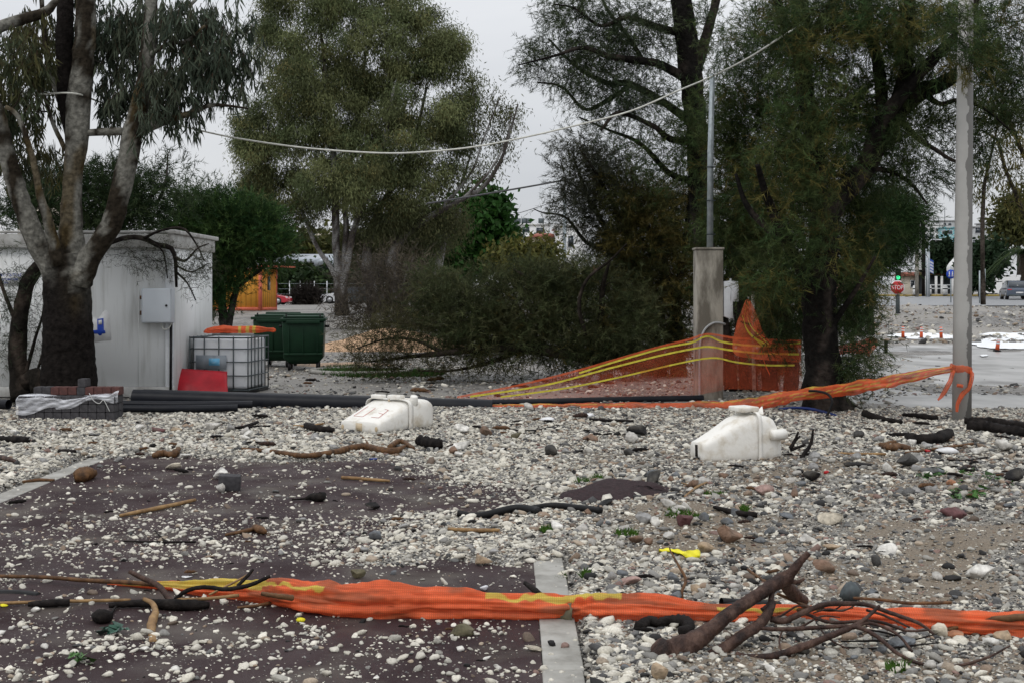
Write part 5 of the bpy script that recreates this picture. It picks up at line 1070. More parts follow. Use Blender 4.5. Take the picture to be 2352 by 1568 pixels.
# ------------------------------------------------------------------ the roll of net in the foreground
YF = 7.05
bundle('orange_net', 'long dirty orange net roll with yellow bands lying across the foreground path', [(248, 1339, 3, 7.75), (320, 1342, 7, 7.7), (400, 1345, 12, 7.6), (480, 1350, 20, 7.45), (560, 1354, 24, 7.3), (640, 1362, 30, 7.2), (720, 1372, 35, 7.1), (800, 1380, 37, 7.05), (900, 1382, 37, 7.02), (1000, 1385, 34, 7.0), (1120, 1389, 30, 7.0), (1240, 1394, 29, 7.0), (1330, 1394, 27, 7.0), (1420, 1394, 29, 7.0), (1520, 1398, 28, 6.98), (1600, 1404, 22, 6.98), (1680, 1408, 20, 6.98), (1740, 1408, 19, 6.98), (1800, 1406, 17, 7.0), (1870, 1408, 17, 7.0), (1950, 1411, 17, 7.0), (2040, 1418, 19, 6.95), (2150, 1424, 23, 6.9), (2260, 1431, 26, 6.85), (2380, 1436, 28, 6.8)], nlen=700, ns=84, flat=.98, fold=.25, seed=21, rest=True,
       stripe=lambda s, A: np.maximum.reduce([band(s, A, .02, .13, .6, .9, .7), band(s, A, .11, .215, .95, 1.25, .8), band(s, A, .19, .30, 1.2, .8, .22), band(s, A, .46, .61, 1.0, 1.25, .34), band(s, A, .70, .82, .7, .6, .28)]))
mb = MB(); 
tag(pipe('black rubber end poking out of the orange roll', [at(1612, 1397, 6.75), at(1640, 1402, 6.8), at(1690, 1392, 6.9), at(1730, 1388, 6.95), at(1790, 1392, 7.0)], .028, mat='rubber', name='rubber_hose'), 'black rubber hose end poking out of the orange roll', 'hose')

# ------------------------------------------------------------------ cables and hoses
def line(name, label, pts, r, mat, cat='cable', n=70, sides=7): 
    mb = MB(); mb.tube(catmull(np.array([at(*q) for q in pts]), n), r, sides); return tag(mb.build(name, MT[mat], smooth=True), label, cat)
line('overhead_cable', 'thick white cable sagging across the whole scene between the trees', [(-60, 219, 19.4), (80, 217, 19.5), (170, 215, 19.3), (230, 235, 20.2), (300, 256, 20.5), (400, 285, 20.4), (450, 298, 20.0), (550, 319, 20), (700, 340, 20), (850, 351, 20), (950, 351, 20), (1080, 339, 20), (1200, 317, 20), (1330, 287, 20), (1450, 255, 20), (1560, 208, 20.2), (1633, 177, 20.6), (1720, 133, 19.4), (1800, 82, 18.5), (1850, 52, 19.2), (1900, 25, 20.4)], .0135, 'cable', n=160)
line('overhead_cable', 'thin dark cable behind the white one, left of the dark tamarisks', [(980, 468, 58), (1115, 446, 58), (1270, 419, 58), (1400, 392, 58)], .04, 'cable_dark'); line('overhead_cable', 'faint thin wire above the white flats at centre', [(1130, 508, 120), (1230, 478, 120), (1340, 440, 120)], .03, 'cable_dark')
line('blue_hose', 'blue hose on the ground in front of the forked tamarisk', [(1790, 939, 18.8), (1830, 936, 18.6), (1870, 940, 18.4), (1910, 951, 18.0), (1925, 957, 17.9)], .022, 'blue', 'hose')
line('black_hose', 'curled black hose standing up beside the blue hose', [(1858, 897, 18.0), (1880, 898, 17.9), (1902, 905, 17.85), (1911, 920, 17.8), (1906, 940, 17.8), (1898, 955, 17.8), (1890, 966, 17.8)], .018, 'rubber', 'hose')
line('black_hose', 'straight black hose lying before the lamp pole foot', [(2060, 968, 17.4), (2110, 981, 16.75), (2180, 980, 16.8), (2240, 971, 17.0)], .03, 'rubber', 'hose'); line('black_hose', 'black hose at the bottom left edge above the tan cane', [(-30, 1364, 7.55), (40, 1364, 7.55), (88, 1369, 7.5)], .026, 'rubber', 'hose')
line('white_hose', 'thin white hose under the driftwood in the foreground', [(1500, 1428, 6.95), (1570, 1426, 6.95), (1640, 1444, 6.8), (1700, 1456, 6.7), (1780, 1452, 6.72), (1850, 1444, 6.78), (1950, 1447, 6.75), (2060, 1446, 6.75), (2100, 1441, 6.8)], .0085, 'cable', 'hose')
# ------------------------------------------------------------------ rubbish containers
def dumpster(label, px, Y, rz):
    c = at(px, 848, Y); c[2] = float(ground_z(c[0], Y)); r = thing('waste_container', label, 'waste container', (0, 0, 0), 'green waste containers by the sand heap')
    W, D, H0, H1 = .90, 1.02, .20, 1.06
    mb = MB(); a = [(-W / 2 * .93, -D / 2 * .88), (W / 2 * .93, -D / 2 * .88), (W / 2 * .93, D / 2 * .88), (-W / 2 * .93, D / 2 * .88)]; b_ = [(-W / 2, -D / 2), (W / 2, -D / 2), (W / 2, D / 2), (-W / 2, D / 2)]; k_ = [(x * .72, y * .72) for x, y in a]
    V = [(*p, H0 - .06) for p in k_] + [(*p, H0 + .07) for p in a] + [(*p, H1) for p in b_]
    mb.add(V, Q=[[3, 2, 1, 0], [8, 9, 10, 11]] + [[s + i, s + (i + 1) % 4, s + 4 + (i + 1) % 4, s + 4 + i] for s in (0, 4) for i in range(4)]); mb.build('body', MT['green_bin'], r, bevel=.03)
    mb = MB(); mb.box((0, 0, H1 + .03), (W + .07, D + .08, .06)); mb.box((0, -D / 2 - .035, H1 - .02), (W * .8, .02, .07)); mb.build('rim', MT['green_bin'], r, bevel=.015)
    mb = MB(); mb.box((0, .03, H1 + .085), (W * .96, D * .93, .05)); mb.box((0, D * .38, H1 + .12), (W * .9, .12, .06)); mb.build('lid', MT['green_bin'], r, bevel=.02)
    mb = MB()
    for x in (-.30, .0, .30): mb.box((x, -D / 2 * .965, .66), (.02, .035, .62), )
    mb.box((0, -D / 2 * .93, .36), (.82, .05, .04)); mb.build('rib', MT['green_bin'], r, bevel=.006)
    for x in (-1, 1):
        mb = MB(); mb.tube([(x * (W / 2 + .0), -.1, H1 - .12), (x * (W / 2 + .09), -.1, H1 - .12)], .03, 10); mb.build('trunnion', MT['rubber'], r)
        for y in (-1, 1):
            mb = MB(); mb.box((x * .30, y * .32, .17), (.05, .07, .12)); mb.tube([(x * .30 - .03, y * .32, .085), (x * .30 + .03, y * .32, .085)], .085, 16); mb.build('wheel', MT['rubber'], r)
        mb = MB(); mb.tube([(x * .36, -D * .42, H1 + .05), (x * .36, -D * .42, H1 + .15)], .018, 7); mb.build('handle', MT['rubber'], r)
    r.location = c; r.rotation_euler = (0, 0, rz)
    for ch in r.children: ch.matrix_parent_inverse = Matrix()
    return r
dumpster('green waste container standing free beside the sand heap', 699, 28.5, .10); dumpster('green waste container half hidden behind the caged tank', 640, 29.6, -.10)

# ------------------------------------------------------------------ sand heap, weedy ring
def heap(name, label, cx_, cy_, rx, ry, h, mat, seed, kind='structure', top=None):
    P = []; N = 40; K = 10
    q0 = gnd(cx_, cy_)
    for i in range(K + 1):
        f = i / K
        for j in range(N):
            a_ = j / N * 2 * np.pi; rr = f * (1 + .25 * (float(fbm(np.array(math.cos(a_) * 1.5 + 5), np.array(math.sin(a_) * 1.5 + seed), seed)) - .5))
            x = q0[0] + rx * rr * math.cos(a_); y = q0[1] + ry * rr * math.sin(a_); z = float(terrain(x, y)) + h * (1 - sst(0, 1, f)) * (1 + .3 * (float(vnoise(np.array(x * 2), np.array(y * 2), seed)) - .5)) - .02 * f
            P.append((x, y, z))
    mb = MB(); mb.grid(np.array(P).reshape(K + 1, N, 3), wrap=True); o = mb.build(name, mat, smooth=True); o['kind'] = kind
    return o
heap('sand', '', 900, 800, 3.0, 2.2, .52, M('tan_sand', (.52, .34, .21), (.38, .25, .155), 3, .9, .02, 25), 3); heap('sand', '', 790, 838, 1.7, 1.3, .06, M('tan_sand_thin', (.46, .31, .20), (.26, .21, .165), 3, .9, .01, 40), 7)
m = M('ring_concrete', (.34, .33, .30), (.2, .19, .17), 6, .8); q = gnd(830, 856); an = np.linspace(0, 2 * np.pi, 50)
mb = MB(); mb.tube(np.stack([q[0] + 1.05 * np.cos(an), q[1] + .9 * np.sin(an), np.full(50, .05)], -1), .05, 6, cap=False); tag(mb.build('ring_kerb', m), 'low concrete ring kerb in the grass before the fallen tamarisk', 'kerb')
def tuft(name, label, spots, n, h, pal, w_=.012, kind='stuff'):
    V = []; C = []
    for (px, py, rx, ry) in spots:
        for _ in range(n):
            a_ = rng.uniform(0, 6.28); f = rng.random() ** .5; q = gnd(px + rx * f * math.cos(a_), py + ry * f * math.sin(a_)); q[2] = float(ground_z(q[0], q[1]))
            d = np.array([rng.normal(0, .5), rng.normal(0, .5), 1.0]) * rng.uniform(.4, 1) * h; s_ = np.array([w_, 0, 0]); V += [q - s_, q + s_, q + d]; C += [np.array(pal) * rng.uniform(.6, 1.4)] * 3
    mb = MB(); mb.add(np.array(V), T=np.arange(len(V)).reshape(-1, 3), col=np.array(C)); o = mb.build(name, MT['leaf']); o['kind'] = kind; o['label'] = label; o['category'] = 'grass'; return o
tuft('grass', 'patch of green grass round the low concrete ring', [(830, 858, 100, 8), (800, 852, 60, 8), (880, 860, 90, 7), (960, 858, 60, 6)], 900, .13, (.035, .085, .018))
tuft('grass', 'weeds sprouting through the gravel on the right', [(1770, 1425, 20, 8), (1330, 1115, 24, 5), (1370, 1108, 14, 4), (1640, 1150, 26, 4), (1610, 1215, 18, 4), (1255, 1232, 14, 5), (1710, 1190, 9, 6), (1440, 1245, 30, 6), (1290, 1325, 10, 6), (1345, 1338, 10, 6), (2060, 1590 - 30, 24, 8), (1560, 1212, 30, 6)], 90, .05, (.05, .11, .015), .006)

# ------------------------------------------------------------------ orange kiosk container
KY = 80.0; k0 = at(600, 712, KY); gz = float(terrain(k0[0], KY)); fx = unit([-1, .12, 0]); sx_ = unit([.22, 1, 0]); Wk, Dk, Hk = 4.6, 2.4, 2.45
ks = thing('kiosk', 'orange container kiosk with coral frame and awning beyond the waste containers', 'kiosk', (k0[0], KY, gz))
mb = MB(); o3 = np.array([k0[0], KY, gz + .12])
def kb(a, b_, z0, z1): 
    c = o3 + fx * (a[0] + a[1]) / 2 + sx_ * (b_[0] + b_[1]) / 2 + np.array([0, 0, (z0 + z1) / 2]); return c, (abs(a[1] - a[0]), abs(b_[1] - b_[0]), z1 - z0)
c, s_ = kb((0, Wk), (0, Dk), 0, Hk); mb.box(c, s_, ax=[fx, sx_, [0, 0, 1]]); mb.build('wall', MT['orange_panel'], ks)
mb = MB()
for k in range(14): c, s_ = kb((.3 + k * .32, .33 + k * .32), (-.02, .0), .1, Hk - .1); mb.box(c, s_, ax=[fx, sx_, [0, 0, 1]])
for k in range(7): c, s_ = kb((-.02, 0), (.3 + k * .3, .33 + k * .3), .1, Hk - .1); mb.box(c, s_, ax=[fx, sx_, [0, 0, 1]])
mb.build('panel_rib', M('orange_rib', (.55, .25, .045), None, 4), ks)
mb = MB()
for a, b_, z0, z1 in (((-.03, .16), (-.05, .1), -.1, Hk), ((0, Wk), (-.04, .06), -.1, .10), ((-.04, .06), (.1, Dk), -.1, .08), ((-.03, .12), (Dk - .1, Dk + .03), -.1, Hk), ((0, Wk), (-.04, .06), Hk - .1, Hk + .04)): c, s_ = kb(a, b_, z0, z1); mb.box(c, s_, ax=[fx, sx_, [0, 0, 1]])
mb.build('frame', MT['orange_frame'], ks)
mb = MB(); c, s_ = kb((-.03, -.01), (.95, 1.35), 1.15, 2.0); mb.box(c, s_, ax=[fx, sx_, [0, 0, 1]]); mb.build('window', MT['glass'], ks)
mb = MB(); c, s_ = kb((-1.1, .6), (.3, Dk + .3), Hk + .10, Hk + .20); mb.box(c, s_, ax=[fx, sx_, [0, 0, 1]]); mb.build('awning', MT['orange_frame'], ks)

# ------------------------------------------------------------------ cars
def car(label, px, py, Y, rz, L_, Wd, H_, paint, kind='hatch', loc=None):
    c = at(px, py, Y); gz = float(terrain(c[0], Y)) + .05; c[2] = gz
    r = thing('van' if kind == 'van' else 'parked_car', label, 'van' if kind == 'van' else 'car', (0, 0, 0), None if kind == 'van' else 'cars parked and driving beyond the trees')
    h = H_
    if kind == 'van': low = [(-.5, .12), (-.5, .55), (-.5, .97), (-.46, 1.0), (.22, 1.0), (.30, .96), (.40, .60), (.49, .50), (.5, .2), (.48, .12)]; gh = [(.10, .62), (.12, .90), (.28, .92), (.37, .62)]
    elif kind == 'suv': low = [(-.5, .16), (-.5, .45), (-.49, .62), (-.2, .64), (.18, .63), (.30, .60), (.46, .52), (.5, .42), (.5, .2), (.47, .14)]; gh = [(-.485, .62), (-.42, .97), (-.2, 1.0), (.05, .98), (.27, .62)]
    else: low = [(-.5, .18), (-.5, .50), (-.47, .60), (-.2, .62), (.20, .60), (.30, .57), (.45, .48), (.5, .36), (.5, .2), (.46, .15)]; gh = [(-.47, .60), (-.38, .96), (-.15, 1.0), (.04, .96), (.27, .59)]
    mb = MB()
    for k, (w0, q) in enumerate(((1.0, low),)):
        G = []
        for yy, ins in ((-.5, .03), (-.47, 0), (.47, 0), (.5, .03)): G.append([(x * L_ * (1 - ins), yy * Wd, z * h) for x, z in q])
        G = np.array(G); mb.grid(np.concatenate([G, G[:, :1]], 1))
        for e in (0, 3): V = G[e]; cc = V.mean(0); mb.add(np.vstack([V, cc]), T=[[i, (i + 1) % len(V), len(V)] for i in range(len(V))])
    if kind != 'van':
        tp = [(x * (.97), z) for x, z in gh]; G = np.array([[(x * L_, y * Wd * (1 if z < .7 else .84), z * h) for x, z in tp] for y in (-.48, .48)]); mb.grid(G)
        roofz = max(z for x, z in gh) * h
    mb.build('body', paint, r, bevel=.02)
    mb = MB()
    for sg in (-1, 1):
        V = [(x * L_ * .97, sg * Wd * (.487 if z < .7 else .435) * (1.03 if kind == 'van' else 1), z * h * .985) for x, z in gh]; 
        if kind == 'van': V = [(x * L_, sg * Wd * .503, z * h) for x, z in gh]
        cc = np.mean(V, 0); mb.add(np.vstack([V, cc]), T=[[i, (i + 1) % len(V), len(V)] for i in range(len(V))])
    mb.build('side_window', MT['glass'], r)
    if kind != 'van':
        for (a, b_) in ((gh[0], gh[1]), (gh[-1], gh[-2])):
            sgn = -1 if a[0] < 0 else 1; off = .012 * sgn; mb = MB()
            pts = [(a[0] * .97 * L_ * .985 + off, s * Wd * .43, a[1] * h + .03) for s in (-1, 1)] + [(b_[0] * .97 * L_ + off * 2.2, s * Wd * .385, b_[1] * h - .035) for s in (1, -1)]
            mb.add(pts, Q=[[0, 1, 2, 3]]); mb.build('windscreen' if sgn > 0 else 'rear_window', MT['glass'], r, solid=.012)
    for x in (-.31, .30):
        for sg in (-1, 1):
            R = h * .225; p = np.array([x * L_, sg * Wd * .44, R]); mb = MB(); mb.tube([p - [0, .11, 0], p + [0, .11, 0]], R, 20); wl = mb.build('wheel', MT['tyre'], r)
            mb = MB(); mb.tube([p + [0, .105 * sg, 0], p + [0, .118 * sg, 0]], R * .62, 14); mb.build('rim', MT['alloy'], wl)
    for sg in (-1, 1):
        mb = MB(); mb.box((-.492 * L_, sg * Wd * .39, .50 * h), (.06, Wd * .16, h * .10)); mb.build('taillight', MT['stopred'], r, bevel=.01)
        mb = MB(); mb.box((.472 * L_, sg * Wd * .38, .44 * h), (.12, Wd * .18, h * .08)); mb.build('headlight', MT['stopwhite'], r, bevel=.01)
    mb = MB(); mb.box((-.503 * L_, 0, .36 * h), (.02, .52, .11)); mb.build('number_plate', MT['stopwhite'], r); mb = MB(); mb.box((-.5 * L_, 0, .22 * h), (.05, Wd * .92, .12)); mb.build('bumper', MT['steel_dark'], r)
    r.location = c; r.rotation_euler = (0, 0, rz)
    for ch in r.children: ch.matrix_parent_inverse = Matrix()
    return r
PT = lambda nm, c: (lambda m: (m.node_tree.nodes['Principled BSDF'].inputs['Base Color'].__setattr__('default_value', (*c, 1)), m)[1])(glass_mat(nm, c))
car('white sport utility car behind the stems of the great gum tree', 792, 700, 124, math.pi, 4.4, 1.8, 1.62, PT('paint_white', (.75, .76, .78)), 'suv')
car('dark grey car just right of the white one', 836, 700, 117, 0.0, 4.3, 1.75, 1.45, PT('paint_grey', (.07, .09, .10)))
car('red car mostly hidden by the orange kiosk', 612, 705, 112, -.1, 4.1, 1.7, 1.45, PT('paint_red', (.42, .015, .03)))
car('dark blue grey car seen from behind at the right edge', 2332, 684, 99, 1.35, 4.2, 1.78, 1.42, PT('paint_blue', (.055, .075, .11)))
car('white van parked across the road at the right edge', 2318, 674, 128, 0.0, 6.0, 2.0, 2.0, PT('paint_van', (.78, .79, .80)), 'van')
mb = MB(); q = gnd(850, 716); mb.tube([q, q + np.array([0, 0, .38])], [.16, .2], 14); mb.tube([q + np.array([0, 0, .38]), q + np.array([0, 0, .42])], .215, 14); tag(mb.build('red_bucket', MT['red'], smooth=False), 'small red tub under the dead brush by the great gum tree', 'bucket')

# ------------------------------------------------------------------ far buildings
def house(name, label, px0, px1, ytop, ybase, Y, depth, wall, roof='flat', wins=(), parapet=.5, cat='building', roofmat='rooftile', skew=0.0):
    a, b_ = at(px0, ytop, Y), at(px1, ytop, Y); zb = float(terrain((a[0] + b_[0]) / 2, Y)) - 1; zt = a[2]; cx_ = (a[0] + b_[0]) / 2; w_ = b_[0] - a[0]
    r = thing(name, label, cat, (cx_, Y + depth / 2, zb + 1)); R = lambda x, y: (x, y)
    mb = MB(); mb.box((cx_, Y + depth / 2, (zb + zt) / 2), (w_, depth, zt - zb)); mb.build('wall', wall, r)
    if roof == 'flat':
        mb = MB(); mb.box((cx_, Y + depth / 2, zt + .1), (w_ + .5, depth + .5, .25)); mb.build('roof', wall, r)
    elif roof == 'hip':
        mb = MB(); h = min(w_, depth) * .22; e = .5; x0, x1, y0, y1 = cx_ - w_ / 2 - e, cx_ + w_ / 2 + e, Y - e, Y + depth + e; i = min(w_, depth) * .42
        mb.add([(x0, y0, zt), (x1, y0, zt), (x1, y1, zt), (x0, y1, zt), (x0 + i, (y0 + y1) / 2, zt + h), (x1 - i, (y0 + y1) / 2, zt + h)], Q=[[0, 1, 5, 4], [2, 3, 4, 5], [3, 2, 1, 0]], T=[[1, 2, 5], [3, 0, 4]]); mb.build('roof', MT[roofmat], r)
    for (wx0, wy0, wx1, wy1) in wins:
        p, q = at(wx0, wy0, Y), at(wx1, wy1, Y); cc = (p + q) / 2; ww, hh = abs(q[0] - p[0]), abs(p[2] - q[2]); mb = MB()
        mb.box((cc[0], Y - .01, cc[2]), (ww, .06, hh)); f_ = mb.build('window', MT['glass'], r); mb = MB(); t_ = max(.06, ww * .06)
        for s in (-1, 1): mb.box((cc[0] + s * (ww / 2 + t_ / 2), Y - .03, cc[2]), (t_, .1, hh + 2 * t_)); mb.box((cc[0], Y - .03, cc[2] + s * (hh / 2 + t_ / 2)), (ww, .09, t_))
        mb.build('frame', MT['white_paint'], f_)
    return r
h = house('white_house', 'tall white house with one dark window left of the dark tamarisks', 1280, 1345, 520, 640, 125, 10, MT['whitewall'], wins=[(1305, 543, 1317, 568)])
h = house('house', 'cream house with red tiled roof left of the tall white house', 1222, 1282, 545, 640, 132, 9, MT['cream'], 'hip', wins=[(1232, 556, 1240, 570), (1262, 552, 1270, 566)])
h = house('apartment_block', 'white flats with water tanks on the roof behind the red roof at centre', 1150, 1262, 517, 640, 230, 14, MT['whitewall'], wins=[(1232, 524, 1250, 536), (1200, 522, 1216, 534), (1168, 523, 1184, 535)])
for px in (1180, 1190, 1204, 1214, 1243): mb = MB(); p = at(px, 510, 236); mb.tube([p + np.array([-.5, 0, .1]), p + np.array([.5, 0, .1])], .55, 10); mb.build('water_tank', MT['steel_dark'], h)
mb = MB(); mb.bar(at(1199, 517, 233), at(1198, 497, 233), .07); mb.build('aerial', MT['steel_dark'], h)
house('pink_house', 'low house glimpsed through branches right of the fallen tamarisk', 1355, 1420, 622, 660, 110, 8, MT['whitewall'], 'hip', wins=[(1370, 628, 1382, 640)])
house('apartment_block', 'pale flats among trees seen left of the great gum stems', 690, 740, 530, 640, 300, 14, MT['cream'], wins=[(696, 536, 706, 546), (714, 536, 724, 546), (696, 552, 706, 562)]); house('apartment_block', 'cream flats glimpsed between the gum tree limbs at the left edge', 40, 135, 452, 560, 330, 16, MT['cream'], wins=[(50, 460, 62, 470), (75, 460, 90, 470), (105, 460, 118, 470)])
# tin roofed pavilion
r = thing('pavilion', 'low dark pavilion with grey tin roof and slanting skylights', 'building', at(760, 690, 150)); a, b_ = at(640, 612, 150), at(960, 690, 150)
mb = MB(); mb.box(((a[0] + b_[0]) / 2, 156, 2.2), (b_[0] - a[0], 11, 4.6)); mb.build('wall', MT['dark_wall'], r)
mb = MB(); zt = at(0, 597, 150)[2]; x0, x1 = a[0] - .6, b_[0] + .6; mb.add([(x0, 149, zt), (x1, 149, zt), (x1, 163, zt + 1.0), (x0, 163, zt + 1.0), (x0, 149, zt - .35), (x1, 149, zt - .35), (x1, 163, zt + .6), (x0, 163, zt + .6)], Q=[[0, 1, 2, 3], [4, 5, 1, 0], [5, 6, 2, 1], [7, 4, 0, 3], [6, 7, 3, 2], [7, 6, 5, 4]]); mb.build('roof', MT['tinroof'], r)
for px in (738, 777, 815): p = at(px, 601, 148.6); mb = MB(); mb.box(p, (1.7, .1, .75), ax=[unit([1, 0, .35]), [0, 1, 0], unit([-.35, 0, 1])]); mb.build('skylight', MT['tinroof'], r)
for px in (760, 800, 850): p, q = at(px, 625, 149.9), at(px + 26, 672, 149.9); mb = MB(); mb.box(((p[0] + q[0]) / 2, 150, (p[2] + q[2]) / 2), (abs(q[0] - p[0]), .08, abs(p[2] - q[2]))); mb.build('window', MT['glass'], r)
# white fence posts
fe = thing('post_fence', 'wire fence on thin white posts in front of the dark pavilion', 'fence', at(760, 690, 130))
for px in (665, 690, 722, 751, 884, 905, 990): mb = MB(); mb.tube([at(px, 692, 130), at(px, 646, 130)], .05, 7); mb.build('post', MT['white_paint'], fe)
mb = MB()
for py in (652, 664, 676): mb.tube([at(640, py, 130), at(1010, py, 130)], .012, 4)
mb.build('wire', MT['galv'], fe)
# right hand town
bwn = lambda x0, y0, n_, dx, w_, h_: [(x0 + k * dx, y0, x0 + k * dx + w_, y0 + h_) for k in range(n_)]
h = house('apartment_block', 'white flats with roof aerials left of the concrete pole', 2118, 2166, 517, 620, 330, 4, MT['whitewall'], wins=bwn(2122, 524, 3, 14, 8, 8) + bwn(2122, 540, 3, 14, 8, 8))
mb = MB()
for px, py in ((2130, 505), (2145, 508), (2155, 500), (2170, 478)): mb.bar(at(px, 517, 334), at(px, py, 334), .12); mb.bar(at(px - 5, py + 3, 334), at(px + 5, py + 3, 334), .1)
mb.build('aerial', MT['steel_dark'], h)
house('apartment_block', 'teal fronted flats touching the concrete pole', 2164, 2200, 524, 620, 320, 3, M('teal_wall', (.10, .36, .40), (.5, .52, .52), 3, .7, lo=.45, hi=.5), wins=bwn(2164, 530, 2, 14, 9, 8)); house('house', 'grey upper floor behind the teal flats', 2160, 2196, 508, 600, 345, 4, MT['greywall'], wins=bwn(2166, 513, 2, 12, 7, 5))
house('apartment_block', 'grey flats with dark balcony right of the concrete pole', 2228, 2262, 522, 640, 250, 4, MT['greywall'], wins=[(2240, 524, 2258, 536), (2234, 552, 2244, 566)]); house('apartment_block', 'pale grey flats with shaded windows behind the thin trunk', 2258, 2296, 514, 640, 260, 4, MT['greywall'], wins=bwn(2266, 524, 2, 14, 9, 9))
h = house('house', 'low tan roofed house with white columns behind the blue sign', 2122, 2196, 632, 676, 140, 4, MT['dark_wall'], 'hip', roofmat='brownwood')
for px in (2125, 2150, 2163, 2188): mb = MB(); mb.box((at(px, 650, 138.6)[0], 138.6, float(terrain(40, 139)) + .8), (.22, .2, 2.4)); mb.build('column', MT['whitewall'], h)
mb = MB()
for py in (655, 663): mb.bar(at(2125, py, 138.7), at(2188, py, 138.7), .1)
mb.build('railing', MT['white_paint'], h); house('house', 'pinkish house behind the small dark tamarisk', 1915, 2000, 610, 700, 105, 8, M('pink_wall', (.45, .27, .22), (.36, .22, .18), 3, .8), 'hip', wins=[(1925, 625, 1935, 640), (1955, 625, 1967, 640)])
house('house', 'low beige house behind the utility poles at right', 2080, 2122, 634, 690, 142, 4, MT['cream'], 'hip', wins=[(2092, 645, 2100, 660)])

# ------------------------------------------------------------------ posts, signs, lamps on the right
def post(name, label, px, y0, y1, Y, r_, mat, cat, group=None):
    c = at(px, y0, Y); c[2] = float(terrain(c[0], Y)) - .05; t_ = thing(name, label, cat, c, group); mb = MB(); q = at(px, y1, Y); q[0] += 0; mb.tube([c, q], r_, 9); mb.build('post', MT[mat], t_); return t_
s = post('stop_sign', 'red octagonal STOP sign on dark post beside the small tamarisk', 2062, 725, 645, 58, .09, 'steel_dark', 'road sign'); p = at(2061, 661, 57.85); mb = MB()
oc = [(math.cos(math.pi / 8 + k * math.pi / 4), math.sin(math.pi / 8 + k * math.pi / 4)) for k in range(8)]
f_ = lambda sc, y0, y1: (lambda mb: (mb.prism([(a * sc, b_ * sc) for a, b_ in oc], y0, y1, lambda a, b_, z: p + np.array([a, z, b_])), mb)[1])(MB())
pa = f_(.345, .0, .02).build('plate', MT['stopwhite'], s); f_(.30, -.012, -.004).build('red_field', MT['stopred'], pa); text_obj('lettering', 'STOP', .27, (p[0], p[1] - .02, p[2]), MT['stopwhite'], pa, sx=.80)
s = post('traffic_light', 'traffic light showing green above the stop sign', 2063, 700, 630, 90, .06, 'steel_dark', 'traffic light'); c = at(2063, 634, 89.8); mb = MB(); mb.box(c, (.34, .25, .95)); hs = mb.build('housing', MT['rubber'], s, bevel=.03)
m, n, b = _mat('green_light'); b.inputs['Base Color'].default_value = (.02, .3, .1, 1); b.inputs['Emission Color'].default_value = (.05, .9, .35, 1); b.inputs['Emission Strength'].default_value = 1.3
mb = MB(); q = at(2063, 638, 89.62); mb.tube([q + np.array([0, .03, 0]), q], .14, 14); mb.build('green_lamp', m, hs)
s = post('cycle_sign', 'round blue sign with white symbols left of the concrete pole', 2184, 720, 612, 86, .04, 'galv', 'road sign'); p = at(2184, 630, 85.9); mb = MB(); mb.tube([p + np.array([0, .02, 0]), p], .30, 24); pa = mb.build('plate', MT['bluesign'], s)
mb = MB()
for dx in (-.1, .1): mb.tube([p + np.array([dx, -.002, .13]), p + np.array([dx, -.012, .13])], .04, 8); mb.box(p + np.array([dx, -.006, .0]), (.06, .01, .18)); mb.box(p + np.array([dx + .03, -.006, -.12]), (.03, .01, .12)); mb.box(p + np.array([dx - .03, -.006, -.12]), (.03, .01, .12))
mb.build('symbol', MT['stopwhite'], pa)
s = post('utility_pole', 'pale concrete utility pole left of the low tan roofed house', 2106, 684, 480, 118, .17, 'concrete', 'pole'); s = post('utility_pole', 'dark wooden utility pole with cross arm behind the pale one', 2121, 684, 512, 122, .16, 'black_wood', 'pole'); mb = MB(); mb.bar(at(2104, 622, 121.7), at(2132, 622, 121.7), .16); mb.build('cross_arm', MT['black_wood'], s)
post('utility_pole', 'thin grey pole right of the dark wooden pole', 2128, 684, 572, 119, .08, 'galv', 'pole'); s = post('street_lamp', 'street lamp with flat white head over the low house', 2152 - 18, 684, 556, 116, .07, 'galv', 'street lamp'); mb = MB(); mb.tube([at(2134, 556, 116), at(2140, 551, 116), at(2150, 550, 116)], .05, 6); mb.box(at(2155, 551, 116), (.55, .25, .10)); mb.build('lamp_head', MT['white_paint'], s)
s = post('street_lamp', 'street lamp with curved pale arm right of the great gum tree', 1104, 680, 512, 100, .07, 'galv', 'street lamp'); mb = MB(); mb.tube(catmull([at(1104, 514, 100), at(1101, 506, 100), at(1094, 501, 100), at(1084, 500, 100)], 12), .08, 7); mb.build('lamp_head', MT['white_paint'], s)
post('utility_pole', 'tall grey steel pole in front of the tall white house', 1297, 660, 440, 95, .13, 'galv', 'pole')
s = post('flag_pole', 'pole with drooping blue and white flag by the low house', 2131, 684, 580, 117.5, .04, 'white_paint', 'flag'); mb = MB(); c = at(2137, 607, 117.4); G = [[c + np.array([-.2 + .5 * u, .06 * math.sin(u * 8), .55 - 1.2 * v - .25 * u]) for v in np.linspace(0, 1, 10)] for u in np.linspace(0, 1, 8)]; cc = [[(.04, .10, .42) if int(v * 8.99) % 2 == 0 else (.75, .76, .78) for v in np.linspace(0, 1, 10)] for u in range(8)]; mb.grid(np.array(G), col=np.array(cc)); mb.build('flag', MT['stone'], s)
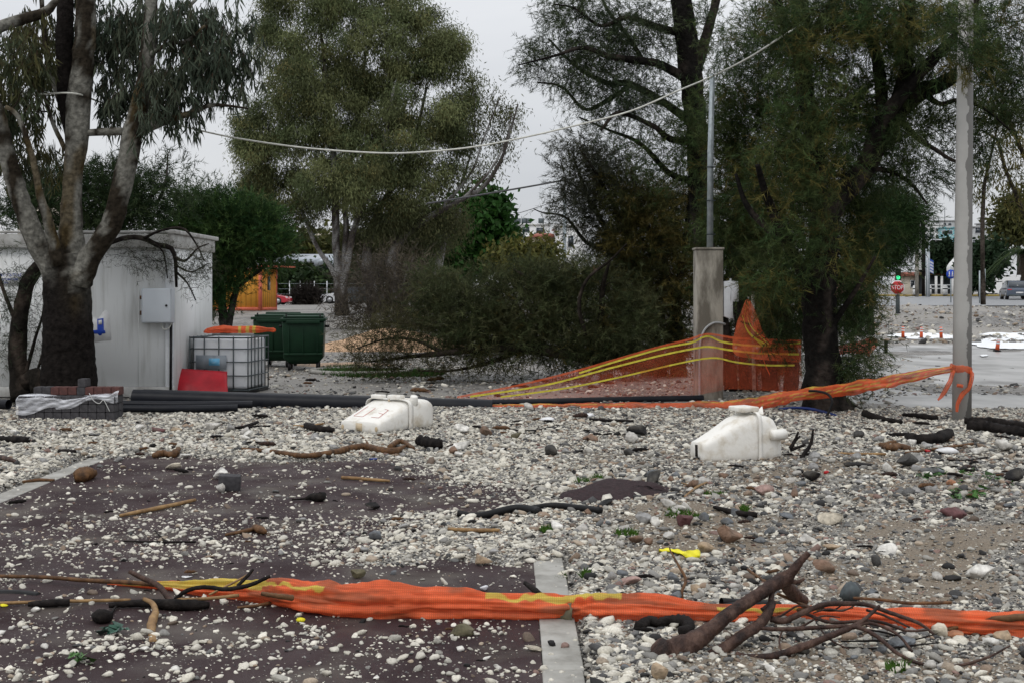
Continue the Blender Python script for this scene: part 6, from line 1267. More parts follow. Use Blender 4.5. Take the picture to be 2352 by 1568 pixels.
for k, (px, lb) in enumerate(((2102, 'white bollard with grey band at the foot of the pale utility pole'), (2134, 'white bollard with dark top left of the blue sign'), (2171, 'white bollard with dark top nearest the concrete pole'))):
    c = at(px, 682, 122); c[2] = float(terrain(c[0], 122)) + .2; t_ = thing('bollard', lb, 'bollard', c, 'bollards on the far pavement'); mb = MB(); mb.tube([c, c + np.array([0, 0, .75])], [.24, .22], 12); mb.build('post', MT['whitewall'], t_); mb = MB(); mb.tube([c + np.array([0, 0, .5]), c + np.array([0, 0, .6])], .235, 12); mb.build('band', MT['rubber'], t_); mb = MB(); mb.tube([c + np.array([0, 0, .751]), c + np.array([0, 0, .85])], [.23, .16], 12); mb.build('cap', MT['whitewall'], t_)
um = thing('parasol', 'large folded white parasol behind the concrete pole', 'parasol', at(2192, 684, 120)); mb = MB(); P = catmull([at(2190, 640, 120), at(2192, 620, 120), at(2195, 600, 120), at(2198, 588, 120)], 10); mb.tube(P, [.3, .45, .6, .68, .7, .62, .5, .36, .22, .05], 12, rough=.06); mb.build('canopy', MT['whitewall'], um, smooth=True); mb = MB(); mb.tube([at(2192, 686, 120), at(2193, 590, 120)], .05, 7); mb.build('pole', MT['galv'], um)
for px, y1, lb in ((2250, 622, 'thin signpost in front of the white van'), (2262, 618, 'thin signpost just left of the white van cab')): post('signpost', lb, px, 700, y1, 84, .045, 'galv', 'post')
# orange delineators
def delin(label, px, py, Y, tilt, h):
    c = at(px, py, Y); c[2] = float(ground_z(c[0], Y)); t_ = thing('delineator_post', label, 'traffic post', (0, 0, 0), 'orange posts on the flooded road'); mb = MB(); mb.tube([(0, 0, 0), (0, 0, .05)], [.12, .10], 12); mb.build('base', MT['rubber'], t_); mb = MB(); mb.tube([(0, 0, .05), (0, 0, h * .55), (0, 0, h)], [.062, .052, .045], 12); mb.build('post', M('signal_orange', (.78, .13, .04), (.62, .10, .04), 8, .5) if 'signal_orange' not in bpy.data.materials else bpy.data.materials['signal_orange'], t_)
    for z in (.62, .82): mb = MB(); mb.tube([(0, 0, h * z), (0, 0, h * z + .05)], .055, 12); mb.build('reflective_band', MT['white_paint'], t_)
    t_.location = c; t_.rotation_euler = (0, tilt, rng.uniform(0, 3) * 0)
    for ch in t_.children: ch.matrix_parent_inverse = Matrix()
for a in (('orange post nearest the stop sign, leftmost of the row', 2074, 768, 46.2, 0, .44), ('middle orange post of the row below the stop sign', 2116, 776, 46, .03, .42), ('orange post of the row closest to the concrete pole', 2162, 782, 45, -.03, .46), ('leaning orange post alone right of the concrete pole', 2290, 808, 37, .12, .34)): delin(*a)
s = post('short_post', 'short dark post stump in the gravel below the orange posts', 2035, 815, 782, 36, .05, 'black_wood', 'post')
# ------------------------------------------------------------------ stones worth pointing at
CK = dict(white=(.68, .66, .61), pale=(.50, .48, .44), cream=(.60, .54, .43), grey=(.30, .295, .285), slate=(.14, .15, .16), dark=(.055, .053, .05), black=(.016, .015, .015), brown=(.20, .125, .085), tan=(.40, .30, .20), pink=(.33, .22, .19), olive=(.14, .125, .075), maroon=(.12, .055, .055), orange=(.42, .19, .10))
KEY = dict(white='white', pale='pale grey', cream='cream coloured', grey='grey', slate='slate grey', dark='dark grey', black='black', brown='brown', tan='tan', pink='pinkish', olive='olive brown', maroon='wet maroon', orange='orange brown')
def rock(px, py, wpx, hpx, ck, label, seed, name='stone', cat='stone', ang=1.0, group=None):
    q = gnd(px, py); Y = q[1]; z0 = max(float(ground_z(q[0], Y)), 0.0 if PL - KW < q[0] < PR + KW and Y < 15 else -9)
    # refine the distance for the bed height
    for _ in range(4): Y = (EYE - z0) * F / (py - HY); x = (px - CX) / F * Y; z0 = max(float(ground_z(x, Y)), 0.0 if PL - KW < x < PR + KW and Y < 15 else -9)
    r = np.random.default_rng(seed); wx = wpx * Y / F / 2; hz = hpx * Y / F / 2; dy = (wx + hz) * .5 * r.uniform(.8, 1.1)
    V = pebble_shape(I3 if wpx > 34 else I2, seed, 15, .30, .72); V = V / np.abs(V).max(0)
    V = V * np.array([wx, dy, hz * 1.15]); a = r.uniform(-.25, .25); ca, sa = math.cos(a), math.sin(a); V = V @ np.array([[ca, 0, sa], [0, 1, 0], [-sa, 0, ca]])
    c = np.array([x, Y + dy * .6, z0 + hz * .85]); V = V - 0; col = np.array(CK[ck]) * r.uniform(.9, 1.1)
    f = sst(.55, .7, vnoise(V[:, 0] / wx * 1.6 + seed, V[:, 2] / hz * 1.4, seed))[:, None]; C = col * (1 - f * .35) + np.array((.3, .27, .22)) * f * .15
    mb = MB(); mb.add(V, T=T3 if wpx > 34 else T2, col=C); o = mb.build(name, MT['stone'], smooth=False); o.location = c
    return tag(o, label, cat, group)
ST = [(323, 985, 30, 13, 'white', 'angular white stone right of the wrapped paving stack'), (120, 993, 17, 13, 'pink', 'small pinkish stone below the wrapped paving stack'), (29, 996, 22, 12, 'white', 'white stone at the left edge below the paving stack'), (487, 988, 38, 21, 'pale', 'pale stone below the ends of the short black pipes'), (528, 994, 25, 19, 'grey', 'light grey stone left of the dark stick'), (563, 998, 28, 21, 'pale', 'speckled pale stone beside a dark stick below the pipes'), (503, 1006, 32, 11, 'grey', 'flat grey stone below the pale stone near the pipes'), (405, 990, 30, 10, 'tan', 'tan flat stone below the black pipe end'), (361, 993, 33, 12, 'maroon', 'red brown stone below the black pipe end'), (421, 1052, 34, 14, 'white', 'long white stone at the far edge of the dark path'), (505, 1100, 38, 26, 'white', 'white block lying behind the grey paving block on the path'), (506, 1131, 28, 22, 'pale', 'pale stone leaning on the grey paving block on the path'), (394, 1078, 43, 14, 'cream', 'long cream stone on the far dark path'), (97, 1064, 26, 14, 'grey', 'grey stone on gravel left of the edging'), (269, 1060, 24, 13, 'grey', 'grey stone beside the left edging strip'),
(1059, 996, 38, 22, 'white', 'white rounded stone right of the writing marked float'), (1119, 1002, 35, 25, 'brown', 'brown stone between the two white floats'), (1185, 1008, 26, 20, 'olive', 'dark mossy stone between the two floats'), (1062, 1034, 46, 22, 'white', 'broad white stone below the writing marked float'), (1040, 1042, 25, 19, 'brown', 'brown wedge stone beside the broad white stone'), (855, 1170, 37, 18, 'black', 'black lump on the bare far path'), (861, 1240, 32, 22, 'slate', 'slate grey peaked stone in the gravel band'), (1106, 1299, 54, 26, 'tan', 'tan squared block at the lower edge of the gravel band'), (821, 1328, 36, 24, 'olive', 'dark olive wedge stone above the orange roll'), (903, 1319, 16, 13, 'slate', 'small round slate pebble above the orange roll'), (1062, 1462, 56, 27, 'olive', 'olive broken tile with orange edge alone on the near path'),
(1265, 1048, 32, 27, 'dark', 'dark grey stone in white gravel between the floats'), (1454, 1019, 36, 28, 'pale', 'pale peaked stone in front of a black wedge'), (1470, 1003, 62, 26, 'black', 'black wedge of rubber behind the pale peaked stone'), (1358, 1013, 38, 19, 'brown', 'brown flat stone left of the black wedge'), (1443, 1046, 29, 19, 'dark', 'dark bowl shaped stone below the black wedge'), (1501, 1110, 42, 29, 'dark', 'dark grey stone with a point above the maroon slab'), (1613, 1112, 36, 18, 'pale', 'pale oblong stone below the tipped float'), (1755, 1138, 54, 32, 'pink', 'large pinkish grey stone right below the tipped float'), (1826, 1145, 26, 26, 'brown', 'brown grey rounded stone right of the large pinkish one'), (1531, 1184, 50, 23, 'pale', 'broad pale stone right of the black hose'), (1577, 1210, 46, 36, 'maroon', 'mottled maroon rock with moss at its foot'), (1487, 1203, 52, 24, 'grey', 'long grey stone left of the mottled rock'), (1503, 1208, 27, 26, 'white', 'veined white stone before the long grey one'), (1684, 1252, 68, 44, 'brown', 'biggest brown wedge rock above the tan block'), (1632, 1272, 58, 27, 'tan', 'tan block right of the yellow cloth'), (1539, 1240, 34, 18, 'pale', 'pale oval stone left of the biggest brown rock'), (1459, 1247, 42, 18, 'brown', 'brown oblong stone above the yellow cloth'), (1276, 1220, 38, 24, 'white', 'white three cornered stone right of the path edging'),
(1873, 1058, 36, 23, 'grey', 'light grey stone at the right end of the tipped float'), (2146, 1091, 52, 23, 'slate', 'smooth slate blue stone on the right gravel'), (2040, 1084, 25, 23, 'white', 'white upright stone left of the dark brown boulder'), (1868, 1108, 44, 29, 'black', 'black angular lump below the tipped float'), (1969, 1073, 76, 15, 'black', 'long black charred piece right of the tipped float'), (2090, 1078, 54, 38, 'dark', 'dark brown boulder right of the white upright stone'), (2335, 1107, 50, 32, 'black', 'black boulder at the right edge above the seaweed'), (2313, 1036, 50, 25, 'pale', 'pale pebble boulder near the right edge below black timber'), (2190, 1192, 70, 28, 'maroon', 'wet maroon squared stone on fine right gravel'), (2324, 1167, 38, 16, 'slate', 'flat slate stone at the right edge below the seaweed'), (1910, 1205, 62, 34, 'cream', 'cream slab sunk aslant in the right gravel'), (1862, 1248, 47, 20, 'white', 'long white stone in the right gravel above the driftwood tip'), (1805, 1192, 50, 18, 'slate', 'slate stone below the sandy patch'), (1914, 1264, 66, 16, 'tan', 'long flat tan stone behind the driftwood tip'), (2040, 1274, 50, 28, 'white', 'rounded white stone right of the long tan one'), (2187, 1107, 23, 15, 'orange', 'small orange brown stone left of the seaweed'), (2252, 1016, 40, 14, 'pale', 'flat pale stone below the black timber'), (2330, 1034, 26, 14, 'grey', 'small grey stone at the right edge below black timber'),
(1895, 1318, 54, 31, 'brown', 'glossy brown stone right of the driftwood tip'), (2256, 1330, 78, 36, 'white', 'biggest white stone on fine gravel at the right'), (2012, 1300, 26, 29, 'dark', 'dark wedge stone below the rounded white stone'), (2075, 1494, 64, 34, 'slate', 'slate blue squared stone below the orange roll at right'), (2094, 1474, 40, 23, 'pale', 'pale stone behind the slate blue squared one'), (2157, 1464, 44, 30, 'cream', 'cream stone leaning on the orange roll'), (2201, 1470, 50, 20, 'orange', 'rusty brown slab below the orange roll'), (2305, 1472, 50, 25, 'tan', 'tan domed stone under the orange roll at right'), (2280, 1486, 42, 23, 'white', 'white oval stone below the tan domed one'), (1848, 1505, 42, 26, 'dark', 'dark stone under the thin red branches'), (1772, 1544, 28, 17, 'white', 'white chunk below the driftwood branch'), (1520, 1568, 48, 56, 'tan', 'upright weathered tan lump in front of the driftwood butt'), (1297, 1424, 50, 38, 'olive', 'dark mossy rock against the orange roll by the edging'), (1402, 1334, 32, 23, 'grey', 'grey stone above the orange roll right of the edging'), (1452, 1345, 62, 24, 'pink', 'flat brownish rock sunk above the orange roll'), (1596, 1362, 30, 26, 'tan', 'tan grey stone just above the orange roll'), (1270, 1486, 26, 16, 'black', 'black pebble on the near right edging'), (1300, 1490, 24, 16, 'pink', 'brownish pebble beside the black one on the edging'), (1226, 1496, 44, 14, 'cream', 'long cream pebble across the edge of the right edging'), (1718, 947, 50, 20, 'grey', 'grey lump with pebbles pressed on the orange net by the tipped float'), (1212, 942, 32, 18, 'pale', 'pale peaked stone against the orange net left of centre')]
for k, (px, py, w_, h_, ck, lb) in enumerate(ST): rock(px, py, w_, h_, ck, lb, 500 + k)
# middling stones nobody can tell apart within their patch
zones = [('white', 'fist sized white stone among the gravel before the writing marked float', 'white stones before the left float', 34, (560, 1330, 1000, 1055), (14, 26)), ('grey', 'fist sized grey stone among the gravel before the writing marked float', 'grey stones before the left float', 22, (560, 1330, 1000, 1055), (14, 26)), ('pale', 'fist sized pale stone on the far left gravel below the paving stack', 'pale stones on the far left gravel', 26, (0, 480, 985, 1045), (14, 26)), ('grey', 'fist sized grey stone on the far right gravel below the lamp pole', 'grey stones on the far right gravel', 34, (1850, 2340, 1010, 1150), (16, 32)), ('white', 'fist sized white stone on the far right gravel below the lamp pole', 'white stones on the far right gravel', 26, (1850, 2340, 1010, 1150), (16, 30)), ('dark', 'dark lump on the far right gravel below the lamp pole', 'dark lumps on the far right gravel', 14, (1850, 2340, 1000, 1150), (14, 30)), ('slate', 'slate coloured stone in the gravel between float and yellow cloth', 'slate stones above the yellow cloth', 24, (1300, 1850, 1085, 1260), (16, 36)), ('pale', 'pale stone in the gravel between float and yellow cloth', 'pale stones above the yellow cloth', 28, (1300, 1850, 1085, 1260), (16, 36)), ('brown', 'brown stone in the gravel between float and yellow cloth', 'brown stones above the yellow cloth', 14, (1300, 1850, 1085, 1260), (16, 34)), ('pale', 'pale stone in the gravel around the driftwood and twigs', 'pale stones round the driftwood', 26, (1420, 2340, 1290, 1550), (18, 36)), ('slate', 'slate stone in the gravel around the driftwood and twigs', 'slate stones round the driftwood', 22, (1420, 2340, 1290, 1550), (18, 36)), ('grey', 'grey or brown stone in the gravel band across the path', 'grey stones in the gravel band', 18, (620, 1200, 1195, 1285), (16, 28)), ('white', 'white stone bigger than the rest on the bare near path', 'white stones on the bare near path', 30, (0, 1200, 1300, 1560), (15, 24))]
sd_ = 900
for ck, lb, gr, cnt, (x0, x1, y0, y1), (w0, w1) in zones:
    for _ in range(int(cnt * .6)):
        wv_ = rng.uniform(w0, w1); sd_ += 1; rock(rng.uniform(x0, x1), rng.uniform(y0, y1), wv_, wv_ * rng.uniform(.4, .7), ck, lb, sd_, group=gr)
q = gnd(521, 1131); mb = MB(); mb.box((0, 0, .085), (.185, .10, .13)); o = mb.build('paving_block', MT['paver'], bevel=.004); o.location = (q[0], q[1] + .1, -.01); o.rotation_euler = (.1, .05, .1); tag(o, 'lone grey paving block standing on the dark path', 'paving block')

# ------------------------------------------------------------------ driftwood, canes, sticks
def stick(name, label, limbs, mat, cat='stick', lift=.01, rough=.10, sides=9, smooth=True):
    """limbs: lists of (px, py, r px, height above ground or None, Y or None)"""
    mb = MB()
    for lim in limbs:
        P = []
        for e in lim:
            px, py, r_ = e[:3]; Y = e[3] if len(e) > 3 else None
            if Y is None: q = gnd(px, py + r_); q[2] = max(float(ground_z(q[0], q[1])), 0) + r_ * q[1] / F * .7 + lift
            else: q = at(px, py, Y)
            P.append([*q, r_ * q[1] / F])
        C = catmull(np.array(P), max(8, len(P) * 6)); mb.tube(C[:, :3], np.maximum(C[:, 3], .0012), sides, rough=rough)
    return tag(mb.build(name, MT[mat], smooth=smooth), label, cat)
stick('driftwood', 'thick forked red brown driftwood branch leaning over the orange roll', [
 [(1503, 1492, 16, 6.10), (1512, 1496, 31, 6.11), (1535, 1500, 32, 6.12), (1575, 1484, 28, 6.14), (1620, 1455, 20, 6.2), (1680, 1406, 15, 6.3), (1740, 1366, 14.5, 6.4), (1790, 1334, 16, 6.48), (1808, 1325, 16, 6.5)],
 [(1806, 1330, 15, 6.5), (1825, 1305, 11, 6.5), (1842, 1285, 8, 6.5), (1858, 1268, 7, 6.5)], [(1800, 1335, 14, 6.5), (1822, 1362, 15, 6.6), (1845, 1380, 13, 6.7)],
 [(1540, 1518, 24, 6.08), (1600, 1522, 17, 6.1), (1650, 1497, 14, 6.15), (1700, 1462, 13, 6.22), (1745, 1432, 12, 6.3), (1768, 1400, 10, 6.35), (1776, 1380, 8, 6.38)], [(1806, 1328, 6, 6.5), (1830, 1336, 5, 6.5), (1848, 1328, 3, 6.5)], [(1775, 1352, 6, 6.45), (1768, 1385, 6, 6.4), (1750, 1400, 5, 6.38)]], 'drift', 'driftwood', rough=.12, sides=16)
stick('thin_branch', 'bundle of thin red brown branches spreading right from the driftwood', [
 [(1690, 1502, 8, 6.12), (1720, 1510, 9, 6.12), (1780, 1505, 9, 6.1), (1850, 1482, 9, 6.12), (1900, 1462, 8, 6.15), (1950, 1442, 7, 6.2), (1985, 1422, 5, 6.25), (2020, 1390, 3.5, 6.3)],
 [(1735, 1441, 4, 6.28), (1800, 1444, 5, 6.25), (1880, 1440, 5, 6.22), (1960, 1438, 5, 6.2), (2010, 1458, 5, 6.15), (2060, 1498, 4.5, 6.0), (2110, 1522, 4, 5.95), (2180, 1530, 4, 5.92), (2260, 1512, 3, 5.95), (2320, 1482, 2, 6.0)],
 [(1770, 1420, 8, 6.35), (1800, 1425, 8, 6.35), (1840, 1408, 7, 6.35), (1890, 1388, 6, 6.35), (1940, 1385, 6, 6.35), (1990, 1388, 5, 6.35), (2050, 1408, 5, 6.35), (2110, 1430, 4, 6.3), (2145, 1455, 3, 6.25)],
 [(1960, 1440, 5, 6.2), (2000, 1430, 4, 6.25), (2060, 1455, 3.5, 6.15), (2095, 1495, 3, 6.0)], [(2092, 1518, 3, 5.95), (2040, 1540, 4, 5.85), (1990, 1560, 3, 5.8)], [(1850, 1408, 4, 6.4), (1910, 1428, 4, 6.3), (2010, 1425, 4, 6.3), (2080, 1447, 3, 6.25), (2130, 1446, 2.5, 6.25)], [(1990, 1400, 3, 6.35), (2030, 1412, 3, 6.35), (2090, 1440, 2.5, 6.3)], [(1800, 1440, 2, 6.28), (1790, 1470, 2, 6.2), (1796, 1500, 2, 6.12)], [(1880, 1440, 2, 6.22), (1910, 1470, 2, 6.15), (1950, 1490, 2, 6.1)]], 'drift', 'branch', sides=8)
for k in range(7):
    x0_, y0_ = rng.uniform(1700, 2000), rng.uniform(1400, 1500); dx_ = rng.uniform(90, 240); y1_ = y0_ + rng.uniform(-30, 45); Yk = 6.62 - (y0_ - 1400) * .0048
    stick('twig', 'thin dark twig in the tangle right of the driftwood', [[(x0_, y0_, 1.5, Yk), (x0_ + dx_ * .35, (y0_ * 2 + y1_) / 3 + rng.uniform(-14, 10), 2.6, Yk), (x0_ + dx_ * .7, (y0_ + 2 * y1_) / 3 + rng.uniform(-12, 12), 2.2, Yk), (x0_ + dx_, y1_, 1.2, Yk)]], 'drift' if k % 2 else 'black_wood', sides=6)['group'] = 'twigs tangled by the driftwood'
stick('cane', 'tan canes and twigs tangled on the orange roll by the driftwood', [[(1785, 1362, 3.5, 6.6), (1830, 1382, 3.5, 6.6), (1880, 1400, 3, 6.6)], [(1830, 1400, 4, 6.6), (1880, 1395, 3.5, 6.6), (1915, 1382, 3, 6.6)], [(1960, 1372, 3, 6.7), (2020, 1376, 3.5, 6.7), (2090, 1384, 4, 6.7), (2185, 1383, 4, 6.7)], [(1840, 1392, 2, 6.6), (1905, 1402, 2, 6.6), (1960, 1395, 1.6, 6.6)]], 'brownwood', 'twigs', sides=7)
stick('thin_branch', 'brown branch resting on the orange roll at the right edge', [[(2170, 1447, 5, 6.5), (2250, 1425, 6, 6.5), (2325, 1418, 8, 6.45), (2390, 1414, 8, 6.45)]], 'brownwood', 'branch'); stick('charred_wood', 'blackened curled wood in front of the orange roll left of the driftwood', [[(1466, 1462, 12), (1490, 1448, 13), (1515, 1452, 11), (1540, 1446, 12), (1575, 1450, 14), (1582, 1468, 12), (1560, 1474, 10)], [(1500, 1440, 7), (1540, 1432, 8), (1565, 1440, 8)]], 'black_wood', 'driftwood', rough=.2)
stick('twig', 'slim upright twig standing behind the orange roll', [[(1572, 1385, 3.5, 7.2), (1566, 1360, 3.5, 7.2), (1575, 1330, 3.5, 7.25), (1560, 1300, 3, 7.3), (1541, 1266, 2, 7.4), (1538, 1255, 1.5, 7.4)]], 'brownwood'); stick('twig', 'thin brown twig lying left of the driftwood tip', [[(1690, 1308, 2), (1735, 1340, 3.5), (1765, 1358, 3.5), (1790, 1362, 2)]], 'brownwood')
stick('cane', 'long brown cane along the left end of the orange roll', [[(-20, 1333, 4), (100, 1336, 4.5), (200, 1342, 5), (300, 1348, 5.5), (365, 1353, 5)]], 'brownwood', 'cane', lift=.03); stick('cane', 'straight tan cane low at the bottom left under black wood', [[(-20, 1389, 4), (70, 1387, 4), (170, 1385, 4), (300, 1382, 3.5)]], 'cane', 'cane'); stick('cane', 'short tan cane crossing the tip of the orange roll', [[(400, 1376, 4, 7.25), (470, 1374, 4, 7.2), (548, 1366, 4, 7.15)], [(480, 1365, 2.5, 7.2), (540, 1335, 2.5, 7.25), (580, 1312, 2, 7.3)]], 'cane', 'cane')
stick('stick', 'red brown stick slanting up at the left end of the orange roll', [[(298, 1312, 5, 7.5), (330, 1328, 6, 7.45), (365, 1345, 6.5, 7.4), (385, 1370, 6.5, 7.3), (402, 1388, 6, 7.25)]], 'drift'); stick('charred_wood', 'long black charred wood below the left end of the orange roll', [[(250, 1392, 6), (320, 1388, 9), (400, 1388, 13), (450, 1390, 12), (480, 1392, 7)]], 'black_wood', 'driftwood'); stick('charred_wood', 'short black charred stick crossing the straight tan cane', [[(66, 1390, 6), (110, 1388, 9), (160, 1386, 8)]], 'black_wood', 'driftwood'); stick('stick', 'black forked twig over the yellow end of the orange roll', [[(402, 1376, 5, 7.25), (430, 1355, 5, 7.25), (470, 1347, 5, 7.25), (520, 1352, 5, 7.2), (575, 1342, 5, 7.15), (620, 1322, 4, 7.2)], [(545, 1345, 4, 7.18), (568, 1322, 4, 7.2), (582, 1306, 3, 7.22)]], 'black_wood')
stick('driftwood', 'short curved pale brown driftwood standing below the orange roll', [[(330, 1374, 4, 7.1), (350, 1385, 6, 7.05), (357, 1405, 8, 6.95), (350, 1425, 11, 6.85), (348, 1450, 10, 6.72), (352, 1478, 11, 6.5)]], 'cane', 'driftwood'); stick('charred_lump', 'black round lump with a stalk on the near path at left', [[(215, 1418, 6), (232, 1415, 17), (255, 1416, 12)], [(248, 1425, 3), (262, 1402, 3), (276, 1388, 2)]], 'black_wood', 'debris'); stick('stick', 'brown stick under the left part of the orange roll', [[(545, 1400, 3), (600, 1392, 4), (660, 1376, 5)]], 'brownwood'); stick('stick', 'brown branch poking from the orange roll near its widest part', [[(600, 1362, 5, 6.75), (640, 1368, 6, 6.75), (672, 1372, 7, 6.8)]], 'brownwood')
stick('stick', 'long bent brown branch lying on white gravel below the left float', [[(556, 1041, 3), (620, 1048, 5), (700, 1053, 6), (770, 1046, 7), (805, 1036, 8), (840, 1031, 8), (868, 1038, 8), (905, 1040, 9), (930, 1032, 4)], [(845, 1028, 2.5), (838, 1016, 2), (828, 1008, 1.5)], [(895, 1034, 6), (920, 1022, 7), (950, 1036, 4)]], 'brownwood', 'branch'); stick('cane', 'tan cane lying slanted on the bare far path', [[(276, 1186, 4), (330, 1175, 5), (390, 1162, 5), (448, 1150, 4)]], 'cane', 'cane'); stick('stick', 'reddish stick with a dark knot on the bare path above the gravel band', [[(518, 1230, 3), (560, 1222, 5), (600, 1212, 5)], [(585, 1212, 8), (600, 1218, 9), (610, 1225, 5)]], 'brownwood'); stick('stick', 'thin dark twig on the path below the tan cane', [[(280, 1245, 2), (350, 1248, 2.5), (450, 1247, 2.5)], [(355, 1222, 1.5), (370, 1236, 2), (380, 1246, 2)]], 'black_wood')
stick('stick', 'shaggy brown root clump on the left edging strip', [[(170, 1095, 12), (190, 1088, 17), (212, 1086, 10)], [(190, 1086, 9), (200, 1078, 6), (214, 1082, 3)]], 'brownwood', 'root', rough=.3); stick('stick', 'dark brown curled bark at the far edge of the path', [[(352, 1048, 5), (372, 1040, 9), (385, 1044, 6), (400, 1042, 8), (411, 1034, 5)]], 'brownwood', 'bark', rough=.3); stick('log', 'dark log at the left edge below the paving stack', [[(-20, 1013, 7), (30, 1016, 9), (66, 1018, 8)]], 'black_wood', 'log', rough=.2); stick('log', 'brown stick at the left edge beside the edging', [[(-20, 1052, 5), (15, 1062, 6), (42, 1070, 4)]], 'drift', 'log'); stick('stick', 'small tan stick on the gravel left of the edging strip', [[(52, 1107, 3), (90, 1104, 4), (125, 1104, 3)]], 'brownwood'); stick('stick', 'dark flat piece on white gravel below the paving stack', [[(136, 1041, 5), (155, 1042, 6), (172, 1044, 5)]], 'black_wood', 'debris')
stick('stick', 'charred black board left of the writing marked float', [[(704, 985, 8), (730, 992, 9), (768, 997, 5)]], 'black_wood', 'debris', rough=.2); stick('stick', 'dark stick left of the float below the pipes', [[(540, 990, 3), (565, 985, 4), (592, 976, 4)], [(560, 990, 3), (590, 986, 3), (620, 985, 2)]], 'black_wood'); stick('stick', 'black driftwood chunk just below the writing marked float', [[(964, 1020, 12), (990, 1024, 14), (1016, 1026, 11)]], 'black_wood', 'driftwood', rough=.25); stick('stick', 'dark debris with a black tail on the bare far path', [[(670, 1150, 2), (700, 1147, 3), (715, 1142, 8), (735, 1140, 11), (742, 1138, 8)]], 'black_wood', 'debris'); stick('kelp', 'yellow green weed stalk on the far path below the left float', [[(785, 1098, 4), (820, 1100, 4), (860, 1103, 4), (895, 1106, 3)]], 'cane', 'seaweed'); stick('cane', 'yellowish cane below the black pipes left of the float', [[(675, 985, 2.5), (705, 987, 3), (745, 984, 2.5)]], 'cane', 'cane'); stick('cane', 'tan cane in the gravel band above the tan block', [[(1030, 1226, 4), (1080, 1230, 5), (1148, 1232, 4)]], 'cane', 'cane')
stick('plank', 'thin dark plank on white gravel between the two floats', [[(1354, 972, 3), (1400, 974, 3.5), (1455, 977, 3.5)]], 'black_wood', 'plank'); stick('twig', 'dark twigs spread on the gravel left of the thin plank', [[(1160, 994, 1.5), (1230, 995, 2), (1290, 982, 1.5)], [(1210, 1008, 1.2), (1230, 998, 1.5), (1238, 984, 1)]], 'black_wood')
stick('twig', 'black twigs sticking up at the broken end of the tipped float', [[(1815, 1030, 5, 13.2), (1825, 1012, 4, 13.2), (1834, 990, 2, 13.2)], [(1818, 1022, 3, 13.2), (1838, 1000, 2, 13.2)], [(1815, 1033, 4, 13.2), (1850, 1020, 3, 13.2)]], 'black_wood'); stick('twig', 'black forked stick right of the tipped float', [[(1836, 1066, 6, 12.9), (1845, 1045, 5, 12.95), (1862, 1018, 4, 13.0), (1868, 985, 2, 13.0)]], 'black_wood')
stick('rubber_hose', 'short black hose with red mouth on the far path edge', [[(1050, 1187, 8), (1100, 1185, 9), (1180, 1182, 9), (1225, 1184, 10), (1238, 1190, 9)]], 'rubber', 'hose', rough=.03); stick('rubber_hose', 'bent black hose in front of the maroon slab', [[(1222, 1178, 6), (1270, 1174, 8), (1330, 1180, 8), (1380, 1188, 8)], [(1372, 1180, 6), (1390, 1170, 8), (1402, 1166, 5)]], 'rubber', 'hose', rough=.05); stick('charred_wood', 'black stub on the right edging above the orange roll', [[(1206, 1338, 5, 7.5), (1225, 1352, 7, 7.4), (1246, 1370, 7, 7.3)]], 'black_wood', 'debris')
stick('timber', 'long black charred timber lying right of the lamp pole foot', [[(2225, 985, 12), (2260, 984, 13), (2300, 990, 12), (2370, 998, 13)]], 'black_wood', 'timber', rough=.25); stick('timber', 'second black charred timber behind the first at the right edge', [[(2215, 972, 8), (2270, 973, 10), (2320, 978, 11), (2380, 986, 12)]], 'black_wood', 'timber', rough=.25); stick('timber', 'black charred block before the lamp pole', [[(2085, 1012, 7), (2110, 1016, 13), (2150, 1014, 14), (2178, 1004, 13)], [(2040, 1008, 3), (2070, 1006, 5), (2100, 1010, 6)]], 'black_wood', 'timber', rough=.25); stick('timber', 'dark root from the forked tamarisk towards the lamp pole', [[(1985, 952, 8), (2010, 962, 7), (2035, 972, 6), (2070, 978, 5)], [(2075, 957, 4), (2110, 960, 6), (2150, 966, 7)]], 'black_wood', 'root', rough=.15)
stick('cane', 'tan cane on the gravel below the black charred block', [[(2080, 1046, 3), (2150, 1040, 3.5), (2240, 1030, 3)]], 'brownwood', 'cane'); stick('cane', 'straight tan cane right of the tipped float', [[(1925, 1051, 3), (1980, 1052, 3.5), (2035, 1052, 3)]], 'cane', 'cane'); stick('driftwood', 'rust brown driftwood knot left of the black charred block', [[(2022, 1028, 4), (2045, 1034, 9), (2065, 1032, 9), (2090, 1036, 6)], [(2020, 1030, 3), (2055, 1024, 5)]], 'brownwood', 'driftwood', rough=.25); stick('twig', 'thin dark twig with red tip on the right gravel', [[(2175, 1068, 2.5), (2220, 1070, 3), (2268, 1062, 2.5)]], 'black_wood'); stick('branch', 'dark branch sunk in sand above the yellow cloth', [[(1640, 1192, 4), (1690, 1198, 7), (1740, 1200, 7)]], 'black_wood', 'branch', rough=.2); stick('twig', 'pale forked twig lying by the maroon slab', [[(1572, 1160, 2), (1600, 1135, 3), (1625, 1122, 2)], [(1565, 1120, 1.5), (1585, 1128, 2), (1600, 1135, 2)]], 'cane')

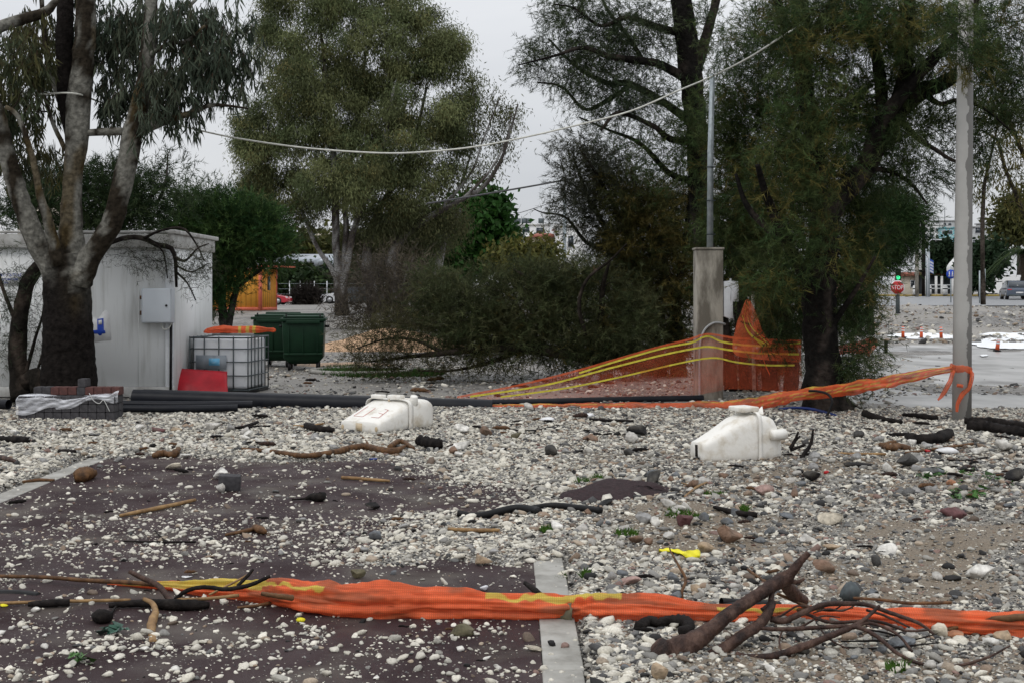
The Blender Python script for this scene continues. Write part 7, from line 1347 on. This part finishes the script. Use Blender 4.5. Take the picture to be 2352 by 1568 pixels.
# small dark splinters washed in among the stones
spl = []
for k in range(5):
    mb = MB(); L_ = .5; P = np.array([(-L_, 0, 0), (-.2 * L_, rng.uniform(-.1, .1), .03), (.4 * L_, rng.uniform(-.1, .1), .02), (L_, 0, 0)]); mb.tube(catmull(P, 9), np.array([.3, .8, 1, .9, 1, .8, .9, .6, .2]) * rng.uniform(.06, .13), 7, rough=.25); me = mb.data('splinter', True); me.materials.append(MT[('black_wood', 'black_wood', 'brownwood', 'drift', 'black_wood')[k]]); spl.append(me)
for (x0, x1, y0, y1, cnt, lb, gr) in ((430, 1560, 955, 1050, 26, 'dark wood splinter in the white gravel round the left float', 'splinters round the left float'), (1620, 2340, 985, 1180, 26, 'dark wood splinter in the gravel right of the tipped float', 'splinters on the far right gravel'), (0, 440, 985, 1060, 9, 'dark wood splinter on the gravel below the paving stack', 'splinters below the paving stack'), (1280, 2340, 1190, 1540, 16, 'dark wood splinter on the near right gravel', 'splinters on the near right gravel'), (0, 1180, 1080, 1540, 18, 'dark wood splinter on the bare path', 'splinters on the path'), (640, 1400, 868, 908, 16, 'dark debris on the wet ground behind the black pipe', 'debris behind the black pipe')):
    for _ in range(cnt):
        q = gnd(rng.uniform(x0, x1), rng.uniform(y0, y1)); o = put('wood_splinter', spl[rng.integers(0, 5)]); sz = rng.uniform(14, 46) * q[1] / F; o.scale = (sz, sz, sz); o.rotation_euler = (0, rng.uniform(-.1, .1), rng.uniform(-.7, .7) + (math.pi if rng.random() < .5 else 0))
        zz_ = max(float(ground_z(q[0], q[1])), 0.0 if PL - KW < q[0] < PR + KW and q[1] < 15 else -9); o.location = (q[0], q[1], zz_ + .06 * sz + .022); tag(o, lb, 'splinter', gr)
# ------------------------------------------------------------------ scraps
mb = MB(); G = []; zc = lambda a: [(1194.4 + x / 3.657, 872.8 + y / 3.657) for x, y in a]
ct = catmull(np.array([(*q, 0) for q in zc([(1168, 1416), (1230, 1411), (1310, 1418), (1400, 1434), (1475, 1420), (1512, 1436)])]), 26); cb = catmull(np.array([(*q, 0) for q in zc([(1176, 1428), (1230, 1434), (1290, 1440), (1350, 1458), (1420, 1490), (1505, 1488)])]), 26)
for i in range(26):
    q = gnd(cb[i][0], cb[i][1]); Yb = q[1]
    for _ in range(5): zg = float(ground_z((cb[i][0] - CX) / F * Yb, Yb)) + .02; Yb = (EYE - zg) * F / (cb[i][1] - HY)
    b0 = at(cb[i][0], cb[i][1], Yb); t0_ = at(ct[i][0], ct[i][1], Yb + .05); G.append([b0 * (1 - v) + t0_ * v + np.array([0, -.02 * math.sin(v * 3.14) * (1 + .8 * math.sin(i * .6)), .004 * math.sin(v * 9 + i)]) for v in np.linspace(0, 1, 8)] + [t0_ + np.array([0, .07, -.05])])
mb.grid(np.array(G)); tag(mb.build('yellow_cloth', MT['yellow'], smooth=True, solid=.004), 'bright yellow rag lying on the sandy gravel above the orange roll', 'cloth')
def flake(name, label, pts, mat, cat, th=.03, lift=.02, dome=0.0):
    P = np.array([gnd(px, py) for px, py in pts]); P[:, 2] = [float(ground_z(a, b_)) + lift for a, b_ in P[:, :2]]; c = P.mean(0); c[2] += dome; n_ = len(P); R = [P]
    for f in (.72, .42): Q_ = P * f + c * (1 - f); Q_[:, 2] += rng.uniform(-.012, .012, n_) + dome * .2; R.append(Q_)
    B_ = P.copy(); B_[:, 2] -= th; mb = MB(); mb.grid(np.array([B_] + R), wrap=True); k = len(mb.V[0]) ; mb.add(np.vstack([R[-1], c]), T=[[i, (i + 1) % n_, n_] for i in range(n_)]); return tag(mb.build(name, MT[mat], smooth=False), label, cat)
OUT = [(1264, 1160), (1300, 1146), (1340, 1134), (1380, 1120), (1430, 1117), (1470, 1122), (1520, 1128), (1552, 1136), (1545, 1147), (1510, 1151), (1480, 1158), (1455, 1170), (1400, 1172), (1350, 1168), (1300, 1166)]
P = np.array([gnd(px, py) for px, py in OUT]); P = np.vstack([P[i] * (1 - f) + P[(i + 1) % len(P)] * f + rng.normal(0, .02, 3) for i in range(len(P)) for f in (0, .34, .67)]); c = P.mean(0); R = []
for f in np.linspace(1, .02, 14):
    Q_ = P * f + c * (1 - f); Q_[:, 2] = ground_z(Q_[:, 0], Q_[:, 1]) + .075 * (1 - f ** 3) + .05 * (fbm(Q_[:, 0] * 5, Q_[:, 1] * 3, 15) - .5) + .02 * (vnoise(Q_[:, 0] * 22, Q_[:, 1] * 22, 4) - .5); R.append(Q_)
B_ = R[0].copy(); B_[:, 2] -= .08; mb = MB(); mb.grid(np.array([B_] + R), wrap=True); tag(mb.build('asphalt_slab', MT['maroon']), 'torn maroon slab of path surface lying on the gravel right of the path', 'slab')
SW = MA('seaweed', .35, 0, vary=.3, vscale=60, spec=.5)
for k, (lb, sp_) in enumerate((('largest clump of green seaweed at the right edge', [(2205, 1108, 2330, 1148)]), ('small flat strand of green seaweed below the largest clump', [(2180, 1150, 2270, 1165)]), ('tiny green seaweed tuft left of the largest clump', [(2110, 1115, 2170, 1124)]), ('wet green seaweed scrap on the path below the orange roll', [(212, 1448, 300, 1460)]), ('bright green leaf scrap at the bottom left of the path', [(165, 1514, 215, 1526)]))):
    mb = MB()
    for (x0, y0, x1, y1) in sp_:
        for _ in range(46 if k < 3 else 14):
            q = gnd(rng.uniform(x0, x1), rng.uniform(y0, y1)); q[2] = max(float(ground_z(q[0], q[1])), 0) + rng.uniform(.01, .03); sz = rng.uniform(.02, .055); d = rng.normal(0, 1, (4, 3)) * np.array([1, .8, .25]); d = unit(d) * sz
            mb.add(q + d, Q=[[0, 1, 2, 3]], col=np.array((.045, .13, .018) if k < 3 or k == 4 else (.02, .07, .045)) * rng.uniform(.5, 1.3))
    tag(mb.build('seaweed', SW), lb, 'seaweed', kind='stuff')
def chip(name, label, px, py, w_, h_, mat, cat='debris'):
    q = gnd(px, py); q[2] = max(float(ground_z(q[0], q[1])), 0); s_ = q[1] / F; r_ = np.random.default_rng(int(px)); V = pebble_shape(I2, int(px) + 3); mb = MB(); mb.add(V / np.abs(V).max(0) * np.array([w_ * s_ / 2, w_ * s_ / 2.4, h_ * s_ / 2]), T=T2); o = mb.build(name, MT[mat]); o.location = q + np.array([0, 0, h_ * s_ * .45]); return tag(o, label, cat)
chip('red_scrap', 'small bright red scrap beside the white plastic bag', 2131, 1046, 15, 9, 'stopred'); chip('red_scrap', 'tiny red scrap under the dark brown boulder', 2091, 1081, 10, 5, 'stopred'); chip('red_scrap', 'red cap near the black angular lump', 1898, 1099, 13, 9, 'stopred'); chip('plastic_bag', 'crumpled white plastic bag on the right gravel', 2176, 1051, 56, 17, 'stopwhite', 'plastic bag'); chip('blue_scrap', 'blue scrap under the bent brown branch', 857, 1056, 24, 5, 'blue'); chip('foam_scrap', 'white jagged foam scrap on gravel between the floats', 1256, 975, 38, 15, 'stopwhite', 'foam scrap'); chip('foam_scrap', 'small white foam crumb right of the first foam scrap', 1350, 966, 34, 13, 'stopwhite', 'foam scrap'); chip('clear_cup', 'crushed clear plastic cup just above the orange roll', 1112, 1356, 22, 15, 'ibc', 'cup'); chip('grey_mesh', 'tangle of grey fishing mesh caught on the orange roll', 1952, 1400, 50, 52, 'steel_dark', 'fishing net'); chip('turquoise_scrap', 'turquoise scrap on the thin black pipe', 1113, 928, 14, 6, 'bluesign'); chip('straw', 'white plastic stick on the path above the orange roll', 429, 1327, 28, 4, 'stopwhite', 'straw'); chip('yellow_leaf', 'yellow leaf on the path below the orange roll', 691, 1430, 22, 14, 'yellow', 'leaf'); chip('yellow_leaf', 'yellow leaf scrap by the black hose at the left edge', 10, 1393, 18, 8, 'yellow', 'leaf')
